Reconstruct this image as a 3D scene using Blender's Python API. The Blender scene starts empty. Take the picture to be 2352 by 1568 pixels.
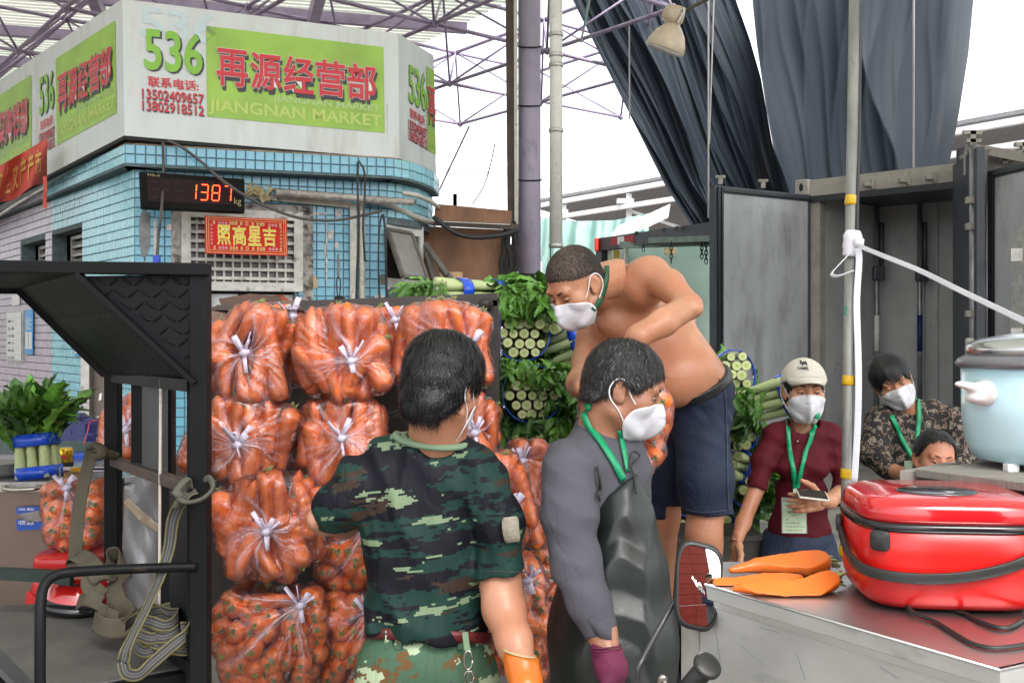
import bpy, math, random
import numpy as np
from mathutils import Vector, Matrix
from mathutils.bvhtree import BVHTree
PI = math.pi
random.seed(7)
RNG = np.random.RandomState(5)
S = bpy.context.scene
COL = S.collection
# ------------------------------------------------------------------ camera, world, sun, exposure
CAMZ = 1.65
FPX = 2287.0           # focal length in the units used below (frame 2352 wide)
cd = bpy.data.cameras.new('camera'); cam = bpy.data.objects.new('camera', cd); COL.objects.link(cam)
cd.lens = 35; cd.sensor_width = 36; cd.clip_start = 0.05; cd.clip_end = 500; cd.shift_y = -14/2352
cam.location = (0, 0, CAMZ); cam.rotation_euler = (PI/2, 0, 0)
cd.dof.use_dof = False
S.camera = cam
W = bpy.data.worlds.new('World'); S.world = W; W.use_nodes = True
wn = W.node_tree; wn.nodes.clear()
sky = wn.nodes.new('ShaderNodeTexSky'); sky.sky_type = 'NISHITA'; sky.sun_disc = False
SUN_EL, SUN_AZ = math.radians(52), math.radians(150)
sky.sun_elevation = SUN_EL; sky.sun_rotation = SUN_AZ
sky.air_density = 1.0; sky.dust_density = 4.0; sky.ozone_density = 1.0
hs = wn.nodes.new('ShaderNodeHueSaturation'); hs.inputs['Saturation'].default_value = 0.22
bg = wn.nodes.new('ShaderNodeBackground'); bg.inputs['Strength'].default_value = 0.15
wo = wn.nodes.new('ShaderNodeOutputWorld')
wn.links.new(sky.outputs[0], hs.inputs['Color']); wn.links.new(hs.outputs[0], bg.inputs[0]); wn.links.new(bg.outputs[0], wo.inputs[0])
sl = bpy.data.lights.new('sun', 'SUN'); sl.energy = 0.6; sl.angle = math.radians(14); sl.color = (1, .96, .9)
so = bpy.data.objects.new('sun', sl); COL.objects.link(so)
sd = Vector((math.sin(SUN_AZ)*math.cos(SUN_EL), math.cos(SUN_AZ)*math.cos(SUN_EL), math.sin(SUN_EL)))
so.rotation_euler = sd.to_track_quat('Z', 'Y').to_euler(); so.location = sd*20
S.view_settings.view_transform = 'Standard'; S.view_settings.look = 'None'
S.view_settings.exposure = 1.92; S.view_settings.gamma = 1.0; S.view_settings.use_curve_mapping = False
S.cycles.max_bounces = 6; S.cycles.diffuse_bounces = 3; S.cycles.glossy_bounces = 3
S.cycles.transmission_bounces = 3; S.cycles.transparent_max_bounces = 14
S.cycles.use_denoising = True; S.cycles.caustics_reflective = False; S.cycles.caustics_refractive = False
S.cycles.sample_clamp_indirect = 4

# ------------------------------------------------------------------ helpers
def P(u, v, Y):                       # a point of the place: seen at (u, v) of the photograph, Y metres away
    return Vector(((u-1176)/FPX*Y, Y, CAMZ-(v-770)/FPX*Y))
def onz(u, v, z):                     # the point of a level surface at height z
    return P(u, v, (CAMZ-z)*FPX/(v-770))
class Plane:                          # upright plane through two plan points
    def __init__(s, u0, Y0, u1, Y1):
        s.a = P(u0, 770, Y0); s.b = P(u1, 770, Y1)
        d = (s.b-s.a); s.L = d.length; s.d = d.normalized(); s.n = Vector((s.d.y, -s.d.x, 0))
        if s.n.y > 0: s.n = -s.n      # faces the camera side
    def hit(s, u, v, off=0):
        r = Vector(((u-1176)/FPX, 1, -(v-770)/FPX)); o = Vector((0, 0, CAMZ))
        a = s.a+s.n*off
        t = (a-o).dot(s.n)/r.dot(s.n)
        return o+r*t
    def at(s, x, z, off=0): p = s.a+s.d*x+s.n*off; return Vector((p.x, p.y, z))
    def x_of(s, p): return (p-s.a).dot(s.d)

def origin_of(o):
    v = Vector((0, 0, 0))
    while o is not None: v += o.location; o = o.parent
    return v
def tag(o, label=None, cat=None, group=None, kind=None):
    if label: o['label'] = label
    if cat: o['category'] = cat
    if group: o['group'] = group
    if kind: o['kind'] = kind
    return o
def thing(name, label, cat, loc, group=None):
    o = bpy.data.objects.new(name, None); COL.objects.link(o); o.location = loc; o.empty_display_size = .1
    return tag(o, label, cat, group)
def link(name, me, parent=None, mats=None):
    o = bpy.data.objects.new(name, me); COL.objects.link(o)
    if parent is not None: o.parent = parent
    return o
def copy_tree(o, parent=None):
    c = o.copy(); COL.objects.link(c); c.parent = parent
    for ch in list(o.children): copy_tree(ch, c)
    return c

class MB:
    def __init__(s): s.v = []; s.f = []; s.mi = []; s.cur = 0
    def add(s, vs, fs):
        o = len(s.v); s.v += [tuple(x) for x in vs]; s.f += [tuple(i+o for i in f) for f in fs]; s.mi += [s.cur]*len(fs); return s
    def box(s, c, size, R=None):
        c = Vector(c); h = [x/2 for x in size]; vs = []
        for z in (-1, 1):
            for x, y in ((-1, -1), (1, -1), (1, 1), (-1, 1)):
                p = Vector((x*h[0], y*h[1], z*h[2]))
                if R is not None: p = R @ p
                vs.append(c+p)
        return s.add(vs, [(3, 2, 1, 0), (4, 5, 6, 7), (0, 1, 5, 4), (1, 2, 6, 5), (2, 3, 7, 6), (3, 0, 4, 7)])
    def beam(s, p, q, w, h=None, up=(0, 0, 1)):
        p = Vector(p); q = Vector(q); h = h or w; d = (q-p).normalized(); up = Vector(up)
        if abs(d.dot(up)) > .97: up = Vector((0, 1, 0))
        x = d.cross(up).normalized(); y = x.cross(d)
        vs = []
        for e in (p, q):
            for a, b in ((-1, -1), (1, -1), (1, 1), (-1, 1)): vs.append(e+x*(a*w/2)+y*(b*h/2))
        return s.add(vs, [(3, 2, 1, 0), (4, 5, 6, 7), (0, 1, 5, 4), (1, 2, 6, 5), (2, 3, 7, 6), (3, 0, 4, 7)])
    def prism(s, pts, off):
        n = len(pts); off = Vector(off); vs = [Vector(p) for p in pts]+[Vector(p)+off for p in pts]
        fs = [tuple(range(n-1, -1, -1)), tuple(range(n, 2*n))]+[(i, (i+1) % n, n+(i+1) % n, n+i) for i in range(n)]
        return s.add(vs, fs)
    def tube(s, pts, r, n=8, caps=True, flat=None):
        pts = [Vector(p) for p in pts]; m = len(pts); rs = r if hasattr(r, '__len__') else [r]*m
        vs = []; prev = None
        for i, p in enumerate(pts):
            d = (pts[min(i+1, m-1)]-pts[max(i-1, 0)])
            d = d.normalized() if d.length > 1e-9 else Vector((0, 0, 1))
            if prev is None:
                a = Vector((0, 0, 1)) if abs(d.z) < .9 else Vector((1, 0, 0)); x = d.cross(a).normalized()
            else:
                x = (prev-d*prev.dot(d)); x = x.normalized() if x.length > 1e-6 else d.orthogonal().normalized()
            prev = x; y = d.cross(x)
            for k in range(n):
                t = 2*PI*k/n; fl = flat or 1
                vs.append(p+(x*math.cos(t)+y*math.sin(t)*fl)*rs[i])
        fs = [(i*n+k, i*n+(k+1) % n, (i+1)*n+(k+1) % n, (i+1)*n+k) for i in range(m-1) for k in range(n)]
        if caps: fs += [tuple(range(n-1, -1, -1)), tuple((m-1)*n+k for k in range(n))]
        return s.add(vs, fs)
    def lathe(s, prof, c=(0, 0, 0), n=24, R=None, sx=1, sy=1, power=2):
        c = Vector(c); vs = []
        for r, z in prof:
            for k in range(n):
                t = 2*PI*k/n; cx, cy = math.cos(t), math.sin(t)
                q = (abs(cx)**power+abs(cy)**power)**(-1/power)
                p = Vector((cx*q*r*sx, cy*q*r*sy, z))
                if R is not None: p = R @ p
                vs.append(c+p)
        m = len(prof); fs = [(i*n+k, i*n+(k+1) % n, (i+1)*n+(k+1) % n, (i+1)*n+k) for i in range(m-1) for k in range(n)]
        fs += [tuple(range(n-1, -1, -1)), tuple((m-1)*n+k for k in range(n))]
        return s.add(vs, fs)
    def grid(s, fn, nu, nv):
        vs = [fn(i/nu, j/nv) for j in range(nv+1) for i in range(nu+1)]
        fs = [(j*(nu+1)+i, j*(nu+1)+i+1, (j+1)*(nu+1)+i+1, (j+1)*(nu+1)+i) for j in range(nv) for i in range(nu)]
        return s.add(vs, fs)
    def ribbon(s, pts, w, side, th=.0015):
        # flat webbing: a band with thickness
        pts = [Vector(p) for p in pts]; m = len(pts); vs = []
        for i, p in enumerate(pts):
            sd_ = side(i/(m-1)) if callable(side) else Vector(side)
            d = (pts[min(i+1, m-1)]-pts[max(i-1, 0)]).normalized()
            x = (sd_-d*sd_.dot(d)); x = x.normalized() if x.length > 1e-4 else d.orthogonal().normalized(); y = d.cross(x)
            for a, b in ((-1, -1), (1, -1), (1, 1), (-1, 1)): vs.append(p+x*(a*w/2)+y*(b*th/2))
        fs = [(i*4+k, i*4+(k+1) % 4, (i+1)*4+(k+1) % 4, (i+1)*4+k) for i in range(m-1) for k in range(4)]
        fs += [(3, 2, 1, 0), tuple((m-1)*4+k for k in range(4))]
        return s.add(vs, fs)
    def mesh(s, name, smooth=False, off=None):
        me = bpy.data.meshes.new(name); o = off or Vector((0, 0, 0))
        me.from_pydata([(a-o.x, b-o.y, c-o.z) for a, b, c in s.v], [], s.f)
        if any(s.mi): me.polygons.foreach_set('material_index', s.mi)
        if smooth: me.polygons.foreach_set('use_smooth', [True]*len(s.f))
        me.update(); return me
    def build(s, name, mat, parent=None, smooth=False, bevel=0, auto=None):
        off = origin_of(parent) if parent is not None else Vector((0, 0, 0))
        me = s.mesh(name, smooth, off)
        for m_ in (mat if isinstance(mat, (list, tuple)) else [mat]): me.materials.append(m_)
        o = link(name, me, parent)
        if bevel:
            b = o.modifiers.new('bevel', 'BEVEL'); b.width = bevel; b.segments = 2; b.limit_method = 'ANGLE'; b.angle_limit = .6
        return o
    def solo(s, name, mat, label, cat, base=None, smooth=False, group=None, kind=None, bevel=0):   # a thing that is one mesh
        if base is None:
            a = np.array(s.v); base = Vector((a[:, 0].mean(), a[:, 1].mean(), a[:, 2].min()))
        me = s.mesh(name, smooth, base)
        for m_ in (mat if isinstance(mat, (list, tuple)) else [mat]): me.materials.append(m_)
        o = link(name, me); o.location = base; tag(o, label, cat, group, kind)
        if bevel:
            b = o.modifiers.new('bevel', 'BEVEL'); b.width = bevel; b.segments = 2; b.limit_method = 'ANGLE'; b.angle_limit = .6
        return o

def np_obj(name, V, F, mat, parent=None, smooth=True):
    off = origin_of(parent) if parent is not None else Vector((0, 0, 0))
    V = np.asarray(V, dtype=np.float32)-np.array(off, dtype=np.float32)
    F = np.asarray(F, dtype=np.int32); n, k = F.shape
    me = bpy.data.meshes.new(name)
    me.vertices.add(len(V)); me.vertices.foreach_set('co', V.ravel())
    me.loops.add(n*k); me.loops.foreach_set('vertex_index', F.ravel())
    me.polygons.add(n); me.polygons.foreach_set('loop_start', np.arange(0, n*k, k, dtype=np.int32))
    me.polygons.foreach_set('loop_total', np.full(n, k, dtype=np.int32))
    me.polygons.foreach_set('use_smooth', np.full(n, smooth, dtype=bool))
    me.update(calc_edges=True)
    for m_ in (mat if isinstance(mat, (list, tuple)) else [mat]): me.materials.append(m_)
    return link(name, me, parent)

def catmull(pts, n=8):
    pts = [Vector(p) for p in pts]; q = [pts[0]*2-pts[1]]+pts+[pts[-1]*2-pts[-2]]; out = []
    for i in range(1, len(q)-2):
        for k in range(n):
            t = k/n; a, b, c, d = q[i-1], q[i], q[i+1], q[i+2]
            out.append(.5*((2*b)+(c-a)*t+(2*a-5*b+4*c-d)*t*t+(3*b-a-3*c+d)*t**3))
    out.append(pts[-1]); return out

# ------------------------------------------------------------------ materials
def srgb(r, g, b):
    f = lambda c: (c/255/12.92 if c <= 10 else ((c/255+.055)/1.055)**2.4)
    return (f(r), f(g), f(b))
def M(name, col, rough=.5, metal=0, var=.15, vs=6, bump=.15, bs=60, dirt=None, ds=3, dt=.55, dw=.12, spec=.5, coat=0, stretch=(1, 1, 1), sss=0, aniso=0, tint=None, trans=0):
    m = bpy.data.materials.new(name); m.use_nodes = True; nt = m.node_tree; N = nt.nodes; L = nt.links
    b = N['Principled BSDF']; tc = N.new('ShaderNodeTexCoord'); mp = N.new('ShaderNodeMapping'); mp.inputs['Scale'].default_value = stretch
    L.new(tc.outputs['Object'], mp.inputs['Vector'])
    n1 = N.new('ShaderNodeTexNoise'); n1.inputs['Scale'].default_value = vs; n1.inputs['Detail'].default_value = 6; L.new(mp.outputs[0], n1.inputs['Vector'])
    r = N.new('ShaderNodeMapRange'); r.inputs[1].default_value = .3; r.inputs[2].default_value = .7; r.inputs[3].default_value = 1-var; r.inputs[4].default_value = 1+var
    L.new(n1.outputs['Fac'], r.inputs[0])
    mx = N.new('ShaderNodeMix'); mx.data_type = 'RGBA'; mx.blend_type = 'MULTIPLY'; mx.inputs[0].default_value = 1
    mx.inputs[6].default_value = (*col, 1); L.new(r.outputs[0], mx.inputs[7]); out = mx.outputs[2]
    if tint:
        n3 = N.new('ShaderNodeTexNoise'); n3.inputs['Scale'].default_value = tint[1]; L.new(mp.outputs[0], n3.inputs['Vector'])
        r3 = N.new('ShaderNodeMapRange'); r3.inputs[1].default_value = .4; r3.inputs[2].default_value = .6; L.new(n3.outputs['Fac'], r3.inputs[0])
        m3 = N.new('ShaderNodeMix'); m3.data_type = 'RGBA'; L.new(r3.outputs[0], m3.inputs[0]); L.new(out, m3.inputs[6]); m3.inputs[7].default_value = (*tint[0], 1); out = m3.outputs[2]
    if dirt:
        n2 = N.new('ShaderNodeTexNoise'); n2.inputs['Scale'].default_value = ds; n2.inputs['Detail'].default_value = 9; n2.inputs['Roughness'].default_value = .65; L.new(mp.outputs[0], n2.inputs['Vector'])
        r2 = N.new('ShaderNodeMapRange'); r2.inputs[1].default_value = dt; r2.inputs[2].default_value = dt+dw; L.new(n2.outputs['Fac'], r2.inputs[0])
        m2 = N.new('ShaderNodeMix'); m2.data_type = 'RGBA'; L.new(r2.outputs[0], m2.inputs[0]); L.new(out, m2.inputs[6]); m2.inputs[7].default_value = (*dirt, 1); out = m2.outputs[2]
    L.new(out, b.inputs['Base Color'])
    rr = N.new('ShaderNodeMapRange'); rr.inputs[3].default_value = max(0.02, rough*.8); rr.inputs[4].default_value = min(1, rough*1.2); L.new(n1.outputs['Fac'], rr.inputs[0]); L.new(rr.outputs[0], b.inputs['Roughness'])
    b.inputs['Metallic'].default_value = metal; b.inputs['Specular IOR Level'].default_value = spec
    b.inputs['Coat Weight'].default_value = coat
    if sss:
        b.inputs['Subsurface Weight'].default_value = sss; b.inputs['Subsurface Radius'].default_value = (.012, .005, .003); b.inputs['Subsurface Scale'].default_value = 1
    if bump:
        nb = N.new('ShaderNodeTexNoise'); nb.inputs['Scale'].default_value = bs; nb.inputs['Detail'].default_value = 4; L.new(mp.outputs[0], nb.inputs['Vector'])
        bp = N.new('ShaderNodeBump'); bp.inputs['Strength'].default_value = bump; bp.inputs['Distance'].default_value = .004
        L.new(nb.outputs['Fac'], bp.inputs['Height']); L.new(bp.outputs[0], b.inputs['Normal'])
    return m
def wrinkle(m, scale, strength, dist=.012, stretch=(1, 1, .45)):      # ridged creases added before the fine bump
    nt = m.node_tree; N = nt.nodes; L = nt.links; b = N['Principled BSDF']; tc = N.new('ShaderNodeTexCoord'); mp = N.new('ShaderNodeMapping'); mp.inputs['Scale'].default_value = stretch; mp.inputs['Rotation'].default_value = (0, .35, 0); L.new(tc.outputs['Object'], mp.inputs[0])
    no = N.new('ShaderNodeTexNoise'); no.inputs['Scale'].default_value = scale; no.inputs['Detail'].default_value = 2.5; no.inputs['Distortion'].default_value = 1.2; L.new(mp.outputs[0], no.inputs['Vector'])
    a = N.new('ShaderNodeMath'); a.operation = 'SUBTRACT'; a.inputs[1].default_value = .5; c = N.new('ShaderNodeMath'); c.operation = 'ABSOLUTE'; L.new(no.outputs['Fac'], a.inputs[0]); L.new(a.outputs[0], c.inputs[0])
    p = N.new('ShaderNodeMath'); p.operation = 'POWER'; p.inputs[1].default_value = .6; L.new(c.outputs[0], p.inputs[0])
    bp = N.new('ShaderNodeBump'); bp.inputs['Strength'].default_value = strength; bp.inputs['Distance'].default_value = dist; L.new(p.outputs[0], bp.inputs['Height'])
    ln = b.inputs['Normal'].links
    if ln: L.new(bp.outputs[0], ln[0].from_node.inputs['Normal'])
    else: L.new(bp.outputs[0], b.inputs['Normal'])
    return m
def emis(name, col, st):
    m = bpy.data.materials.new(name); m.use_nodes = True; b = m.node_tree.nodes['Principled BSDF']
    b.inputs['Base Color'].default_value = (*col, 1); b.inputs['Emission Color'].default_value = (*col, 1); b.inputs['Emission Strength'].default_value = st
    return m
def flatm(name, col, rough=.5, metal=0): return M(name, col, rough, metal, var=.04, vs=20, bump=0)

# ------------------------------------------------------------------ signed-distance modelling (bodies, clothes, hair)
class Vol:
    def __init__(s, lo, hi, h):
        s.lo = np.array(lo, np.float32); s.h = h; s.n = np.ceil((np.array(hi)-s.lo)/h).astype(int)+1
        s.ax = [s.lo[i]+np.arange(s.n[i], dtype=np.float32)*h for i in range(3)]
        s.D = np.full(s.n, .5, np.float32)
    def _sl(s, lo, hi):
        a = np.clip(np.floor((np.array(lo)-s.lo)/s.h).astype(int), 0, s.n-1); b = np.clip(np.ceil((np.array(hi)-s.lo)/s.h).astype(int)+1, 1, s.n)
        if np.any(b <= a): return None, None
        sl_ = tuple(slice(a[i], b[i]) for i in range(3))
        X = s.ax[0][sl_[0]][:, None, None]; Y = s.ax[1][sl_[1]][None, :, None]; Z = s.ax[2][sl_[2]][None, None, :]
        return sl_, (X, Y, Z)
    def _mix(s, sl_, d, k, op):
        D = s.D[sl_]
        if op == 'add':
            h = np.clip(.5+.5*(D-d)/k, 0, 1); s.D[sl_] = D*(1-h)+d*h-k*h*(1-h)
        elif op == 'sub':
            h = np.clip(.5-.5*(D+d)/k, 0, 1); s.D[sl_] = D*(1-h)-d*h+k*h*(1-h)
        elif op == 'and':
            s.D[sl_] = np.maximum(D, d)
    def cone(s, a, b, ra, rb, k=.02, op='add', flat=None):
        a = np.array(a, np.float32); b = np.array(b, np.float32); m = max(ra, rb)+k+.02
        sl_, G = s._sl(np.minimum(a, b)-m, np.maximum(a, b)+m)
        if sl_ is None: return s
        px, py, pz = G[0]-a[0], G[1]-a[1], G[2]-a[2]
        if flat is not None:
            n = np.array(flat[0], np.float32); n /= np.linalg.norm(n); f = 1/flat[1]-1
            dn = (px*n[0]+py*n[1]+pz*n[2])*f; px = px+dn*n[0]; py = py+dn*n[1]; pz = pz+dn*n[2]
        d = b-a
        if flat is not None: d = d+n*(d@n)*f
        L2 = float(d@d)+1e-9; t = np.clip((px*d[0]+py*d[1]+pz*d[2])/L2, 0, 1)
        q = np.sqrt((px-t*d[0])**2+(py-t*d[1])**2+(pz-t*d[2])**2)-(ra+(rb-ra)*t)
        s._mix(sl_, q, k, op); return s
    def chain(s, pts, rs, k=.02, flat=None, op='add'):
        for i in range(len(pts)-1): s.cone(pts[i], pts[i+1], rs[i], rs[i+1], k, op, flat)
        return s
    def ell(s, c, r, R=None, k=.02, op='add'):
        c = np.array(c, np.float32); r = np.array(r, np.float32); m = float(r.max())+k+.02
        sl_, G = s._sl(c-m, c+m)
        if sl_ is None: return s
        p = [G[0]-c[0], G[1]-c[1], G[2]-c[2]]
        if R is not None:
            R = np.array(R); p = [p[0]*R[0][i]+p[1]*R[1][i]+p[2]*R[2][i] for i in range(3)]
        k0 = np.sqrt((p[0]/r[0])**2+(p[1]/r[1])**2+(p[2]/r[2])**2)
        k1 = np.sqrt((p[0]/r[0]**2)**2+(p[1]/r[1]**2)**2+(p[2]/r[2]**2)**2)+1e-6
        s._mix(sl_, k0*(k0-1)/k1, k, op); return s
    def cut(s, p, n, lo=None, hi=None):        # keeps the side the normal points away from
        lo = s.lo if lo is None else lo; hi = s.lo+s.n*s.h if hi is None else hi
        sl_, G = s._sl(lo, hi); n = np.array(n, float); n /= np.linalg.norm(n)
        s.D[sl_] = np.maximum(s.D[sl_], (G[0]-p[0])*n[0]+(G[1]-p[1])*n[1]+(G[2]-p[2])*n[2]); return s
    def G(s): return s.ax[0][:, None, None], s.ax[1][None, :, None], s.ax[2][None, None, :]
    def disp(s, fn):
        m = np.abs(s.D) < .04
        I = np.nonzero(m); x, y, z = s.ax[0][I[0]], s.ax[1][I[1]], s.ax[2][I[2]]
        s.D[I] += fn(x, y, z).astype(np.float32); return s
    def mesh(s):
        D = s.D; ins = D < 0
        c = np.zeros(np.array(D.shape)-1, np.uint8)
        for dx in (0, 1):
            for dy in (0, 1):
                for dz in (0, 1): c += ins[dx:D.shape[0]-1+dx, dy:D.shape[1]-1+dy, dz:D.shape[2]-1+dz]
        act = (c > 0) & (c < 8); I = np.array(np.nonzero(act)).T
        idx = np.full(c.shape, -1, np.int32); idx[act] = np.arange(len(I))
        acc = np.zeros((len(I), 3), np.float32); cnt = np.zeros(len(I), np.float32)
        cor = [(a, b, d) for a in (0, 1) for b in (0, 1) for d in (0, 1)]
        for i in range(8):
            for j in range(i+1, 8):
                if sum(abs(cor[i][t]-cor[j][t]) for t in range(3)) != 1: continue
                a = D[I[:, 0]+cor[i][0], I[:, 1]+cor[i][1], I[:, 2]+cor[i][2]]; b = D[I[:, 0]+cor[j][0], I[:, 1]+cor[j][1], I[:, 2]+cor[j][2]]
                m = (a < 0) != (b < 0); t = a[m]/(a[m]-b[m])
                acc[m] += np.array(cor[i], np.float32)+t[:, None]*(np.array(cor[j])-np.array(cor[i])); cnt[m] += 1
        V = (I+acc/cnt[:, None])*s.h+s.lo
        F = []
        for ax in range(3):
            a = ins[tuple(slice(0, -1) if t == ax else slice(None) for t in range(3))]; b = ins[tuple(slice(1, None) if t == ax else slice(None) for t in range(3))]
            E = np.array(np.nonzero(a != b)).T; o1, o2 = [t for t in range(3) if t != ax]
            ok = (E[:, o1] > 0) & (E[:, o2] > 0) & (E[:, o1] < c.shape[o1]) & (E[:, o2] < c.shape[o2]); E = E[ok]
            sg = a[E[:, 0], E[:, 1], E[:, 2]]
            q = []
            for (d1, d2) in ((1, 1), (0, 1), (0, 0), (1, 0)):
                e = E.copy(); e[:, o1] -= d1; e[:, o2] -= d2; q.append(idx[e[:, 0], e[:, 1], e[:, 2]])
            q = np.array(q).T; fl = sg if ax != 1 else ~sg
            q[~fl] = q[~fl][:, ::-1]; F.append(q[(q >= 0).all(1)])
        return V, np.concatenate(F)
    def build(s, name, mat, parent, smooth_it=1):
        V, F = s.mesh()
        for _ in range(smooth_it):        # light laplacian
            A = np.zeros_like(V); n = np.zeros(len(V), np.float32)
            for i in range(4):
                np.add.at(A, F[:, i], V[F[:, (i+1) % 4]]+V[F[:, (i-1) % 4]]); np.add.at(n, F[:, i], 2)
            V = V*.45+.55*A/np.maximum(n, 1)[:, None]
        return np_obj(name, V, F, mat, parent)
class Folds:      # sum of warped sine ridges
    def __init__(s, seed, amp, wl, dirs=None, n=6, sharp=1.5, aniso=(1, 1, 1)):
        r = np.random.RandomState(seed); s.a = amp; s.w = []
        for i in range(n):
            d = r.randn(3)*np.array(aniso) if dirs is None else np.array(dirs[i % len(dirs)], float)+r.randn(3)*.25
            d /= np.linalg.norm(d); s.w.append((d*2*PI/(wl*r.uniform(.6, 1.6)), r.uniform(0, 6.3), r.randn(3)*4, r.uniform(.5, 1)))
        s.n = n; s.sharp = sharp
    def __call__(s, x, y, z):
        o = 0
        for k, ph, w, a in s.w:
            q = k[0]*x+k[1]*y+k[2]*z+ph+1.3*np.sin(w[0]*x*2+w[1]*y*2+w[2]*z*2+ph*3)
            m = .5+.5*np.sin(w[1]*x*1.4+w[2]*y+w[0]*z*1.7+ph)
            o = o+a*m*(np.abs(np.sin(q*.5))**s.sharp-.5)
        return o*s.a/math.sqrt(s.n)
def rot(ax, ang): return Matrix.Rotation(ang, 3, ax)

# ------------------------------------------------------------------ lettering
_tc = {}
def text_geo(txt, bold=0.0, cell=None):
    key = (txt, bold)
    if key not in _tc:
        c = bpy.data.curves.new('lettering', 'FONT'); c.body = txt; c.offset = bold; c.resolution_u = 3; c.fill_mode = 'FRONT'
        o = bpy.data.objects.new('lettering', c); COL.objects.link(o)
        dg = bpy.context.evaluated_depsgraph_get(); me = bpy.data.meshes.new_from_object(o.evaluated_get(dg))
        V = np.array([v.co[:] for v in me.vertices]); F = [tuple(p.vertices) for p in me.polygons]
        bpy.data.objects.remove(o); bpy.data.curves.remove(c); bpy.data.meshes.remove(me)
        _tc[key] = (V, F)
    return _tc[key]
def text_on(txt, mapf, x0, y0, x1, y1, name, mat, parent, bold=.0, dx=0, dy=0, ref=None):
    # stretches the text into the box (x0,y0)-(x1,y1) of the surface that mapf(x, y) describes
    V, F = text_geo(txt, bold); R, _ = text_geo(ref or txt, 0)
    mn, mx = R.min(0), R.max(0); mb = MB()
    vs = [mapf(x0+dx+(p[0]-mn[0])/(mx[0]-mn[0])*(x1-x0), y0+dy+(p[1]-mn[1])/(mx[1]-mn[1])*(y1-y0)) for p in V]
    mb.add(vs, F); return mb.build(name, mat, parent)
# ================================================================== STRUCTURE
G_LEVEL = 0.0
conc = M('concrete_ground', srgb(120, 116, 110), .85, var=.25, vs=2, bump=.4, bs=30, dirt=srgb(80, 76, 72), ds=1.5)
g = MB().add([(-90, -40, 0), (90, -40, 0), (90, 160, 0), (-90, 160, 0)], [(0, 1, 2, 3)]).build('ground', conc); tag(g, kind='structure')
t_blue = M('blue_glazed_tile', (.16, .40, .54), .25, var=.14, vs=9, bump=.10, bs=300, dirt=(.09, .15, .17), ds=5, dt=.58, dw=.12, spec=.5)
t_blue2 = M('pale_blue_tile', (.24, .54, .64), .28, var=.10, vs=6, bump=.15, bs=60, dirt=(.2, .3, .32), ds=2, dt=.66, spec=.6)
t_lav = M('lavender_tile', (.46, .40, .47), .3, var=.10, vs=6, bump=.15, bs=60, dirt=(.27, .24, .26), ds=2, dt=.64, spec=.6)
grout = M('tile_grout', (.10, .13, .14), .9, var=.3, vs=20, bump=.3)
grime = M('grimy_render', (.30, .22, .16), .9, var=.35, vs=8, bump=.5, dirt=(.08, .05, .04), ds=5)
steel_w = M('weathered_white_paint', (.55, .54, .50), .5, var=.18, vs=12, bump=.2, dirt=(.16, .12, .10), ds=9, dt=.56)
alu = M('dull_aluminium', (.45, .44, .42), .42, metal=.7, var=.2, vs=14, bump=.15, dirt=(.2, .18, .15), ds=12, dt=.6)
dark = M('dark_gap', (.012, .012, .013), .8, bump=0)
glassd = M('dusty_dark_glass', (.10, .11, .11), .25, var=.4, vs=20, bump=.05, spec=.6)
pvc = M('grimy_white_plastic_pipe', (.50, .47, .42), .45, var=.2, vs=14, bump=.1, dirt=(.12, .09, .07), ds=14, dt=.58)
cableM = flatm('black_cable_rubber', (.02, .02, .022), .5)
cableG = flatm('grey_cable_rubber', (.07, .065, .06), .6)
redpaint = flatm('lettering_red', (.55, .018, .035), .45)
shadowp = flatm('lettering_grey_shadow', (.035, .035, .045), .5)
whitep = flatm('lettering_white', (.75, .75, .72), .5)
greenp = M('lettering_green', (.22, .48, .045), .5, var=.12, vs=3, bump=0)
limep = M('sign_lime_green', (.30, .50, .07), .5, var=.20, vs=2.5, bump=.05, bs=150)
yellp = flatm('lettering_pale_yellow', (.46, .58, .13), .5)
ghost = flatm('lettering_faint_green', (.42, .58, .24), .5)
ghostb = flatm('lettering_faint_blue', (.52, .63, .66), .6)
signm = M('white_sign_vinyl', (.60, .63, .63), .55, var=.06, vs=3, bump=.25, bs=120, dirt=(.40, .39, .36), ds=1.6, dt=.52, dw=.3, stretch=(2.5, 2.5, .5))

WF = Plane(309, 8.15, 889, 8.85); WL = Plane(0, 11.75, 309, 8.15)
BF = Plane(287, 8.0, 905, 8.66); BL = Plane(0, 11.6, 287, 8.0)
booth = thing('market_booth', 'corner market booth clad in small blue and lavender glazed tiles', 'market booth', P(309, 770, 8.15)*1-Vector((0, 0, CAMZ)))
def cyl_plane_list(pts): return [Plane(*a, *b) for a, b in zip(pts[:-1], pts[1:])]
# curved right end of the booth: facets of the band and of the wall
BC = cyl_plane_list([(905, 8.66), (940, 8.80), (972, 9.05), (995, 9.35), (1008, 9.8)])
WC = cyl_plane_list([(889, 8.85), (925, 8.98), (960, 9.2), (982, 9.5), (993, 9.9)])
def z_at(v, Y): return CAMZ-(v-770)/FPX*Y
zb_top, zb_bot = z_at(331, 8.0), z_at(381, 8.0)
zw_top = zb_bot+.0
wall = MB()
def slab(mb, pl, x0, x1, z0, z1, th=.12, off=0):
    a = pl.at(x0, z0, off); b = pl.at(x1, z0, off); c = pl.at(x1, z1, off); d = pl.at(x0, z1, off)
    mb.prism([a, b, c, d], -pl.n*th)
LW = WF.L
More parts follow.
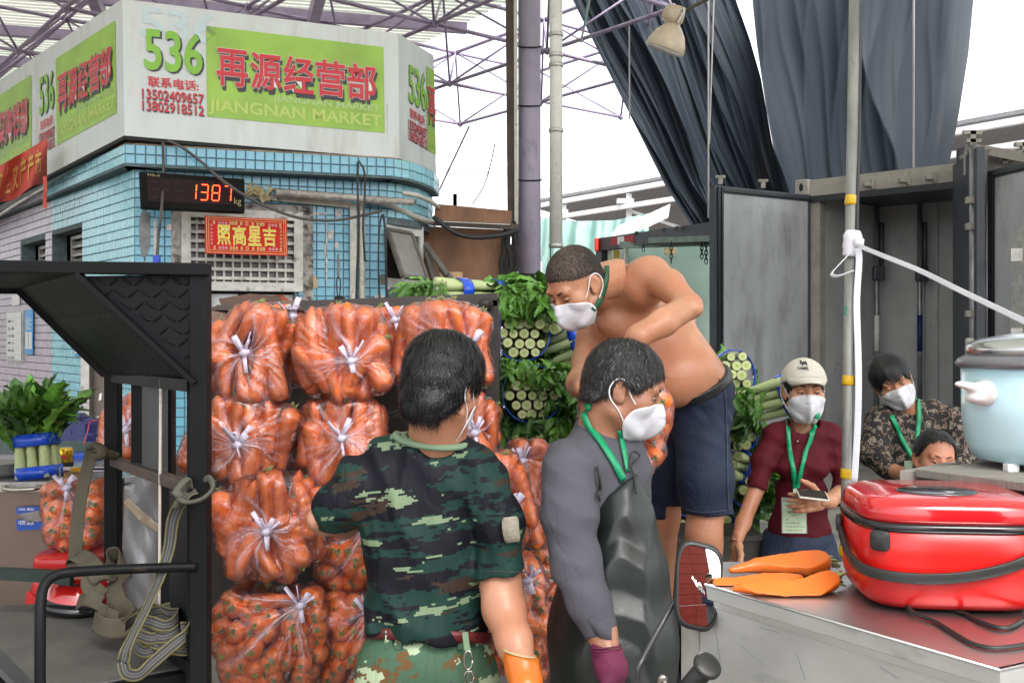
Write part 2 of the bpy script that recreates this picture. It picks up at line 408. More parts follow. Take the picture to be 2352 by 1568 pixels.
# openings of the front wall in (x, z)
def rx(pl, u0, v0, u1, v1):
    p = pl.hit(u0, v0); q = pl.hit(u1, v1); return pl.x_of(p), q.z, pl.x_of(q), p.z
def wall_with_holes(mb, pl, x0, x1, z0, z1, holes, th=.14, off=0):
    xs = sorted({x0, x1}|{h[0] for h in holes}|{h[2] for h in holes}); xs = [x for x in xs if x0 <= x <= x1]
    for a, b in zip(xs[:-1], xs[1:]):
        cuts = sorted([(h[1], h[3]) for h in holes if h[0] < (a+b)/2 < h[2]]); z = z0
        for c, d in cuts:
            if c > z: slab(mb, pl, a, b, z, c, th, off)
            z = max(z, d)
        if z < z1: slab(mb, pl, a, b, z, z1, th, off)
win_hole = rx(WF, 431, 489, 676, 662); low_hole = rx(WF, 484, 668, 676, 716)
wlen = WL.L
lh1 = rx(WL, 120, 541, 188, 640); lh2 = rx(WL, 50, 562, 105, 640)
lh1 = (lh1[0], lh1[1], lh1[2], z_at(521, WL.hit(188, 521).y)); lh2 = (lh2[0], lh2[1], lh2[2], z_at(548, WL.hit(105, 548).y))
for hh in (lh1, lh2): pass
holesF = [win_hole, low_hole]; holesL = [lh1, lh2]
wall_with_holes(wall, WF, 0, LW, 0, zw_top+.05, holesF)
wall_with_holes(wall, WL, -3.0, wlen, 0, zw_top+.05, holesL)
zc = z_at(514, 8.85)
for pl in WC: slab(wall, pl, 0, pl.L, zc, zw_top+.05)
for pl in WC: slab(wall, pl, 0, pl.L, 0, z_at(660, 8.9))
wall.build('wall', grout, booth)
band = MB()
slab(band, BF, 0, BF.L, zb_bot, zb_top, .35); slab(band, BL, -3, BL.L, zb_bot, zb_top, .35)
for pl in BC: slab(band, pl, 0, pl.L, zb_bot, zb_top, .35)
band.build('canopy_band', grout, booth)
# tiles
pitch = .0785
def inhole(x, z, holes, m=.036): return any(h[0]-m < x < h[2]+m and h[1]-m < z < h[3]+m for h in holes)
tile_me = {}
def tile_mesh(m):
    if m.name not in tile_me:
        t = MB(); s_ = pitch*.46; b_ = .004
        t.add([(-s_, 0, -s_), (s_, 0, -s_), (s_, 0, s_), (-s_, 0, s_), (-s_+b_, -.006, -s_+b_), (s_-b_, -.006, -s_+b_), (s_-b_, -.006, s_-b_), (-s_+b_, -.006, s_-b_)],
              [(4, 5, 6, 7), (0, 1, 5, 4), (1, 2, 6, 5), (2, 3, 7, 6), (3, 0, 4, 7)])
        me = t.mesh('tile'); me.materials.append(m); tile_me[m.name] = me
    return tile_me[m.name]
tiles = []
def lay(pl, x0, x1, z0, z1, holes, mats, off=0, z_anchor=None):
    za = z1 if z_anchor is None else z_anchor
    nx = int((x1-x0)/pitch+.5); px = (x1-x0)/max(nx, 1)
    for i in range(nx):
        x = x0+(i+.5)*px; k = 0
        while True:
            z = za-(k+.5)*pitch; k += 1
            if z-pitch/2 < z0-.001: break
            if z > z1 or inhole(x, z, holes): continue
            tiles.append((pl, x, z, off, mats(x, z), px/pitch))
fb = lambda x, z: t_blue
lay(WF, 0, LW, .05, zw_top, holesF, fb)
lay(BF, 0, BF.L, zb_bot, zb_top, [], fb)
for pl in BC: lay(pl, 0, pl.L, zb_bot, zb_top, [], lambda x, z: t_blue2)
for pl in WC: lay(pl, 0, pl.L, zc, zw_top, [], lambda x, z: t_blue2)
xl = WL.x_of(WL.hit(119, 700)); lm = lambda x, z: t_lav if x < xl else t_blue2
lay(WL, -.6, wlen, z_at(1010, 10), zw_top, holesL, lm); xl2 = BL.x_of(BL.hit(100, 450))
lay(BL, -.6, BL.L, zb_bot, zb_top, [], lambda x, z: t_lav if x < xl2 else t_blue2)
def vis_area(t):
    pl, x, z = t[0], t[1], t[2]; p = pl.at(x, z); u = 1176+p.x/p.y*FPX; v = 770-(p.z-CAMZ)/p.y*FPX
    if not (0 < u < 2352 and 0 < v < 700): return 0
    if v > 600 and u < 480: return 0
    r = (p-Vector((0, 0, CAMZ))).normalized(); return abs(r.dot(pl.n))/p.y**2
tiles.sort(key=vis_area, reverse=True)
rest = {}
boff = origin_of(booth)
for i, (pl, x, z, off, m, sx) in enumerate(tiles):
    p = pl.at(x, z, .001); ang = math.atan2(pl.d.y, pl.d.x)
    if i < 300:
        o = link('tile', tile_mesh(m), booth); o.location = p-boff; o.rotation_euler = (random.uniform(-.012, .012), random.uniform(-.006, .006), ang+random.uniform(-.01, .01)); o.scale = (sx, random.uniform(.7, 1.2), 1)
    else:
        mb = rest.setdefault(m.name, (MB(), m))[0]; s_ = pitch*.46; dx = pl.d*(s_*sx); up = Vector((0, 0, s_)); q = p+pl.n*.006*random.uniform(.6, 1.2); e = .9
        mb.add([p-dx-up, p+dx-up, p+dx+up, p-dx+up, q-dx*e-up*e, q+dx*e-up*e, q+dx*e+up*e, q-dx*e+up*e], [(4, 5, 6, 7), (0, 1, 5, 4), (1, 2, 6, 5), (2, 3, 7, 6), (3, 0, 4, 7)])
for k, (mb, m) in rest.items(): tag(mb.build('tile_cladding', m, booth), kind='stuff')
# roof slab of the booth and the grimy parapet behind the sign
rf = MB(); rf.prism([BF.at(0, zb_top-.02, -.05), BF.at(BF.L, zb_top-.02, -.05), BC[-1].at(BC[-1].L, zb_top-.02, -.05), P(960, 770, 12)*1+Vector((0, 0, zb_top-.02-CAMZ)), P(-500, 770, 16)+Vector((0, 0, zb_top-.02-CAMZ)), BL.at(0, zb_top-.02, -.05)], (0, 0, .04))
rf.build('roof_slab', grime, booth)
pr = MB(); PF = Plane(300, 8.5, 905, 9.1); PL_ = Plane(-60, 12, 300, 8.5); slab(pr, PF, 0, PF.L, zb_top, zb_top+.9, .1); slab(pr, PL_, 0, PL_.L, zb_top, zb_top+.9, .1)
PC = Plane(905, 9.1, 985, 10); slab(pr, PC, 0, PC.L, zb_top, zb_top+.9, .1); pr.build('parapet', grime, booth)
for u in (300, 330, 375, 497, 620, 740, 800, 880): 
    q = BF.hit(u, 345); MB().beam(Vector((q.x, q.y+.15, zb_top)), Vector((q.x, q.y+.15, zb_top+.5)), .04).build('support_bracket', grime, booth)
# front window with its grille
wn_ = MB(); x0, z0, x1, z1 = win_hole
def rect_frame(pl, x0, z0, x1, z1, w, th, off=0):
    mb = MB()
    slab(mb, pl, x0, x1, z1-w, z1, th, off); slab(mb, pl, x0, x1, z0, z0+w, th, off)
    slab(mb, pl, x0, x0+w, z0+w, z1-w, th, off); slab(mb, pl, x1-w, x1, z0+w, z1-w, th, off); return mb
fr = rect_frame(WF, x0-.05, z0-.03, x1+.07, z1+.04, .075, .1, .03).build('window', steel_w, booth)
mb = MB(); slab(mb, WF, x0, x1, z0, z1, .02, -.07); mb.build('pane', glassd, fr)
nx = int((x1-x0)/.077); 
for i in range(1, nx+1):
    x = x0+(x1-x0)*i/(nx+1)
    if i in (1, 11) or True: mb = MB(); slab(mb, WF, x-.008, x+.008, z0+.045, z1-.04, .015, -.005); mb.build('grille_bar', steel_w, fr)
nz = int((z1-z0)/.085)
for i in range(1, nz+1):
    z = z0+(z1-z0)*i/(nz+1); mb = MB(); slab(mb, WF, x0+.025, x1-.005, z-.013, z+.013, .02, .012); mb.build('grille_bar', steel_w, fr)
cr = M('cracked_render_strip', (.33, .31, .29), .9, var=.3, vs=18, bump=.8, bs=60, dirt=(.08, .06, .06), ds=14, dt=.5)
mb = MB(); slab(mb, WF, x1+.072, x1+.16, z0-.6, z1+.06, .03, .012); slab(mb, WF, x0-.13, x0-.052, z0-.6, z1+.06, .03, .012); slab(mb, WF, x0-.13, x1+.16, z1+.042, z1+.10, .03, .012); mb.build('render_strip', cr, booth)
# low hatch: dark with paper sheets
x0l, z0l, x1l, z1l = low_hole
mb = MB(); slab(mb, WF, x0l, x1l, z0l, z1l, .02, -.12); lo = mb.build('hatch', dark, booth)
paper = M('white_paper', (.7, .7, .7), .7, var=.05, bump=.05)
a = WF.x_of(WF.hit(596, 700)); mb = MB(); slab(mb, WF, a, a+.36, z0l+.02, z1l-.02, .004, -.10); mb.build('poster', paper, lo)
a = WF.x_of(WF.hit(486, 700)); mb = MB(); slab(mb, WF, a, a+.22, z0l, z1l-.02, .004, -.10); mb.build('poster', paper, lo)
mb = MB(); q = WF.hit(640, 690, -.09); mb.add([WF.at(WF.x_of(q)+dx, q.z+dz, -.095) for dx, dz in ((-.07, .04), (.02, .055), (.10, .0), (.06, -.05), (-.03, -.04), (-.1, -.01))], [(0, 1, 2, 3, 4, 5)])
mb.build('printed_carrot', flatm('poster_orange', (.6, .12, .02)), lo)
# left wall louvred windows
for (h, n) in ((lh1, 1), (lh2, 2)):
    f = rect_frame(WL, h[0]+.16, h[1], h[2]+.05, h[3]-.02, .035, .04, -.13).build('window', alu, booth)
    mb = MB(); slab(mb, WL, h[0]-1.6, h[2]+.3, h[1]-.3, h[3]+.3, .01, -.24); mb.build('pane', dark, f)  # oversized dark sheet behind the louvres stands in for the unlit room
    k = 0; z = h[3]-.07
    while z > h[1]: mb = MB(); slab(mb, WL, h[0]+.18, h[2], z-.07, z-.05, .03, -.13); mb.build('louvre', alu, f); mb = MB(); slab(mb, WL, h[0]+.18, h[2], z-.045, z-.002, .004, -.17); mb.build('louvre_glass', M('louvre_glass', (.13, .12, .11), .3) if 'louvre_glass' not in bpy.data.materials else bpy.data.materials['louvre_glass'], f); z -= .085
    x = h[0]+.18+(h[2]-h[0]-.18)*.66; mb = MB(); slab(mb, WL, x, x+.03, h[1], h[3]-.03, .03, -.12); mb.build('mullion', alu, f)
# round end: window with open sash
WO = Plane(889, 8.87, 973, 9.35)
xo0, zo0, xo1, zo1 = 0, z_at(660, 8.95), WO.L, zc
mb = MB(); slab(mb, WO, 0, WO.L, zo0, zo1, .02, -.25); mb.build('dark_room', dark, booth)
fr = MB(); slab(fr, WO, 0, WO.L, zc-.07, zc+.02, .06, 0); slab(fr, WO, WO.x_of(WO.hit(945, 600)), WO.x_of(WO.hit(953, 600)), zo0+.1, zc-.07, .05); slab(fr, WO, WO.L-.05, WO.L, zo0+.1, zc-.07, .05)
wf2 = fr.build('window', M('white_upvc', (.72, .72, .7), .35, var=.08, dirt=(.3, .28, .25), ds=10, dt=.62), booth)
mb = MB(); slab(mb, WO, WO.x_of(WO.hit(953, 600)), WO.L-.05, zo0+.1, zc-.07, .02, -.02); mb.build('pane', glassd, wf2)
mb = MB(); slab(mb, WO, -.02, WO.L+.02, zo0-.02, zo0+.08, .1, .02); mb.build('sill', bpy.data.materials['white_upvc'], wf2)
sash = [P(890, 527, 8.8), P(945, 537, 9.1), P(981, 641, 8.85), P(926, 635, 8.45)]
mb = MB(); nn = (sash[1]-sash[0]).cross(sash[3]-sash[0]).normalized()
c_ = sum(sash, Vector())/4; inn = [c_+(p-c_)*.78 for p in sash]
mb = MB()
for i in range(4): mb.beam(sash[i], sash[(i+1) % 4], .035, .03, nn)
sh = mb.build('open_sash', M('dusty_dark_frame', (.13, .12, .11), .6, var=.3, bump=.3), wf2)
mb = MB(); mb.prism([c_+(p-c_)*.93 for p in sash], nn*.006)
MB().prism([c_+(p-c_)*.93 for p in sash], nn*.006).build('sash_pane', M('dusty_pane', (.24, .23, .215), .5, var=.12, vs=10, bump=.1), wf2)
mb = MB(); mb.beam(P(974, 558, 9.4), P(1035, 642, 9.0), .06, .03); mb.beam(P(980, 580, 9.3), P(1002, 655, 9.1), .05, .02); mb.build('stay_bracket', bpy.data.materials['dusty_dark_frame'], wf2)
mb = MB(); mb.tube(catmull([P(1008, 618, 9.0), P(1018, 632, 8.98), P(1026, 636, 8.97), P(1030, 628, 8.99)], 4), .006, 6); mb.build('stay_hook', dark, wf2)
# pipes and conduits on the wall
def on_wall(u, v, off=.05): return WF.hit(u, v, off)
tag(MB().beam(on_wall(811, 468), on_wall(811, 735), .055, .03, WF.n).beam(on_wall(566, 447), on_wall(806, 471), .055, .03, WF.n).build('cable_trunking', pvc, booth))
MB().tube(catmull([on_wall(832, 735), on_wall(832, 560), on_wall(831, 475), on_wall(836, 462), on_wall(860, 463), on_wall(892, 470), P(930, 487, 9.0), P(965, 502, 9.2), P(999, 514, 9.6)], 6), .026, 10).build('drain_pipe', pvc, booth, True)
MB().tube(catmull([P(924, 443, 8.75), P(960, 450, 8.8), P(990, 464, 9.1), P(1007, 476, 9.5)], 6), .022, 8).build('conduit', pvc, booth, True)
fx = MB(); fx.beam(on_wall(627, 437, .14), on_wall(955, 463, .20), .09, .03, (0, 0, 1)); fxo = fx.solo('fluorescent_batten', M('grimy_brown_metal', (.09, .075, .065), .5, var=.4, vs=15, bump=.3), 'long grimy fluorescent batten light on the blue wall under the eave', 'light fixture')
tb = MB(); tb.tube([on_wall(634, 442, .20), on_wall(950, 465, .26)], .028, 10); tbo = tb.build('lamp_tube', M('grimy_tube_glass', (.35, .32, .29), .3, var=.4, vs=20), fxo, True)
mb = MB()
for i in range(26):
    q = on_wall(566+random.uniform(0, 52), 425+random.uniform(2, 26), .12); mb.beam(q, q+Vector((random.uniform(-.06, .06), 0, random.uniform(-.05, .05))), .03, .03)
mb.solo('corner_ornament', M('gilt_plaster_ornament', (.30, .25, .13), .7, var=.5, vs=30, bump=.6), 'broken gilt plaster ornament beside the red number display', 'ornament')
# cables
def cable(pts, r, label, m=cableM, n=6):
    return MB().tube(catmull(pts, 8), r, n).solo('cable', m, label, 'cable', smooth=True)
cable([BF.hit(384, 322, .1), BF.hit(420, 340, .12), BF.hit(466, 375, .12), P(505, 410, 7.8), P(560, 448, 7.8), P(620, 478, 7.9), P(690, 501, 8.0), P(767, 506, 8.1), P(831, 495, 8.3), P(876, 484, 8.5)], .013, 'long grey cable sagging across the booth front from sign to round corner', cableG)
cable([BF.hit(374, 326, .12), BF.hit(375, 400, .12), P(371, 480, 7.6), P(364, 540, 7.6), P(361, 590, 7.6)], .011, 'thin grey cable hanging vertically in front of the number display', cableG)
MB().box(P(360, 597, 7.6), (.05, .03, .07)).solo('plastic_knot', flatm('blue_plastic_bright', (.01, .06, .5), .3), 'blue plastic knot at the end of the hanging grey cable', 'tape knot')
cable([BF.hit(822, 372, .05), P(821, 420, 8.2), P(824, 520, 8.2), P(820, 620, 8.25), P(818, 700, 8.3)], .009, 'black cable hanging down left of the white drain pipe')
cable([BF.hit(824, 370, .05), P(836, 392, 8.2), P(838, 440, 8.2), P(834, 520, 8.2), P(838, 600, 8.25)], .009, 'black cable looping over the drain pipe')
cable([P(880, 492, 8.55), P(884, 520, 8.55), P(886, 560, 8.55), P(888, 690, 8.6)], .011, 'black cable running down the edge of the tiled corner')
cable([P(878, 492, 8.55), P(872, 520, 8.55), P(869, 600, 8.55), P(872, 690, 8.6)], .008, 'thin black cable beside the tiled corner edge')
mb = MB()
for i in range(5): mb.tube([P(780+11*math.cos(t), 692+6*math.sin(t)-i*1.5, 8.2) for t in np.linspace(0, 2*PI, 20)], .008, 5)
mb.tube(catmull([P(776, 688, 8.2), P(773, 650, 8.2), P(777, 636, 8.2), P(782, 650, 8.2), P(779, 688, 8.2)], 5), .006, 5)
mb.solo('coiled_cable', cableM, 'small coil of black cable hung low on the blue tiles', 'cable')

# ------------------------------------------------------------------ signboard
sgn = thing('signboard', 'white and lime green wrap-around shop signboard with number 536 over the booth', 'sign', P(280, 770, 8.0)+Vector((0, 0, 1.2)))
class Quad:     # a panel given by its four corners: left-top, right-top, right-bottom, left-bottom
    def __init__(s, lt, rt, rb, lb):
        s.p = [lt, rt, rb, lb]; s.n = (rb-lb).cross(lt-lb).normalized()
        if s.n.y > 0: s.n = -s.n
    def m(s, x, y, off=0):      # x 0..1 left to right, y 0..1 bottom to top
        a = s.p[3].lerp(s.p[2], x); b = s.p[0].lerp(s.p[1], x); return a.lerp(b, y)+s.n*off
ys1 = 8.0
SQF = Quad(P(281, -2, 8.0), P(914, 77, 8.8), P(918, 369, 8.8), P(286, 316, 8.0))
SQL = Quad(P(-160, 290, 13.0), P(281, -2, 8.0), P(286, 316, 8.0), P(-160, 545, 13.0))
SQR = Quad(P(914, 77, 8.8), P(996, 128, 9.7), P(1002, 415, 9.7), P(918, 369, 8.8))
th = .16
def panel(q, name='panel', wob=0):
    mb = MB(); mb.grid(lambda x, y: q.m(x, y, wob*math.sin(x*9+y*3)*math.sin(y*5)), 24, 10)
    mb.prism([q.m(0, 0, -.01), q.m(1, 0, -.01), q.m(1, 1, -.01), q.m(0, 1, -.01)], -q.n*th)
    return mb.build(name, signm, sgn)
pf = panel(SQF); plh = panel(SQL); prh = panel(SQR)
def box_on(q, x0, y0, x1, y1, off, name, m, parent, r=.0):
    mb = MB(); n = 10; mb.grid(lambda x, y: q.m(x0+(x1-x0)*x, y0+(y1-y0)*y, off), n, 4); return mb.build(name, m, parent)
def inv(q, u, v):              # pixel -> (x, y) on quad by a short search
    r = Vector(((u-1176)/FPX, 1, -(v-770)/FPX)); o = Vector((0, 0, CAMZ)); t = (q.p[3]-o).dot(q.n)/r.dot(q.n); pt = o+r*t
    x = y = .5
    for _ in range(12):
        p = q.m(x, y); ex = q.m(x+.01, y)-p; ey = q.m(x, y+.01)-p; d = pt-p
        x += .01*d.dot(ex)/ex.dot(ex); y += .01*d.dot(ey)/ey.dot(ey)
    return x, y
def sign_text(q, pn, x0, gx0, gx1, main, withnum=True):
    f = lambda off: (lambda x, y: q.m(x, y, off))
    if gx1 is not None:
        box_on(q, gx0, gy0, gx1, gy1, .004, 'green_field', limep, pn)
        w = gx1-gx0
        text_on('JIANGNAN MARKET', f(.007), gx0+w*.01, gy0+.02, gx1-w*.02, gy0+.135, 'lettering', yellp, pn, .02)
        text_on('JIANGNAN MARKET', f(.007), gx0+w*.36, gy0+.150, gx1-w*.03, gy0+.21, 'lettering', ghost, pn, .02)
        a0, a1, b0, b1 = gx0+w*.045, gx1-w*.045, gy0+.245, gy1-.16
        n = len(main); cw = (a1-a0)/n
        for i, ch in enumerate(main):
            x_0, x_1 = a0+cw*i+cw*.06, a0+cw*(i+1)-cw*.04
            text_on(ch, f(.010), x_0, b0, x_1, b1, 'lettering_shadow', shadowp, pn, .020, .012*w/.6*.55, -.032)
            text_on(ch, f(.013), x_0, b0, x_1, b1, 'lettering_outline', whitep, pn, .031)
            text_on(ch, f(.016), x_0, b0, x_1, b1, 'lettering', redpaint, pn, .020)
    if withnum:
        w = x0[1]-x0[0]; a, b = x0
        nx0, nx1 = a+w*.06, b-w*.02
        text_on('536', f(.006), nx0, .515, nx1, .80, 'lettering_shadow', shadowp, pn, .022, w*.03, -.01)
        text_on('536', f(.009), nx0, .515, nx1, .80, 'lettering', greenp, pn, .022)
        text_on('联系电话:', f(.009), a+w*.10, .385, a+w*.92, .46, 'lettering', redpaint, pn, .022)
        for t, y0 in (('13502409657', .295), ('13802918512', .21)):
            text_on(t, f(.007), a, y0, b, y0+.072, 'lettering_shadow', shadowp, pn, .012, w*.008, -.008)
            text_on(t, f(.009), a, y0, b, y0+.072, 'lettering', redpaint, pn, .012)
gy0, gy1 = .165, .855
gx_a = inv(SQF, 474, 160)[0]; gx_b = inv(SQF, 882, 200)[0]; nx_a = inv(SQF, 326, 200)[0]; nx_b = inv(SQF, 467, 220)[0]
gy0 = inv(SQF, 474, 268)[1]; gy1 = inv(SQF, 474, 60)[1]
sign_text(SQF, pf, (nx_a, nx_b), gx_a, gx_b, '再源经营部')
text_on('536', lambda x, y: SQF.m(x, y, .004), nx_a, .75, nx_b+.05, .96, 'faint_lettering', ghostb, pf, .02)
a = inv(SQL, 131, 240)[0]; b = inv(SQL, 269, 160)[0]; c = inv(SQL, 92, 260)[0]; d = inv(SQL, 127, 240)[0]
sign_text(SQL, plh, (c, d), a, b, '再源经营部')
a2 = inv(SQL, 74, 250)[0]; sign_text(SQL, plh, None, a2-(b-a)*1.15, a2, '强蔬菜购销部', False)
a = inv(SQR, 936, 240)[0]; b = inv(SQR, 978, 240)[0]; c = inv(SQR, 981, 300)[0]
sign_text(SQR, prh, (a, b), c, .999, '再')
for q in (SQF, SQL, SQR):
    MB().beam(q.m(0, 0, -.02), q.m(1, 0, -.02), .05, .03).build('frame_bar', dark, sgn)
# red banner on the left under the sign
cl = M('red_banner_cloth', (.48, .07, .05), .7, var=.2, vs=6, bump=.3)
def bfn(x, y):
    u = -60+168*x; top = 415-97*x; bot = 500-85*x; v = top+(bot-top)*y+4*math.sin(x*14)*y; return P(u, v, 9.0+.10*math.sin(x*11+y*3))
bn = MB().grid(bfn, 30, 8).solo('hanging_banner', cl, 'faded red cloth banner with yellow characters tied below the sign', 'banner', smooth=True)
yb = flatm('banner_faded_yellow', (.62, .35, .10), .7)
for k in range(7):
    text_on(random.choice('安全生产市场经营服务文明'), lambda x, y: bfn(x, y)+Vector((0, -.015, 0)), .22+.105*k, .80, .30+.105*k, .16, 'lettering', yb, bn, .02)
MB().tube([P(-20, 505, 9.0), P(60, 455, 9.0), P(104, 430, 8.95)], .012, 6).build('banner_pole', pvc, bn)
MB().ribbon([P(103, 405, 8.9), P(104, 440, 8.88), P(102, 460, 8.9), P(104, 478, 8.9)], .035, (1, 0, 0)).build('tie_ribbon', cl, bn)

# ------------------------------------------------------------------ LED number display
LQ = Quad(P(319, 393, 7.72), P(562, 411, 8.0), P(562, 488, 8.0), P(323, 477, 7.72))
led = thing('number_display', 'black number display showing 1387 kg in red digits on the booth corner', 'display', LQ.p[3])
blk = M('black_plastic_housing', (.007, .0065, .0065), .7, spec=.12, var=.3, bump=.1, dirt=(.03, .026, .024), ds=20, dt=.64)
mb = MB(); mb.prism([LQ.m(0, 0), LQ.m(1, 0), LQ.m(1, 1), LQ.m(0, 1)], -LQ.n*.12); hs_ = mb.build('housing', blk, led, bevel=.008)
lens = M('dark_red_lens', (.012, .002, .003), .5, spec=.15, var=.3, vs=5, bump=0)
x0, y0 = inv(LQ, 336, 467); x1, y1 = inv(LQ, 536, 425)
box_on(LQ, .07, .19, .885, .86, .004, 'lens', lens, led)
hot = emis('lit_red_segment', (1, .06, .012), 1.8); dead = flatm('unlit_segment', (.020, .004, .005), .8)
SEG = {'0': 'abcdef', '1': 'bc', '3': 'abcdg', '8': 'abcdefg', '7': 'abc'}
def digit(ch, x, w, yb_, yt, lit=True):
    sk = .012; ym = (yb_+yt)/2
    P0 = {'a': ((0, yt), (1, yt)), 'b': ((1, yt), (1, ym)), 'c': ((1, ym), (1, yb_)), 'd': ((0, yb_), (1, yb_)), 'e': ((0, ym), (0, yb_)), 'f': ((0, yt), (0, ym)), 'g': ((0, ym), (1, ym))}
    for s_, ((ax, ay), (bx, by)) in P0.items():
        on = lit and s_ in SEG[ch]
        if not on: continue
        p = lambda q, y: LQ.m(x+w*q+sk*(y-yb_)/(yt-yb_), y, .008)
        A, B = p(ax, ay), p(bx, by); dd = (B-A)*.08
        MB().beam(A+dd, B-dd, .016, .006, LQ.n.cross(B-A)).build('lit_segment', hot, hs_)
for k, ch in enumerate('1387'):
    digit(ch, .452+.112*k, .070, .30, .74)
for k in range(3): 
    mb = MB(); xx = .10+.112*k
    for y in (.30, .52, .74): mb.beam(LQ.m(xx, y, .005), LQ.m(xx+.07, y, .005), .01, .002, LQ.n)
    mb.build('unlit_digit', dead, hs_)
goldp = flatm('display_gold_print', (.35, .27, .12), .5)
text_on('kg', lambda x, y: LQ.m(x, y, .004), .895, .17, .965, .42, 'lettering', goldp, led, 0)
text_on('YHL-5', lambda x, y: LQ.m(x, y, .004), .07, .885, .19, .945, 'lettering', goldp, led, .01)
# ------------------------------------------------------------------ red plaque
RQ = Quad(P(470, 495, 8.0), P(659, 504, 8.25), P(661, 587.5, 8.25), P(472, 582, 8.0))
plq = thing('red_plaque', 'red plaque with four gold characters and floral gold border on the window grille', 'plaque', RQ.p[3])
redlac = M('red_lacquer_board', (.55, .006, .004), .5, var=.1, bump=.05, spec=.25)
MB().prism([RQ.m(0, 0), RQ.m(1, 0), RQ.m(1, 1), RQ.m(0, 1)], -RQ.n*.02).build('board', redlac, plq)
gold = M('glitter_gold', (.62, .48, .06), .35, metal=.3, var=.45, vs=160, bump=.5, bs=300)
goldl = flatm('gold_line', (.6, .42, .12), .4)
for y0, y1, x0, x1 in ((.03, .045, .02, .98), (.955, .97, .02, .98), (.09, .10, .04, .96), (.90, .91, .04, .96)): box_on(RQ, x0, y0, x1, y1, .003, 'border_line', goldl, plq)
for x0, x1 in ((.015, .022), (.978, .985), (.04, .045), (.955, .96)): box_on(RQ, x0, .03, x1, .97, .003, 'border_line', goldl, plq)
for i, ch in enumerate('照高星吉'):
    text_on(ch, lambda x, y: RQ.m(x, y, .005), .145+.185*i, .25, .30+.185*i, .76, 'character_rim', flatm('gold_rim', (.75, .68, .35)) if 'gold_rim' not in bpy.data.materials else bpy.data.materials['gold_rim'], plq, .024)
    text_on(ch, lambda x, y: RQ.m(x, y, .008), .145+.185*i, .25, .30+.185*i, .76, 'character', gold, plq, .012)
pk = flatm('plaque_pink_flower', (.65, .35, .38)); gnp = flatm('plaque_flower_leaf', (.45, .45, .2))
def flower(cx, cy, s_, m):
    mb = MB()
    for k in range(6):
        t = 2*PI*k/6; mb.add([RQ.m(cx, cy, .004), RQ.m(cx+s_*math.cos(t-.35)*.45, cy+s_*math.sin(t-.35), .006), RQ.m(cx+s_*math.cos(t)*.62, cy+s_*math.sin(t)*1.4, .004), RQ.m(cx+s_*math.cos(t+.35)*.45, cy+s_*math.sin(t+.35), .006)], [(0, 1, 2, 3)])
    mb.build('flower', m, plq)
for cx in (.17, .21, .25, .78, .82, .86): flower(cx, .82, .035, pk); flower(cx, .165, .035, pk)
for y in np.linspace(.27, .75, 6): flower(.075, y, .028, pk if int(y*20) % 2 else gnp); flower(.92, y, .028, gnp if int(y*20) % 2 else pk)
for cx in (.105, .30, .335, .37, .43, .57, .63, .67, .70, .91):
    for cy in (.165, .83):
        mb = MB(); r_ = [RQ.m(cx+a_*.012, cy+b_*.035, .004) for a_, b_ in ((-1, -1), (1, -1), (1, 1), (-.4, 1), (-.4, -.2), (.4, -.2))]
        for a_, b_ in zip(r_[:-1], r_[1:]): mb.beam(a_, b_, .006, .003, RQ.n)
        mb.build('key_pattern', goldl, plq)
for cy in (.165, .83):
    mb = MB(); mb.tube([RQ.m(.5+.014*math.cos(t), cy+.05*math.sin(t), .004) for t in np.linspace(0, 2*PI, 16)], .004, 5); mb.build('medallion', goldl, plq)

# ------------------------------------------------------------------ worn posters, torn paper, tape marks on tiles
tp = M('torn_paper_residue', (.50, .48, .46), .9, var=.35, vs=25, bump=.3)
tn = M('tan_tape_residue', (.42, .33, .22), .8, var=.2)
def patch(u0, v0, u1, v1, m, seed, parent=booth, name='torn_paper', off=.012, n=9):
    r = random.Random(seed); pts = []
    for k in range(n*2):
        t = 2*PI*k/(n*2); rr = .5*r.uniform(.7, 1.1); a_ = max(-.5, min(.5, rr*1.25*math.cos(t))); b_ = max(-.5, min(.5, rr*1.25*math.sin(t)))
        pts.append(WF.hit((u0+u1)/2+a_*(u1-u0), (v0+v1)/2+b_*(v1-v0), off))
    MB().add(pts, [tuple(range(len(pts)))]).build(name, m, parent)
for i, (u0, v0, u1, v1, m) in enumerate([(320, 480, 345, 590, glassd), (352, 500, 360, 600, tp), (382, 515, 396, 530, tp), (748, 505, 752, 660, tp), (754, 528, 766, 552, tp), (709, 632, 730, 662, tn), (770, 480, 784, 498, tp), (590, 466, 616, 480, tp),
        (745, 560, 752, 590, tp), (768, 555, 778, 572, tp), (860, 677, 884, 694, tp), (700, 488, 750, 494, tp), (774, 580, 780, 640, glassd), (868, 630, 890, 655, glassd), (704, 560, 720, 590, glassd), (330, 600, 340, 640, tp)]): patch(u0, v0, u1, v1, m, i)
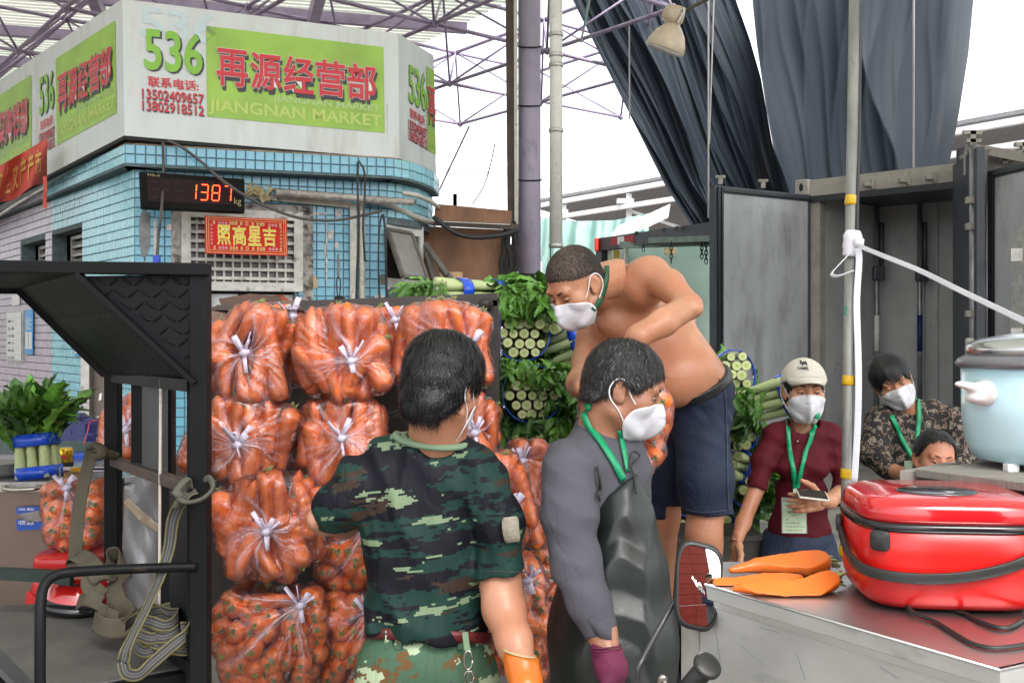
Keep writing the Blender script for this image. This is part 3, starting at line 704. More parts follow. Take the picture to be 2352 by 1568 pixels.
# whiteboard and blue notices on the left wall
bl = flatm('notice_blue', (.03, .28, .62), .4)
def wallq(u0, v0, u1, v1, off=.03):
    a_ = WL.hit(u0, v0, off); b_ = WL.hit(u1, v1, off); xa, xb = WL.x_of(a_), WL.x_of(b_); zt, zb2 = a_.z, b_.z
    return Quad(WL.at(xa, zt, off), WL.at(xb, zt, off), WL.at(xb, zb2, off), WL.at(xa, zb2, off))
q = wallq(14, 715, 52, 832); wb = thing('notice_board', 'white price board with ruled lines in a grey frame on lavender tiles', 'board', q.p[3])
MB().prism([q.m(0, 0), q.m(1, 0), q.m(1, 1), q.m(0, 1)], -q.n*.03).build('frame', alu, wb)
box_on(q, .06, .04, .94, .96, .004, 'sheet', paper, wb)
for k in range(1, 7): box_on(q, .08, k/7-.004, .92, k/7+.002, .007, 'ruled_line', flatm('line_teal', (.25, .5, .55)) if 'line_teal' not in bpy.data.materials else bpy.data.materials['line_teal'], wb)
for k in range(6): text_on(random.choice(['白菜', '生菜', '青瓜', '萝卜']), lambda x, y: q.m(x, y, .008), .14, (k+.35)/7, .55, (k+.75)/7, 'handwriting', shadowp, wb)
for (a_, lab) in (((57, 712, 75, 814), 'tall blue notice sheet with white panels beside the price board'), ((170, 770, 190, 818), 'blue notice sheet low on the pale blue tiles')):
    q = wallq(*a_); nb_ = MB().prism([q.m(0, 0), q.m(1, 0), q.m(1, 1), q.m(0, 1)], -q.n*.004).solo('wall_notice', bl, lab, 'notice')
    box_on(q, .08, .12, .48, .5, .003, 'white_panel', paper, nb_); box_on(q, .54, .12, .94, .5, .003, 'white_panel', paper, nb_)
    for k in range(6): box_on(q, .12, .56+k*.05, .9-.2*(k % 2), .575+k*.05, .003, 'text_line', whitep, nb_)
q = wallq(27, 678, 43, 700); MB().prism([q.m(0, 0), q.m(1, 0), q.m(1, 1), q.m(0, 1)], -q.n*.01).solo('paper_sheet', paper, 'small cream sheet stuck on lavender tiles above the price board', 'paper')
# ================================================================== ROOF, COLUMNS, TARPAULINS, TRUCKS, FAR SHED
purp = M('lavender_steel_paint', (.34, .28, .41), .5, var=.18, vs=6, bump=.1, dirt=(.10, .08, .12), ds=5, dt=.62)
purpd = M('lavender_column_paint', (.31, .275, .36), .55, var=.15, vs=4, bump=.25, bs=30, dirt=(.035, .03, .035), ds=2.6, dt=.55, dw=.25, stretch=(1, 1, .5))
sheet = M('corrugated_roof_sheet', (.52, .52, .46), .5, var=.08, vs=1, bump=0, tint=((.36, .46, .34), .12))
ZR = 7.2
ax = Vector((1, .22, 0)).normalized(); ay = Vector((-ax.y, ax.x, 0))
e1, e2 = onz(1152, 14, ZR), onz(950, 112, ZR)
def edge_x(y):       # roof boundary on the right
    if y < 11.2: return 16
    t = (y-e1.y)/(e2.y-e1.y); return e1.x+(e2.x-e1.x)*t
rm = MB(); pit = .16; y = -2.4  # unseen near sheets, added over the viewer to shade the foreground
rows = []
while y < 34:
    for dz, dy in ((0, 0), (0, .5), (.045, .6), (.045, .9)):
        yy = y+dy*pit; xr = min(edge_x(yy), 16); rows.append([Vector((-26, yy-6 if yy > 11.2 else yy, ZR+dz)), Vector((xr, yy+(xr*.0), ZR+dz))])
    y += pit
for a, b in zip(rows[:-1], rows[1:]): rm.add([a[0], a[1], b[1], b[0]], [(0, 1, 2, 3)])
nt_ = sheet.node_tree; tlr = nt_.nodes.new('ShaderNodeBsdfTranslucent'); tlr.inputs[0].default_value = (.80, .80, .72, 1); mxr = nt_.nodes.new('ShaderNodeMixShader'); mxr.inputs[0].default_value = .35
nt_.links.new(nt_.nodes['Principled BSDF'].outputs[0], mxr.inputs[1]); nt_.links.new(tlr.outputs[0], mxr.inputs[2]); nt_.links.new(mxr.outputs[0], nt_.nodes['Material Output'].inputs[0])
roof = thing('market_roof', 'high corrugated market roof sheet over a lavender steel space frame', 'roof', (-2, 18, 6))
rm.build('corrugated_sheet', sheet, roof)
A0 = onz(1033, 192, 6.0); B0 = onz(1441, 55, 6.0); va = (B0-A0)*.6; vb = Vector((-va.y*-1, -va.x, 0)); vb = Vector((va.y, -va.x, 0))*.82
bars = set(); 
def inview(p, m=250):
    if p.y < 4: return False
    u = 1176+p.x/p.y*FPX; v = 770-(p.z-CAMZ)/p.y*FPX; return -m < u < 2352+m and -m < v < 420
def hub(i, j, up): 
    p = A0+va*i+vb*j
    return (p+(va+vb)/2+Vector((0, 0, 1.0))) if up else p
segs = []
for i in range(-8, 10):
    for j in range(-8, 13):
        p = hub(i, j, 0)
        for (q, r_) in ((hub(i+1, j, 0), .030), (hub(i, j+1, 0), .030), (hub(i, j, 1), .019), (hub(i-1, j, 1), .019), (hub(i, j-1, 1), .019), (hub(i-1, j-1, 1), .019)): segs.append((p, q, r_))
        q = hub(i, j, 1)
        for r2 in (hub(i+1, j, 1), hub(i, j+1, 1)): segs.append((q, r2, .032))
segs = [s_ for s_ in segs if inview(s_[0]) and inview(s_[1]) and s_[0].y < 21 and s_[1].y < 21 and s_[0].x < 2.2 and s_[1].x < 2.2]
segs.sort(key=lambda s_: (s_[0]-Vector((0, 0, CAMZ))).length); segs = segs[:300]
for p, q, r_ in segs: MB().tube([p, q], r_, 7).build('truss_bar', purp, roof, True)
hubs = {}
for p, q, r_ in segs: hubs[tuple(round(c, 2) for c in p)] = p
for p in hubs.values(): MB().lathe([(.02, -.06), (.06, -.02), (.06, .02), (.02, .06)], p, 8).build('truss_hub', purp, roof, True)
# purlins under the sheet
for k in range(7):
    y = 13.5+k*2.1; MB().beam(Vector((-16, y-4, ZR-.10)), Vector((edge_x(y), y, ZR-.10)), .12, .18).build('purlin', purp, roof)
for k in range(4):
    x_ = -2-k*3.5; MB().beam(Vector((x_, 12, ZR-.3)), Vector((x_-4.6, 28, ZR-.3)), .16, .24).build('rafter', purp, roof)

def post(u0, u1, v0, v1, Y, name, mat, label, cat, n=20, tl=0):
    r_ = (u1-u0)/2/FPX*Y; uc = (u0+u1)/2
    return MB().tube([P(uc+tl, v0, Y), P(uc, v1, Y)], r_, n).solo(name, mat, label, cat, smooth=True)
colm = post(1190, 1242, -60, 960, 10, 'roof_column', purpd, 'thick lavender steel column stained black near its foot', 'column')
bd = M('rusty_brown_steel', (.07, .05, .04), .7, var=.4, vs=6, bump=.3)
mb = MB(); mb.beam(P(1171, -40, 9.9), P(1176, 520, 9.9), .09, .09); mb.build('side_channel', bd, colm)
mb = MB(); mb.beam(P(1184, -40, 9.8), P(1186, 515, 9.8), .035, .03); mb.build('side_conduit', pvc, colm)
for v in (107, 242, 413, 628): MB().tube([P(1217+27*math.cos(t), v+2*math.sin(t), 10-.12*abs(math.sin(t))) for t in np.linspace(0, PI, 10)], .008, 5).build('wire_tie', dark, colm)
# frayed cables at the foot of the channel
mb = MB()
for k in range(9):
    u = 1172+random.uniform(-8, 12); mb.tube(catmull([P(u, 510, 9.6), P(u+random.uniform(-12, 12), 560, 9.5), P(u+random.uniform(-18, 14), 610, 9.5), P(u+random.uniform(-25, 10), 665, 9.5)], 4), random.uniform(.012, .03), 5)
mb.solo('cable_bundle', M('burnt_cable_bundle', (.02, .018, .018), .8, var=.5, bump=.8), 'black tangled bundle of burnt cables against the lavender column', 'cables')
pipe = post(1262, 1292, -60, 560, 9.2, 'drain_pipe', M('white_drain_pipe', (.62, .62, .58), .45, var=.06, vs=8, bump=.1, dirt=(.06, .05, .05), ds=30, dt=.64, dw=.04), 'white plastic rainwater pipe standing beside the lavender column', 'pipe')
for v in (80, 127, 150, 300, 564): MB().lathe([(.064, -.02), (.068, -.015), (.068, .015), (.064, .02)], P(1277, v, 9.2), 20).build('pipe_collar' if v in (127, 150) else 'pipe_clamp', alu, pipe, True)
# brown boards
brn = M('stained_plywood', (.26, .13, .075), .75, var=.35, vs=4, bump=.3, dirt=(.05, .03, .02), ds=3.5, dt=.55, dw=.15, stretch=(1, 1, .4))
brd = thing('plywood_hoarding', 'stained brown plywood hoarding with metal rail between booth and column', 'hoarding', P(1085, 700, 9.5))
MB().prism([P(1000, 468, 9.5), P(1176, 484, 9.5), P(1174, 518, 9.5), P(996, 508, 9.5)], (0, .05, 0)).build('upper_panel', brn, brd)
MB().prism([P(955, 518, 9.75)]+[P(1172, 528, 9.6), P(1168, 600, 9.6), P(1158, 650, 9.6), P(1140, 680, 9.6), P(1010, 700, 9.6), P(955, 700, 9.75)], (0, .06, 0)).build('lower_panel', brn, brd)
MB().beam(P(996, 512, 9.4), P(1192, 522, 9.4), .06, .05).build('rail', bd, brd)
MB().beam(P(996, 508, 9.36), P(1172, 516, 9.36), .02, .01).build('rail_strip', pvc, brd)
MB().prism([P(1010, 625, 9.3), P(1062, 624, 9.3), P(1064, 668, 9.3), P(1012, 668, 9.3)], (0, .02, 0)).build('pale_offcut', M('pale_plywood', (.50, .34, .18), .7, var=.15, vs=10, bump=.1), brd)
cable([P(995, 498, 9.2), P(1030, 525, 9.2), P(1060, 540, 9.2), P(1100, 545, 9.2), P(1150, 540, 9.2), P(1190, 528, 9.3)], .025, 'thick black cable drooping below the hoarding rail')

# ---- tarpaulins
tarpm = M('navy_tarpaulin', (.013, .019, .030), .55, var=.25, vs=1.2, bump=.25, bs=14, tint=((.019, .026, .032), .5), dirt=(.06, .054, .050), ds=1.4, dt=.60, dw=.2, stretch=(1, 1, .25), spec=.22)
def interp(pts, t):
    pts = np.array(pts, float); s_ = (pts[:, 1]-pts[0, 1])/(pts[-1, 1]-pts[0, 1]); v = pts[0, 1]+(pts[-1, 1]-pts[0, 1])*t
    return np.interp(t, s_, pts[:, 0]), v
def sharpw(x): return 1-2*abs((x % 1)-.5)**.7*2**.7*.5
def tarp_fn(Ledge, Redge, Y, ridges, curl=0, lean=0):
    def f(x, y):
        ul, vl = interp(Ledge, y); ur, vr = interp(Redge, y)
        xx = x+.02*math.sin(y*5+x*9)
        d = 0
        for fr_, am, ph, sl in ridges:
            q = xx*fr_+ph+sl*y+.25*math.sin(y*3+fr_); d += am*(abs(math.sin(q*PI))**.8-.5)
        yy = Y+d+lean*y
        if curl: c = max(0, (x-.86)/.14); yy += curl*c*c; 
        return P(ul+(ur-ul)*x, vl+(vr-vl)*x, yy)
    return f
Lt = MB().grid(tarp_fn([(1290, -60), (1315, 0), (1360, 90), (1445, 260), (1530, 430), (1590, 520)], [(1672, -60), (1690, 0), (1722, 90), (1748, 180), (1772, 320), (1806, 470)], 15.6,
    [(2.2, .22, .2, .4), (6, .08, .1, -.8), (13, .035, .5, 1.0), (27, .010, .3, 0)]), 190, 70)
tarp1 = Lt.solo('tarpaulin', tarpm, 'pleated navy tarpaulin hanging slanted, the left one of the two', 'tarpaulin', smooth=True)
Rt = MB().grid(tarp_fn([(1716, -60), (1728, 0), (1738, 100), (1760, 250), (1784, 380), (1806, 470)], [(2240, -60), (2236, 0), (2225, 120), (2203, 260), (2180, 380), (2170, 440)], 15.0,
    [(1.5, .25, .1, .1), (6, .05, .4, .5), (13, .02, .2, -.4)], curl=1.6), 150, 60)
tarp2 = Rt.solo('tarpaulin', tarpm, 'broad smooth navy tarpaulin hanging behind the open container, the right one of the two', 'tarpaulin', smooth=True)
tg = flatm('green_tape', (.03, .22, .15), .5)
for (u, v) in ((1740, 415*.57), (1752, 330)): MB().prism([P(u-8, v-5, 14.8), P(u+10, v-6, 14.8), P(u+12, v+4, 14.8), P(u-7, v+5, 14.8)], (0, .01, 0)).build('tape_patch', tg, tarp1) if False else None
ropem = flatm('grey_rope', (.35, .35, .36), .8)
def rope(pts, r, lab): return MB().tube([Vector(p) for p in pts], r, 6).solo('rope', ropem, lab, 'rope')
rope([P(1445, 60, 13.5), P(1446, 275, 13.5)], .012, 'thin grey rope hanging straight down from the truss hub')
rope([P(1627, -40, 13.2), P(1627, 500, 13.2)], .013, 'pale rope hanging in front of the left tarpaulin to the trailer roof')
rope([P(1641, -40, 13.3), P(1629, 330, 13.25)], .010, 'second pale rope joining the first in front of the left tarpaulin')
rope([P(2099, -40, 12.6), P(2098, 385, 12.6)], .014, 'pale rope hanging straight in front of the right tarpaulin')
rope([P(1358, -20, 12), P(1344, 50, 12), P(1334, 98, 12)], .016, 'twisted grey rope dangling from the truss at the left tarpaulin edge')
MB().tube([P(1352, -20, 11.8), P(1341, 68, 11.8)], .006, 5).solo('rope', flatm('teal_twine', (.05, .3, .3)), 'thin teal twine dangling beside the twisted rope', 'rope')
# flood light
lw = M('dirty_cream_lamp', (.62, .50, .38), .35, var=.15, vs=8, bump=.1)
fl = thing('floodlight', 'dirty cream bell shaped floodlight hung from the truss rail', 'lamp', P(1560, 55, 10.5))
Rl = rot('X', .2) @ rot('Y', PI+.35)
c0 = P(1553, 52, 10.5)
MB().lathe([(.10, -.10), (.115, -.04), (.12, .03), (.10, .06), (.06, .08), (.06, .10)], P(1546, 38, 10.5), 18, Rl).build('ballast_housing', lw, fl, True)
MB().lathe([(.05, -.16), (.06, -.02), (.06, .02), (.10, .06), (.16, .13), (.20, .22), (.215, .30), (.21, .31), (.19, .30)], P(1551, 50, 10.5), 28, Rl @ rot('X', 0)).build('bell_shade', lw, fl, True)
MB().beam(P(1535, 24, 10.5), P(1570, 22, 10.4), .05, .03).beam(P(1573, 22, 10.4), P(1556, 55, 10.4), .035, .02).build('yoke', alu, fl)
MB().tube([P(1630, -3, 10.5), P(1572, 25, 10.5)], .018, 7).build('hanger_rod', bd, fl)

# ---- far shed on the right and its middle part
shw = M('white_painted_steel', (.8, .8, .8), .4, bump=0); shg = M('shed_roof_underside', (.26, .25, .26), .7, var=.15, vs=2, bump=.2, bs=10, stretch=(8, 1, 1))
SP = Plane(1240, 34, 2420, 20.0)
z1_, z2_, z3_ = z_at(470, SP.hit(1250, 470).y), z_at(505, SP.hit(1250, 505).y), z_at(545, SP.hit(1250, 545).y)
shed = thing('far_shed', 'long open market shed with white gutters in the far background', 'shed', SP.at(0, 0))
mb = MB(); a = [SP.at(-1, z1_+.15, 0), SP.at(SP.L+6, z1_+.15, 0), SP.at(SP.L+6, z1_-1.1, -7), SP.at(-1, z1_-1.1, -7)]; mb.prism(a, (0, 0, .08)); mb.build('roof', shg, shed)
for zz, o in ((z1_, 0), (z2_, .1)): MB().beam(SP.at(-1, zz, o), SP.at(SP.L+6, zz, o), .16, .14).build('gutter', shw, shed)
k = 0; x = 1.2
while x < SP.L+4:
    MB().beam(SP.at(x, 0, -.1), SP.at(x, z1_-.1, -.1), .16).build('post', shw, shed)
    MB().box(SP.at(x, z1_-.35, .05), (.5, .3, .14)).build('bracket', shw, shed)
    MB().beam(SP.at(x, z2_-.1, -.1), SP.at(x+2.2, z3_-.6, -2.2), .09).build('brace', shw, shed)
    MB().beam(SP.at(x+.3, z3_-.4, -2), SP.at(x+3.2, z2_-.2, -4), .06).build('brace', M('far_steel_grey', (.5, .5, .52), .5, bump=0) if 'far_steel_grey' not in bpy.data.materials else bpy.data.materials['far_steel_grey'], shed); x += 3.2
mb = MB(); mb.prism([SP.at(-1, z3_-.6, -7), SP.at(SP.L+6, z3_-.6, -7), SP.at(SP.L+6, z1_-.9, -7), SP.at(-1, z1_-.9, -7)], (0, .1, 0)); mb.build('rear_valance', shg, shed)
tealc = M('pale_teal_netting', (.40, .62, .57), .8, var=.12, vs=2, bump=.3, bs=6)
def cloth_fn(top, bot, Y, nf, amp):
    def f(x, y):
        u0, v0 = interp2(top, x); u1, v1 = interp2(bot, x); return P(u0+(u1-u0)*y, v0+(v1-v0)*y, Y+amp*math.sin(x*nf+y)+amp*.5*math.sin(x*nf*2.3+2*y))
    return f
def interp2(pts, t):
    pts = np.array(pts, float); s_ = (pts[:, 0]-pts[0, 0])/(pts[-1, 0]-pts[0, 0]); return pts[0, 0]+(pts[-1, 0]-pts[0, 0])*t, np.interp(t, s_, pts[:, 1])
MB().grid(cloth_fn([(1240, 500), (1320, 508), (1410, 506), (1490, 490)], [(1240, 600), (1330, 590), (1400, 605), (1490, 560)], 21, 30, .12), 60, 12).solo('shade_cloth', tealc, 'pale teal netting draped along the far shed beside the drain pipe', 'cloth', smooth=True)
MB().grid(cloth_fn([(1415, 520), (1480, 495), (1540, 468)], [(1400, 545), (1470, 530), (1535, 500)], 20, 9, .06), 30, 8).solo('shade_cloth', M('white_canvas', (.75, .77, .76), .8, bump=.1), 'white canvas awning stretched above the green trailer', 'cloth', smooth=True)
MB().grid(cloth_fn([(1245, 588), (1300, 596), (1380, 590)], [(1245, 680), (1300, 690), (1380, 690)], 19, 12, .1), 30, 8).solo('shade_cloth', tealc, 'lower teal netting hanging behind the shirtless worker', 'cloth', smooth=True)
cable([P(1264, 600, 9.3), P(1266, 520, 9.3), P(1282, 400, 9.3), P(1288, 330, 9.3)], .007, 'thin wire beside the white drain pipe', cableG)
cable([P(1003, 450, 15), P(1033, 385, 15), P(1045, 360, 15), P(1078, 290, 15)], .014, 'thin slack wire against the white sky left of the column', cableG)
cable([P(1085, 470, 15), P(1110, 430, 15), P(1125, 385, 15), P(1137, 330, 15)], .010, 'second slack wire near the column against the white sky', cableG)
# hall far away left of the column, haze put into its pale colour
hall = thing('distant_hall', 'distant building between booth and column, haze put into its pale colour', 'building', P(1080, 770, 70))
hm = M('haze_tinted_cladding', (.8, .82, .84), .8, var=.04, bump=0); hm2 = M('haze_tinted_bluegrey', (.58, .63, .68), .8, bump=0)
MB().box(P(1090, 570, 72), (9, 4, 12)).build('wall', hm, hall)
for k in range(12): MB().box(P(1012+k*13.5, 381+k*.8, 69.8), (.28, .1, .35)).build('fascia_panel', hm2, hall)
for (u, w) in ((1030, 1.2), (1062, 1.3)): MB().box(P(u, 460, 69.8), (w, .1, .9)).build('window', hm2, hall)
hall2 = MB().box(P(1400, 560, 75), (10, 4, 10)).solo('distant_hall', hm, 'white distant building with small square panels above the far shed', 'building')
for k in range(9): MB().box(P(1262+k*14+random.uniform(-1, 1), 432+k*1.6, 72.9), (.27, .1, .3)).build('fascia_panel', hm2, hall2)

# ---- container with open doors
cont = M('navy_grey_steel', (.055, .06, .075), .45, var=.2, vs=4, bump=.1, dirt=(.10, .095, .09), ds=3, dt=.6)
cgrey = M('weathered_grey_beam', (.33, .31, .28), .6, var=.2, vs=5, bump=.3, dirt=(.22, .12, .07), ds=5, dt=.62)
cin = M('scuffed_white_liner', (.44, .45, .45), .5, var=.15, vs=2, bump=.1, dirt=(.10, .095, .085), ds=2.5, dt=.58, dw=.15)
rub = M('black_rubber_seal', (.02, .022, .028), .45, bump=.05)
stl = M('scratched_steel_pole', (.28, .28, .29), .4, metal=.6, var=.4, vs=12, bump=.2, stretch=(1, 1, .3))
CF = Plane(1862, 13.35, 2210, 12.0); ct = thing('shipping_container', 'refrigerated shipping container standing open with scuffed pale liner inside', 'container', CF.at(0, 0))
zt = z_at(452, 13.35); zh = z_at(414, 13.35); zf = .12; dep = 1.7
MB().prism([CF.at(-.18, zt, .02), CF.at(CF.L, zt, .02), CF.at(CF.L, zh, .02), CF.at(-.18, zh, .02)], -CF.n*.15).build('header_beam', cgrey, ct)
MB().prism([CF.at(-.05, zt-.08, .05), CF.at(CF.L, zt-.08, .05), CF.at(CF.L, zt, .05), CF.at(-.05, zt, .05)], -CF.n*.05).build('seal', rub, ct)
cc = MB(); 
cc.prism([CF.at(-.19, zt+.02, .08), CF.at(0, zt+.02, .08), CF.at(0, zh+.01, .08), CF.at(-.19, zh+.01, .08)], -CF.n*.17); cco = cc.build('corner_casting', cgrey, ct, bevel=.015)
hh_ = [CF.at(-.095+.03*math.cos(t), (zt+zh)/2+.015+.055*math.sin(t), .083) for t in np.linspace(0, 2*PI, 14)[:-1]]; MB().add(hh_, [tuple(range(13))]).build('casting_hole', dark, cco)
for u in (1993, 2075, 2135): q = CF.hit(u, 400+(2205-u)*.11, .05); MB().box(q, (.1, .08, .05)).box(q+Vector((.05, -.03, 0)), (.03, .05, .12)).build('cam_keeper', cgrey, ct)
MB().prism([CF.at(0, zf, 0), CF.at(.13, zf, 0), CF.at(.13, zt, 0), CF.at(0, zt, 0)], -CF.n*.15).build('left_post', cgrey, ct)
ins = MB(); I = lambda x, z, d: CF.at(x, z, -d)
ins.prism([I(0, zf, dep), I(CF.L, zf, dep), I(CF.L, zt, dep), I(0, zt, dep)], -CF.n*.05); 
wback = ins.build('liner_back', cin, ct)
MB().prism([I(.1, zf, .15), I(.22, zf, dep-.002), I(.22, zt, dep-.002), I(.1, zt, .15)], CF.d*-.04).build('liner_left', cin, ct)
MB().prism([I(CF.L, zf, .0), I(CF.L-.05, zf, dep), I(CF.L-.05, zt, dep), I(CF.L, zt, .0)], CF.d*.04).build('liner_right', cin, ct)
MB().prism([I(0, zt, .0), I(CF.L, zt, .0), I(CF.L, zt, dep), I(0, zt, dep)], (0, 0, .06)).build('ceiling', cont, ct)
MB().prism([I(0, zf, .0), I(CF.L, zf, .0), I(CF.L, zf, dep), I(0, zf, dep)], (0, 0, -.06)).build('floor_plate', cont, ct)
zs = z_at(942, 14.2); MB().prism([I(.22, zf, dep-.03), I(CF.L-.05, zf, dep-.03), I(CF.L-.05, zs, dep-.03), I(.22, zs, dep-.03)], -CF.n*.02).build('kick_plate', M('dark_kick_plate', (.06, .06, .06), .5, var=.3, vs=3), ct)
for u in (1922, 2120, 2152): q = CF.hit(u, 700, -dep+.03); MB().beam(Vector((q.x, q.y, zs)), Vector((q.x, q.y, zt-.01)), .03, .012, CF.n).build('liner_joint', cin, ct)
def load_pole(u, lab, colr):
    q = CF.hit(u, 700, -dep+.3); lo = thing('load_bar', lab, 'load bar', Vector((q.x, q.y, zf)))
    MB().tube([Vector((q.x, q.y, zf)), Vector((q.x, q.y, zt-.03))], .034, 12).build('tube', stl, lo, True)
    zz = z_at(560, q.y); MB().tube([Vector((q.x+.07, q.y, zz-.35)), Vector((q.x+.07, q.y, zz+.30))], .035, 8).build('handle', cont, lo, True)
    MB().box(Vector((q.x+.02, q.y-.02, zz-.42)), (.16, .1, .2)).build('ratchet', cont, lo, bevel=.02)
    z_ = z_at(760, q.y); MB().tube([Vector((q.x, q.y, z_-.28)), Vector((q.x, q.y, z_+.22))], .037, 12).build('tape_wrap', colr, lo, True)
load_pole(2014, 'steel load bar with white wrap standing inside the container, the left one', whitep)
load_pole(2113, 'steel load bar with dark blue wrap standing inside the container, the right one', flatm('navy_tape', (.01, .02, .12)))
def door(pl, x0, x1, z0, z1, nm, lab, panelm, fw=.14, inset=.02):
    d = MB(); d.prism([pl.at(x0, z0), pl.at(x1, z0), pl.at(x1, z1), pl.at(x0, z1)], -pl.n*.10)
    o = d.solo(nm, cont, lab, 'container door') if lab else d.build(nm, cont, ct)
    MB().prism([pl.at(x0+fw, z0+fw, .012), pl.at(x1-fw*.5, z0+fw, .012), pl.at(x1-fw*.5, z1-fw*.7, .012), pl.at(x0+fw, z1-fw*.7, .012)], -pl.n*.008).build('inner_panel', panelm, o)
    for a_, b_ in ((x0+.035, x0+.075), (x0+.095, x0+.12)): MB().prism([pl.at(a_, z0+.02, .025), pl.at(b_, z0+.02, .025), pl.at(b_, z1-.02, .025), pl.at(a_, z1-.02, .025)], -pl.n*.02).build('gasket', rub, o)
    MB().prism([pl.at(x0+.12, z1-.07, .03), pl.at(x1, z1-.07, .03), pl.at(x1, z1-.03, .03), pl.at(x0+.12, z1-.03, .03)], -pl.n*.02).build('gasket', rub, o)
    return o
dp = M('scuffed_door_liner', (.38, .39, .41), .32, var=.15, vs=1.5, bump=.08, dirt=(.13, .13, .14), ds=1.3, dt=.46, dw=.3, stretch=(1.5, 1.5, .5))
DL = Plane(1642, 12.45, 1862, 13.33)
door(DL, 0, DL.L, .15, zt+.02, 'container_door', None, dp)
for u, v in ((1655, 415), (1753, 424)):
    MB().box(P(u, v, 12.8), (.05, .05, .09)).box(P(u, v-9, 12.8), (.12, .05, .03)).build('cam_head', cgrey, ct)
# right: closed edge of the right door and locking rods, then another open door
DR = Plane(2205, 12.0, 2262, 10.8); z2t = z_at(352, 11.2)
drd = MB().prism([DR.at(0, .1), DR.at(DR.L, .1), DR.at(DR.L, z2t), DR.at(0, z2t)], -DR.n*.08).build('right_door_edge', cont, ct)
MB().prism([P(2205, 340, 12)*1, P(2222, 335, 11.9)*1, P(2222, 1150, 11.9), P(2205, 1150, 12)], (0, .1, 0)).build('right_post', cont, ct)
grp = thing('container_end', 'grey ribbed end of the neighbouring container with vertical locking rods', 'container', P(2280, 770, 11)-Vector((0, 0, 1.6)))
MB().prism([P(2222, 350, 11.6), P(2290, 352, 11.2), P(2290, 1150, 11.2), P(2222, 1150, 11.6)], (0, .2, 0)).build('end_wall', cgrey, grp)
for u, w, v0 in ((2236, .045, 330), (2246, .03, 335), (2262, .035, 345)):
    MB().tube([P(u, v0, 11.0), P(u, 1150, 11.0)], w, 12).build('locking_rod', stl if u != 2246 else cgrey, grp, True)
for v in (460, 720, 520): MB().box(P(2240, v, 10.95), (.2, .06, .07)).build('rod_guide', cgrey, grp)
for u, v in ((2233, 318), (2307, 360), (2352, 345)):
    MB().box(P(u, v, 11), (.06, .06, .16)).box(P(u, v-13, 11), (.2, .06, .045)).box(P(u+2, v+6, 11), (.16, .06, .04)).build('cam_head', cgrey, grp)
MB().beam(P(2222, 338, 11.2), P(2420, 375, 10.6), .12, .1).build('top_rail', cgrey, grp)
MB().prism([P(2222, 345, 11.3), P(2400, 372, 10.8), P(2400, 395, 10.8), P(2222, 400, 11.3)], (0, .1, 0)).build('top_panel', cgrey, grp)
MB().box(P(2227, 817, 10.9), (.07, .05, .39)).box(P(2227, 800, 10.85), (.03, .05, .14)).build('door_latch', M('cream_latch', (.5, .5, .46), .5), grp)
D3 = Plane(2268, 10.9, 2460, 9.7); z3t = z_at(393, 10.9)
d3 = door(D3, 0, D3.L, .15, z3t, 'open_truck_side', 'open container door with pale liner and metal strip at the right edge', dp)
MB().prism([D3.at(.38, 1.0, .03), D3.at(.62, 1.0, .03), D3.at(.62, z_at(520, 10.4), .03), D3.at(.42, z_at(535, 10.4), .03)], -D3.n*.01).build('kick_strip', alu, d3)
for v in (585, 768): MB().box(P(2334, v, 10.2), (.12, .03, .13)).build('hinge_plate', alu, d3)

# ---- trailer with pale green inside
TG = Plane(1368, 16.5, 1640, 14.0); zt2 = z_at(548, 16.5); tr = thing('box_trailer', 'box trailer standing open with pale green interior and hanging chains', 'trailer', TG.at(0, 0))
gin = M('pale_green_liner', (.58, .74, .67), .55, var=.08, vs=2, bump=.05, dirt=(.20, .24, .22), ds=6, dt=.66)
MB().prism([TG.at(0, zt2-.2), TG.at(TG.L+.25, zt2-.2), TG.at(TG.L+.25, zt2), TG.at(0, zt2)], -TG.n*.2).build('header_beam', bd if False else cont, tr)
MB().prism([TG.at(0, .8), TG.at(.16, .8), TG.at(.16, zt2-.2), TG.at(0, zt2-.2)], -TG.n*.2).build('left_post', cont, tr)
T = lambda x, z, d: TG.at(x, z, -d)
def vwall(p, q, z0, z1, name, m): MB().prism([Vector((p.x, p.y, z0)), Vector((q.x, q.y, z0)), Vector((q.x, q.y, z1)), Vector((p.x, p.y, z1))], (0, .05, 0)).build(name, m, tr)
ka, kb, kc = P(1396, 770, 16.3), P(1440, 770, 17.4), P(1712, 770, 15.6)
vwall(kb, kc, .8, zt2-.02, 'front_wall', gin); vwall(ka, kb, .8, zt2-.02, 'left_wall', M('cream_liner', (.6, .56, .48), .6, var=.15))
frp = bpy.data.materials.new('translucent_roof_panel'); frp.use_nodes = True; fn_ = frp.node_tree; tl_ = fn_.nodes.new('ShaderNodeBsdfTranslucent'); tl_.inputs[0].default_value = (.8, .85, .82, 1); fn_.links.new(tl_.outputs[0], fn_.nodes['Material Output'].inputs[0])
MB().prism([TG.at(.1, zt2-.03, -.2), TG.at(TG.L+.1, zt2-.03, -.2), Vector((kc.x, kc.y, zt2-.03)), Vector((kb.x, kb.y, zt2-.03))], (0, 0, .01)).build('roof_panel', frp, tr)
MB().prism([T(.1, .8, .1), T(TG.L+.25, .8, .1), Vector((kc.x, kc.y, .8)), Vector((kb.x, kb.y, .8))], (0, 0, -.03)).build('floor_plate', cont, tr)
MB().beam(T(.24, .8, .25), T(.24, zt2-.2, .25), .1, .02).build('yellow_strip', flatm('faded_yellow', (.5, .38, .06)), tr)
gb = M('grey_green_beam', (.22, .29, .27), .6, var=.3, vs=6, bump=.2)
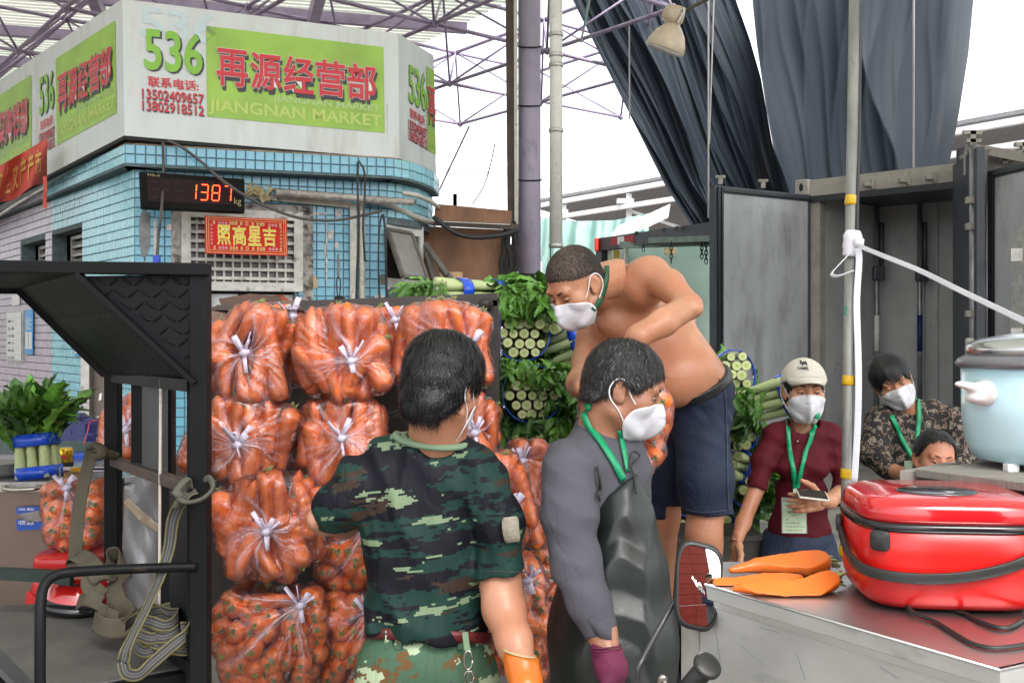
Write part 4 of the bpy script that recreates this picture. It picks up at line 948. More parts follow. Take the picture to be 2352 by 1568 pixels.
MB().beam(P(1430, 563, 15.9), P(1640, 556, 14.4), .14, .1).beam(P(1495, 552, 15.0), P(1640, 548, 14.0), .1, .08).build('roof_bar', gb, tr)
def chain_(u, v0, v1, Y):
    mb = MB(); v = v0; k = 0
    while v < v1:
        c_ = P(u, v, Y); mb.tube([c_+Vector((.022*math.cos(t)*(k % 2), .022*math.cos(t)*(1-k % 2), .045*math.sin(t))) for t in np.linspace(0, 2*PI, 9)], .007, 4, False); v += 9.5; k += 1
    mb.build('chain', dark, tr)
chain_(1542, 560, 600, 14.4); chain_(1612, 560, 590, 14.2); chain_(1622, 552, 600, 14.2); chain_(1478, 562, 575, 14.8)
MB().prism([P(1527, 569, 14.5), P(1553, 569, 14.5), P(1553, 584, 14.5), P(1527, 584, 14.5)], (0, .02, 0)).build('rusty_plate', M('rust_spotted_plate', (.45, .38, .2), .7, dirt=(.12, .04, .01), ds=14, dt=.5), tr)
MB().tube([P(1438, 560, 15.8), P(1438, 700, 15.8)], .03, 8).build('grab_pole', alu, tr)
for u in (1462, 1525, 1555, 1622): MB().lathe([(.03, -.03), (.035, 0), (.03, .03)], P(u, 536-(u-1462)*.13, 14.6), 8, rot('X', PI/2)).build('marker_stud', dark, tr)
rp = flatm('reflector_red', (.35, .02, .03)); MB().prism([TG.at(.42, zt2-.15, .01), TG.at(.62, zt2-.15, .01), TG.at(.62, zt2-.03, .01), TG.at(.42, zt2-.03, .01)], -TG.n*.005).build('reflector', rp, tr); MB().prism([TG.at(.80, zt2-.15, .01), TG.at(1.05, zt2-.15, .01), TG.at(1.05, zt2-.03, .01), TG.at(.80, zt2-.03, .01)], -TG.n*.005).build('reflector', rp, tr); MB().prism([TG.at(.62, zt2-.15, .01), TG.at(.80, zt2-.15, .01), TG.at(.80, zt2-.03, .01), TG.at(.62, zt2-.03, .01)], -TG.n*.005).build('reflector', whitep, tr)
MB().box(P(1370, 562, 16.4), (.07, .1, .22)).build('marker_lamp', flatm('lamp_red', (.7, .03, .01), .25), tr, bevel=.02)
# ================================================================== CARROTS IN BAGS
def carrot_material():
    m = M('carrot_skin', (.92, .205, .016), .32, var=.14, vs=14, bump=.12, bs=90, stretch=(1, 1, .5), spec=.5, sss=0, tint=((.86, .155, .012), 7), dirt=(.50, .13, .025), ds=34, dt=.62, dw=.10); return m
carrotm = carrot_material()
stubm = M('carrot_green_stub', (.26, .29, .10), .8, var=.35, vs=60, bump=.4)
cutm = M('cut_carrot_flesh', (.72, .145, .013), .42, var=.08, vs=18, bump=.15, bs=120)
def carrot_mesh(seed):
    r = random.Random(seed); L = 1.0; mb = MB(); n = 12; prof = []
    bend = r.uniform(-.06, .06); R0 = r.uniform(.145, .175); tip = r.uniform(.28, .6)
    pts = []; rs = []
    for i in range(15):
        t = i/14; rr = R0*(1-(1-tip)*t**1.3)
        if t < .10: rr *= math.sqrt(max(0.02, 1-(1-t/.10)**2*.9))
        if t > .88: rr *= math.sqrt(max(0.0, 1-((t-.88)/.12)**2*.97))
        rr *= 1+.03*math.sin(t*31+seed)
        pts.append(Vector((bend*math.sin(t*3.1), .03*math.sin(t*5+seed), .5-t))); rs.append(max(rr, .006))
    mb.tube(pts, rs, n); me = mb.mesh('carrot', True); me.materials.append(carrotm); return me, rs
def stub_mesh(seed):
    r = random.Random(seed); mb = MB()
    for k in range(9):
        a = r.uniform(0, 6.3); t = r.uniform(0, .035); l = r.uniform(.05, .13)
        p = Vector((t*math.cos(a), t*math.sin(a), .485)); d = Vector((r.uniform(-.6, .6), r.uniform(-.6, .6), 1)).normalized()
        mb.tube([p, p+d*l*.6, p+d*l+Vector((r.uniform(-.03, .03), r.uniform(-.03, .03), -.02))], [.016, .012, .004], 4)
    mb.lathe([(.05, .47), (.055, .495), (.02, .505)], (0, 0, 0), 8)
    me = mb.mesh('green_stub', True); me.materials.append(stubm); return me
CM = [carrot_mesh(i) for i in range(7)]; SM = [stub_mesh(i) for i in range(5)]

def film_material(name, colr=(.86, .74, .84), base=.038):
    m = bpy.data.materials.new(name); m.use_nodes = True; nt = m.node_tree; N = nt.nodes; L = nt.links; N.clear()
    o = N.new('ShaderNodeOutputMaterial'); tr = N.new('ShaderNodeBsdfTransparent'); tr.inputs[0].default_value = (.985, .955, .975, 1)
    df = N.new('ShaderNodeBsdfDiffuse'); df.inputs[0].default_value = (*colr, 1); tl = N.new('ShaderNodeBsdfTranslucent'); tl.inputs[0].default_value = (*colr, 1)
    ds = N.new('ShaderNodeMixShader'); ds.inputs[0].default_value = .35; L.new(df.outputs[0], ds.inputs[1]); L.new(tl.outputs[0], ds.inputs[2])
    gl = N.new('ShaderNodeBsdfGlossy'); gl.inputs['Roughness'].default_value = .05; gl.inputs[0].default_value = (1, .98, 1, 1)
    at = N.new('ShaderNodeAttribute'); at.attribute_name = 'haze'
    tc = N.new('ShaderNodeTexCoord'); mp = N.new('ShaderNodeMapping'); mp.inputs['Scale'].default_value = (1, 1, 1); L.new(tc.outputs['Object'], mp.inputs[0])
    no = N.new('ShaderNodeTexNoise'); no.inputs['Scale'].default_value = 13; no.inputs['Detail'].default_value = 3; no.inputs['Distortion'].default_value = 2.5; L.new(mp.outputs[0], no.inputs['Vector'])
    # ridged creases, their white gloss put into the film colour
    a1 = N.new('ShaderNodeMath'); a1.operation = 'SUBTRACT'; a1.inputs[1].default_value = .5; L.new(no.outputs['Fac'], a1.inputs[0])
    a2 = N.new('ShaderNodeMath'); a2.operation = 'ABSOLUTE'; L.new(a1.outputs[0], a2.inputs[0])
    a3 = N.new('ShaderNodeMapRange'); a3.inputs[1].default_value = 0; a3.inputs[2].default_value = .010; a3.inputs[3].default_value = .5; a3.inputs[4].default_value = 0; L.new(a2.outputs[0], a3.inputs[0])
    a4 = N.new('ShaderNodeMath'); a4.operation = 'ADD'; L.new(a3.outputs[0], a4.inputs[0]); L.new(at.outputs['Fac'], a4.inputs[1])
    a5 = N.new('ShaderNodeMath'); a5.operation = 'ADD'; a5.inputs[1].default_value = base; a5.use_clamp = True; L.new(a4.outputs[0], a5.inputs[0])
    m1 = N.new('ShaderNodeMixShader'); L.new(a5.outputs[0], m1.inputs[0]); L.new(tr.outputs[0], m1.inputs[1]); L.new(ds.outputs[0], m1.inputs[2])
    fr = N.new('ShaderNodeFresnel'); fr.inputs[0].default_value = 1.45
    bp = N.new('ShaderNodeBump'); bp.inputs['Strength'].default_value = .55; bp.inputs['Distance'].default_value = .006; L.new(no.outputs['Fac'], bp.inputs['Height'])
    L.new(bp.outputs[0], gl.inputs['Normal']); L.new(bp.outputs[0], fr.inputs['Normal'])
    f2 = N.new('ShaderNodeMath'); f2.operation = 'MULTIPLY_ADD'; f2.inputs[1].default_value = .75; f2.inputs[2].default_value = .02; f2.use_clamp = True; L.new(fr.outputs[0], f2.inputs[0])
    m2 = N.new('ShaderNodeMixShader'); L.new(f2.outputs[0], m2.inputs[0]); L.new(m1.outputs[0], m2.inputs[1]); L.new(gl.outputs[0], m2.inputs[2]); L.new(m2.outputs[0], o.inputs[0]); return m
film = film_material('clear_lilac_film'); knotm = M('bunched_film', (.66, .60, .74), .3, var=.15, vs=40, bump=.5, bs=80)

def make_bag(uc, vc, wpx, hpx, Y, mode, label, knot=(0, 0), seed=0, depth=.22, tilt=0, clen=.188, name='carrot_bag'):
    r = random.Random(seed*13+5); rn = np.random.RandomState(seed+3); sc = Y/FPX; w, h, d = wpx*sc*.97, hpx*sc*.99, depth
    c = P(uc, vc, Y+d/2); R3 = rot('Y', tilt)
    root = thing(name, label, 'bag of carrots', c-Vector((0, 0, h/2)), 'clear bags of carrots')
    off = origin_of(root); cs = []
    def inside(x, z, m=1): return abs(x/(w/2*m))**2.3+abs(z/(h/2*m))**2.3 < 1
    def surf(x, z):            # front bulge
        q = min(1, (abs(x/(w/2))**2.4+abs(z/(h/2))**2.4)); return -d/2*(1-q)**.45 if q < 1 else 0
    if mode == 'vert':
        for lay_ in range(3):
            x = -w/2+.024
            while x < w/2-.012:
                hh = h/2*(max(0, 1-abs(x/(w/2))**2.3))**(1/2.3); z = -hh+r.uniform(-.02, .01)
                while z < hh-.04:
                    L = clen*r.uniform(.8, 1.15); zc_ = min(z+L/2, hh-L*.36); ang = r.gauss(0, .24)-x*1.0*(zc_/h)*3
                    cs.append((x+r.uniform(-.006, .006), zc_, lay_, L, ang, r.gauss(0, .1), r.random() < .5)); z += L*.86
                x += .047*r.uniform(.9, 1.1)
        for (x, z, ly, L, ang, a2, flip) in cs:
            rr_ = .16*L; y = surf(x, z)+rr_*1.05+ly*.045; 
            if y > d/2: continue
            bend = .75*(z/(h/2))**3 if ly == 0 else 0
            R = R3 @ rot('Y', ang+(PI if flip else 0)) @ rot('X', (a2+bend)*(1 if not flip else -1))
            put(root, c+R3 @ Vector((x, y, z)), R, L, r, off)
    else:
        dx = .051; row = 0; z = -h/2+.022
        while z < h/2-.015:
            x = -w/2+.022+(dx/2 if row % 2 else 0)
            while x < w/2-.015:
                if inside(x, z, .97):
                    L = clen*r.uniform(.85, 1.15); y = surf(x, z)
                    t1, t2 = r.gauss(0, .20), r.gauss(0, .26)
                    lie = r.random() < .07
                    if lie: R = R3 @ rot('Z', r.uniform(-.5, .5)) @ rot('Y', PI/2*r.choice((-1, 1))+r.gauss(0, .3)); yy = y+.03
                    else: R = R3 @ rot('Z', t2*.6) @ rot('X', PI/2+t1*.7); yy = y+L*.5
                    if not (lie and (abs(x) > w/2-.07)): put(root, c+R3 @ Vector((x+r.uniform(-.007, .007), yy+r.uniform(0, .018), z+r.uniform(-.006, .006))), R, L, r, off, force=not lie)
                x += dx*r.uniform(.93, 1.07)
            z += .044; row += 1
        for k in range(int(h/.045)):       # sides
            for s_ in (-1, 1):
                z = -h/2+.03+k*.043; x = s_*(w/2*(max(0, 1-abs(z/(h/2))**2.6))**(1/2.6)-.022)
                R = R3 @ rot('Z', r.uniform(-.2, .2)) @ rot('X', PI/2); put(root, c+R3 @ Vector((x, r.uniform(.0, .05), z)), R, clen*.95, r, off, force=True)
    # film hugging the carrots
    vs = []; fs = []
    for ch in root.children:
        if not ch.name.startswith('carrot'): continue
        mw = Matrix.Translation(off) @ ch.matrix_basis; o_ = len(vs); vs += [mw @ v.co for v in ch.data.vertices]; fs += [tuple(i+o_ for i in p.vertices) for p in ch.data.polygons]
    bvh = BVHTree.FromPolygons(vs, fs)
    nt_, npk = 168, 46; TH = np.linspace(0, 2*PI, nt_, endpoint=False); PH = (np.linspace(0, 1, npk+1)**.8)*PI*.93
    kx, kz = knot[0]*w/2, knot[1]*h/2
    Rg = np.zeros((npk+1, nt_)); dirs = {}
    for i, ph in enumerate(PH):
        for j, th_ in enumerate(TH):
            s_, c_ = math.sin(ph), math.cos(ph); e = 2/2.35
            pw = lambda v: math.copysign(abs(v)**e, v)
            k_ = max(0, 1-ph/1.3)
            out = R3 @ Vector((w/2*1.3*pw(s_*math.cos(th_))+kx*k_, -d/2*1.45*pw(c_), h/2*1.3*pw(s_*math.sin(th_))+kz*k_))
            ctr = R3 @ Vector((kx*.35*k_, 0, kz*.35*k_)); dv = out-ctr; L = dv.length; dn = dv/L
            hit = bvh.ray_cast(c+out, -dn, L*.8); rr_ = (L-hit[3]) if hit[0] is not None else L*.68
            Rg[i, j] = min(rr_, L); dirs[i, j] = (ctr, dn, L)
    for _ in range(2):     # film bridges the hollows between carrots
        m = Rg.copy()
        for a_, b_ in ((1, 0), (-1, 0), (0, 1), (0, -1), (0, 2), (0, -2)): 
            q = np.roll(Rg, b_, 1)
            if a_: q = np.roll(q, a_, 0); q[0 if a_ == 1 else -1] = Rg[0 if a_ == 1 else -1]
            m = np.maximum(m, q*.992)
        Rg = m
    for _ in range(3): 
        up_ = np.vstack([Rg[:1], Rg[:-1]]); dn_ = np.vstack([Rg[1:], Rg[-1:]]); Rg = .4*Rg+.15*(np.roll(Rg, 1, 1)+np.roll(Rg, -1, 1)+up_+dn_)
    Rg += .003
    pl = np.zeros(nt_)
    for k in range(26): pl += rn.uniform(.2, 1)*np.exp(-((TH-rn.uniform(0, 2*PI)+PI) % (2*PI)-PI)**2/(2*rn.uniform(.012, .05)**2))
    V = []; H = []
    r0 = Rg[0].mean()
    for i, ph in enumerate(PH):
        fall = math.exp(-(ph/.72)**2); f2_ = math.exp(-(ph/.17)**2)
        for j, th_ in enumerate(TH):
            ctr, dn, L = dirs[i, j]; rr_ = Rg[i, j]*(1-f2_)+(r0+.012)*f2_
            sm = pl[int(j+6*math.sin(ph*4+seed)) % nt_]
            rr_ += fall*(sm-.5)*.005*(1-f2_)+.0022*math.sin(th_*31+ph*9+seed)*(1-fall)*math.sin(ph*3+th_*2)
            V.append(c+ctr+dn*rr_); H.append(min(.85, .55*f2_+fall*sm*.75+.06*max(0, ph-2.2)))  # bunched film near the knot, plus its glossy streaks painted white
    F = [(i*nt_+j, (i+1)*nt_+j, (i+1)*nt_+(j+1) % nt_, i*nt_+(j+1) % nt_) for i in range(npk) for j in range(nt_)]
    F.append(tuple(npk*nt_+j for j in range(nt_))); F.append(tuple(j for j in range(nt_-1, -1, -1)))
    mb = MB(); mb.add(V, F); fo = mb.build('film', film, root, True)
    at = fo.data.attributes.new('haze', 'FLOAT', 'POINT'); at.data.foreach_set('value', np.array(H, np.float32))
    ctr, dn, L = dirs[0, 0]; kp = c+ctr+dn*(r0+.014); mb = MB()
    mb.tube([kp-Vector((.015, 0, .005)), kp+Vector((0, -.008, 0)), kp+Vector((.015, 0, .005))], [.007, .014, .007], 8)
    for s_ in (-1, 1, .3, -.4, .7):
        e_ = kp+Vector((s_*r.uniform(.018, .045), -.020, r.uniform(.03, .065)*(1 if s_ != .3 else -1)))
        mb.ribbon([kp, kp.lerp(e_, .5)+Vector((0, -.006, 0)), e_], r.uniform(.010, .022), (r.uniform(-1, 1), r.uniform(-1, 1), .8), .002)
    mb.build('knot', knotm, root, True)
    return root
def put(root, p, R, L, r, off, force=False):
    me, _ = r.choice(CM); o = link('carrot', me, root); o.matrix_basis = Matrix.Translation(p-off) @ R.to_4x4() @ Matrix.Scale(L, 4)
    if force or r.random() < .6:
        s_ = link('green_stub', r.choice(SM), o)
    return o
BAGS = [
 (583, 820, 212, 222, 3.02, 'vert', 'clear bag of upright carrots, leftmost of the top row beside the black frame', (-.05, .15), .24),
 (792, 816, 228, 214, 3.00, 'vert', 'clear bag of upright carrots with white bow knot, middle of the top row', (.35, -.12), .24),
 (1022, 805, 240, 205, 3.05, 'vert', 'clear bag of carrots behind the dark-haired head, right end of the top row', (.72, .1), .24),
 (560, 1012, 268, 190, 3.00, 'vert', 'clear bag of carrots with big twisted knot, left of the second row', (.12, .02), .24),
 (792, 1018, 240, 196, 3.04, 'vert', 'clear bag of long upright carrots, middle of the second row', (.1, .28), .24),
 (1045, 985, 208, 180, 3.08, 'vert', 'clear bag of carrots mostly hidden behind the neck of the camouflage shirt', (.65, 0), .24),
 (622, 1205, 262, 236, 2.92, 'vert', 'plump clear bag of large carrots with lilac knot, left of the third row', (.15, .04), .26),
 (628, 1455, 264, 270, 2.95, 'ends', 'tall clear bag showing green carrot tops, lowest at the left of the stack', (.9, .95), .26),
 (806, 1265, 150, 185, 3.10, 'ends', 'clear bag of carrots just left of the camouflage shirt at waist height', (.8, .9), .24),
 (808, 1460, 170, 250, 3.06, 'ends', 'clear bag of carrots at the left hip of the camouflage trousers', (.8, .9), .24),
 (1128, 1165, 190, 245, 3.00, 'vert', 'clear bag of carrots peeping out behind the right sleeve patch', (.55, .1), .24),
 (1215, 1130, 150, 240, 3.40, 'vert', 'clear bag of carrots at the grey shirt shoulder, set behind the others', (-.3, .9), .24),
 (1165, 1400, 175, 280, 3.05, 'ends', 'narrow clear bag of carrots between the two working men near the floor', (.8, .9), .24),
 (1275, 1400, 150, 330, 3.55, 'ends', 'shaded bag of carrots low behind the dark apron', (.8, .9), .2),
 (312, 985, 160, 140, 3.45, 'vert', 'clear bag of carrots seen between the posts of the black frame', (.1, .1), .2),
 (178, 1176, 136, 172, 3.30, 'ends', 'clear bag of carrots with green tops standing on the red stool', (.1, 1.05), .2),
 (1000, 1250, 190, 200, 3.15, 'ends', 'clear bag of carrots hidden behind the camouflage shirt', (.8, .9), .24),
]
BAGS = [b for b in BAGS if b[0] != 1000]
for i, b in enumerate(BAGS): make_bag(*b[:7], knot=b[7], seed=i+1, depth=b[8])
heldbag = make_bag(1432, 968, 205, 262, 2.98, 'ends', 'clear bag of carrots being handed down by the shirtless worker', (-.5, .95), 30, .16, tilt=.10)
# film ends of rear bags showing above the front row
for (u0, u1, v, lab) in ((615, 700, 722, 'top of a carrot bag in the rear row, left of the cardboard'), (845, 930, 730, 'top of a carrot bag in the rear row, between the two right bags'), ):
    make_bag((u0+u1)/2, v+40, (u1-u0)*1.5, 100, 3.32, 'vert', lab, (.6, .9), int(u0), .2)

# ================================================================== CELTUCE (stem lettuce) BUNCHES
leafm = M('lettuce_leaf', (.040, .115, .014), .36, var=.45, vs=7, bump=.5, bs=70, tint=((.10, .24, .03), 5), spec=.5)
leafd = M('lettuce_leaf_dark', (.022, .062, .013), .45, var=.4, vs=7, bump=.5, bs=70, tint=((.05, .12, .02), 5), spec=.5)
for m_ in (leafm, leafd):
    b_ = m_.node_tree.nodes['Principled BSDF']; b_.inputs['Subsurface Weight'].default_value = 0
for m_, lo_, hi_ in ((leafm, .65, 1.9), (leafd, .7, 2.2), (carrotm, .72, 1.12)):
    nt_ = m_.node_tree; b_ = nt_.nodes['Principled BSDF']; src = b_.inputs['Base Color'].links[0].from_socket; oi = nt_.nodes.new('ShaderNodeObjectInfo'); mr_ = nt_.nodes.new('ShaderNodeMapRange'); mr_.inputs[3].default_value = lo_; mr_.inputs[4].default_value = hi_
    mm_ = nt_.nodes.new('ShaderNodeMix'); mm_.data_type = 'RGBA'; mm_.blend_type = 'MULTIPLY'; mm_.inputs[0].default_value = 1; nt_.links.new(oi.outputs['Random'], mr_.inputs[0]); nt_.links.new(src, mm_.inputs[6]); nt_.links.new(mr_.outputs[0], mm_.inputs[7]); nt_.links.new(mm_.outputs[2], b_.inputs['Base Color'])
stalkm = M('lettuce_stalk_skin', (.40, .50, .20), .4, var=.2, vs=20, bump=.4, bs=50, tint=((.52, .58, .32), 12), dirt=(.20, .16, .06), ds=16, dt=.66)
def cut_material():
    m = bpy.data.materials.new('stalk_cut_face'); m.use_nodes = True; nt = m.node_tree; N = nt.nodes; L = nt.links; b = N['Principled BSDF']
    tc = N.new('ShaderNodeTexCoord'); ln = N.new('ShaderNodeVectorMath'); ln.operation = 'LENGTH'; mp = N.new('ShaderNodeMapping'); mp.inputs['Scale'].default_value = (1, 1, 0); L.new(tc.outputs['Object'], mp.inputs[0]); L.new(mp.outputs[0], ln.inputs[0])
    no = N.new('ShaderNodeTexNoise'); no.inputs['Scale'].default_value = 6; L.new(tc.outputs['Object'], no.inputs['Vector'])
    ad = N.new('ShaderNodeMath'); ad.operation = 'MULTIPLY_ADD'; ad.inputs[1].default_value = .18; L.new(no.outputs['Fac'], ad.inputs[0]); L.new(ln.outputs['Value'], ad.inputs[2])
    cr = N.new('ShaderNodeValToRGB'); L.new(ad.outputs[0], cr.inputs[0]); e = cr.color_ramp.elements
    e[0].position = .08; e[0].color = (.24, .36, .07, 1); e[1].position = .35; e[1].color = (.42, .52, .16, 1)
    for p_, c_ in ((.62, (.46, .55, .22, 1)), (.86, (.62, .66, .38, 1)), (.97, (.36, .36, .15, 1)), (1.0, (.26, .20, .08, 1))): q = e.new(p_); q.color = c_
    L.new(cr.outputs[0], b.inputs['Base Color']); b.inputs['Roughness'].default_value = .45; return m
cutface = cut_material(); bluet = M('blue_film_tape', (.010, .07, .55), .25, var=.25, vs=20, bump=.6, bs=40, spec=.6)
def stalk_mesh(seed):
    r = random.Random(seed); mb = MB(); n = 14; pts = []; rs = []
    for i in range(9): t = i/8; pts.append(Vector((.2*math.sin(t*2+seed)*.15, .1*math.sin(t*3)*.2, -t*6))); rs.append((.96+.06*math.sin(t*20+seed))*(1-.35*t))
    mb.tube(pts, rs, n); nf = len(mb.f)
    mb.cur = 1; fz = [(math.cos(2*PI*k/n)*.965*(1+.04*r.uniform(-1, 1)), math.sin(2*PI*k/n)*.965, .012) for k in range(n)]
    mb.add([(0, 0, .02)]+fz, [(0, 1+k, 1+(k+1) % n) for k in range(n)])
    me = mb.mesh('stalk', True); me.materials.append(stalkm); me.materials.append(cutface); return me
def leaf_mesh(seed, m, wide=.125):
    r = random.Random(seed); mb = MB(); nu = 11; curl = r.uniform(.4, 1.9); tw = r.uniform(-.5, .5); wv = r.uniform(0, 6); vs = []
    for i in range(nu+1):
        t = i/nu; wd = wide*(math.sin(PI*min(1, t*.92+.05))**.75)*(1 if t < .98 else .3)+.012
        ang = curl*t; cx = math.sin(ang)/max(curl, .1)*1; cz = (1-math.cos(ang))/max(curl, .1)
        for s_ in (-1, -.5, 0, .5, 1):
            y = s_*wd*(1+.12*math.sin(t*31+wv)*abs(s_)); dz = abs(s_)*.45*wd*1.3+(.045*math.sin(t*24+s_*2+wv)+.02*math.sin(t*47+wv))*abs(s_)
            vs.append((y*math.cos(tw*t), cx, -cz*1+dz+y*math.sin(tw*t)))
    fs = [(i*5+k, i*5+k+1, (i+1)*5+k+1, (i+1)*5+k) for i in range(nu) for k in range(4)]
    mb.add(vs, fs); me = mb.mesh('leaf', True); me.materials.append(m); return me
ST = [stalk_mesh(i) for i in range(4)]; LF = [leaf_mesh(i, leafm) for i in range(6)]; LD = [leaf_mesh(i+10, leafd) for i in range(5)]
LN = [leaf_mesh(i+20, leafm, .10) for i in range(4)]
def orient(d, up=(0, 0, 1), rollv=0):     # matrix whose Y axis is d
    d = Vector(d).normalized(); up = Vector(up); x = d.cross(up)
    x = x.normalized() if x.length > 1e-3 else Vector((1, 0, 0)); z = x.cross(d); m = Matrix((x, d, z)).transposed(); return m @ rot('Y', rollv)
def put_leaf(root, p, d, L, r, off, pool, name='leaf'):
    o = link(name, r.choice(pool), root); o.matrix_basis = Matrix.Translation(Vector(p)-off) @ orient(d, (r.uniform(-.5, .5), r.uniform(-.6, .2), 1), r.uniform(-.9, .9)).to_4x4() @ Matrix.Diagonal((L, L, L, 1)); return o
def bunch_ends(uc, vc, wpx, hpx, Y, label, seed, tape='left', nleaf=30, ang=0, up=0):
    r = random.Random(seed); sc = Y/FPX; w, h = wpx*sc/2, hpx*sc/2; c = P(uc, vc, Y)
    root = thing('celtuce_bunch', label, 'lettuce bunch', c-Vector((0, 0, h)), 'stem lettuce bunches stacked on the truck'); off = origin_of(root)
    pts = []; rad = .0215; z = -h+rad; row = 0
    while z < h-rad*.6:
        x = -w+rad+(rad if row % 2 else 0)
        while x < w-rad*.5:
            if (x/(w-rad*.3))**2+(z/(h-rad*.3))**2 < 1: pts.append((x+r.uniform(-.003, .003), z+r.uniform(-.003, .003), rad*r.uniform(.86, 1.08)))
            x += rad*2.04
        z += rad*1.84; row += 1
    dirv = Vector((math.sin(ang), -1, up)).normalized()
    zq = dirv.to_track_quat('Z', 'Y').to_matrix()
    for x, z, R_ in pts:
        tl = zq @ rot('X', r.gauss(0, .06)) @ rot('Y', r.gauss(0, .06)); o = link('stalk', r.choice(ST), root)
        o.matrix_basis = Matrix.Translation(c+Vector((x, r.uniform(-.02, .025), z))-off) @ tl.to_4x4() @ rot('Z', r.uniform(0, 6)).to_4x4() @ Matrix.Diagonal((R_, R_, .04, 1))
    n = 40; mb = MB(); band_pts = [c+Vector(((w+.012)*math.cos(t), .035+.012*math.sin(3*t), (h+.012)*math.sin(t))) for t in np.linspace(0, 2*PI, n)]
    mb.ribbon(band_pts, .06, (0, 1, 0), .003); mb.build('blue_tape', bluet, root, True)
    for k in range(nleaf):
        t = r.choice((r.uniform(0, 2*PI), r.uniform(PI*1.1, PI*1.9))); p = c+Vector(((w+.02)*math.cos(t)*r.uniform(1.0, 1.25), .05+r.uniform(0, .12), (h+.02)*math.sin(t)*r.uniform(1.0, 1.3)))
        dd = Vector((math.cos(t)*r.uniform(.1, .9), r.uniform(-.6, .4), min(0, math.sin(t))*.5-r.uniform(.1, .9)))
        put_leaf(root, p, dd, r.uniform(.09, .17), r, off, LF+LD if k % 3 else LN)
    return root
def bunch_side(p0, p1, label, seed, nst=6, lat=(0, 0, 1), leafend=0, nleaf=30, tapes=(.25, .85), name='celtuce_bunch', rad=.023, grp='stem lettuce bunches stacked on the truck', spread=.9, ll=(.12, .22), cols=3):
    # stalks lying along p0 -> p1 (cut ends at p1), leaves at p0
    r = random.Random(seed); p0, p1 = Vector(p0), Vector(p1); d = (p1-p0); L = d.length; d.normalize(); lat = Vector(lat); lat = (lat-d*lat.dot(d)).normalized(); s2 = d.cross(lat)
    root = thing(name, label, 'lettuce bunch', (p0+p1)/2-Vector((0, 0, .05)), grp); off = origin_of(root); zq = d.to_track_quat('Z', 'Y').to_matrix()
    rows = math.ceil(nst/cols); offs = []
    for k in range(nst):
        a, b = k % cols, k//cols; o_ = lat*((b-(rows-1)/2)*rad*1.85)+s2*((a-(cols-1)/2+(.5 if b % 2 else 0)*.6)*rad*1.9); offs.append(o_)
        o = link('stalk', r.choice(ST), root); o.matrix_basis = Matrix.Translation(p1+o_+d*r.uniform(-.012, .012)-off) @ (zq @ rot('X', r.gauss(0, .03))).to_4x4() @ rot('Z', r.uniform(0, 6)).to_4x4() @ Matrix.Diagonal((rad*r.uniform(.9, 1.1), rad, L/6, 1))
    hw = (cols-1)/2*rad*1.9+rad*1.35; hh = (rows-1)/2*rad*1.85+rad*1.2
    for t_ in tapes:
        cc_ = p0.lerp(p1, t_); mb = MB(); mb.ribbon([cc_+lat*(hh*math.copysign(abs(math.sin(t))**.7, math.sin(t)))+s2*(hw*math.copysign(abs(math.cos(t))**.7, math.cos(t))) for t in np.linspace(0, 2*PI, 30)], .045, d, .003); mb.build('blue_tape', bluet, root, True)
    for k in range(nleaf):
        o_ = r.choice(offs)*1.1; q = p0+o_+d*r.uniform(-.02, L*.35)*(1 if k % 4 == 0 else .3)
        dd = -d*r.uniform(.6, 1.2)+lat*r.uniform(-spread, spread)*.7+s2*r.uniform(-spread, spread)*.7
        put_leaf(root, q, dd, r.uniform(*ll), r, off, (LF+LD) if k % 3 else LN)
    return root
bunch_ends(1200, 770, 112, 104, 4.10, 'lettuce bunch with round cut stalk ends, uppermost near the steel post', 1, nleaf=34)
bunch_ends(1222, 905, 122, 120, 4.05, 'lettuce bunch with round cut ends in a wide blue band, mid stack by the post', 2, nleaf=50)
bunch_ends(1230, 1030, 120, 90, 4.12, 'lettuce bunch with cut ends partly under drooping leaves, above the carrot bags', 3, nleaf=46)
bunch_side(P(1245, 812, 4.25), P(1345, 775, 4.10), 'lettuce bunch lying sideways under the shirtless worker chest', 4, 6, tapes=(.9,), nleaf=26, lat=(0, -.2, 1), cols=2)
bunch_side(P(1150, 668, 4.22), P(1012, 664, 4.12), 'lettuce bunch lying sideways on the steel rail, pale stalks leftward', 5, 6, tapes=(.02, .62), nleaf=60, lat=(0, -.3, 1), spread=1.2, rad=.021, cols=3)
bunch_side(P(1000, 668, 4.45), P(1090, 672, 4.5), 'lettuce leaves spilling over the rail, the leftmost bunch on top', 6, 6, tapes=(.9,), nleaf=60, lat=(0, -.3, 1), spread=.8, rad=.018, ll=(.10, .17))
bunch_side(P(1240, 700, 4.5), P(1330, 720, 4.7), 'leafy lettuce bunch behind the bent head, on top of the stack', 7, 6, tapes=(.5,), nleaf=110, lat=(0, -.3, 1), spread=1.5, ll=(.13, .24))
bunch_ends(1688, 862, 84, 104, 4.30, 'lettuce bunch with cut ends right behind the leather belt', 8, nleaf=16)
bunch_side(P(1712, 935, 4.35), P(1812, 905, 4.25), 'lettuce bunch lying sideways left of the white cap', 9, 8, tapes=(.05, .98), nleaf=36, lat=(0, -.2, 1), cols=2)
bunch_ends(1697, 995, 76, 78, 4.35, 'lettuce bunch with cut ends between denim shorts and red sleeve', 10, nleaf=24)
bunch_ends(1560, 1105, 70, 90, 4.40, 'lettuce bunch with cut ends seen between the two denim legs', 11, nleaf=26)
bunch_ends(1655, 1203, 56, 52, 4.35, 'small lettuce bunch with cut ends behind the bare calf', 12, nleaf=18)
bunch_ends(1555, 1212, 60, 50, 4.38, 'small lettuce bunch low down left of the bare calf', 13, nleaf=18)
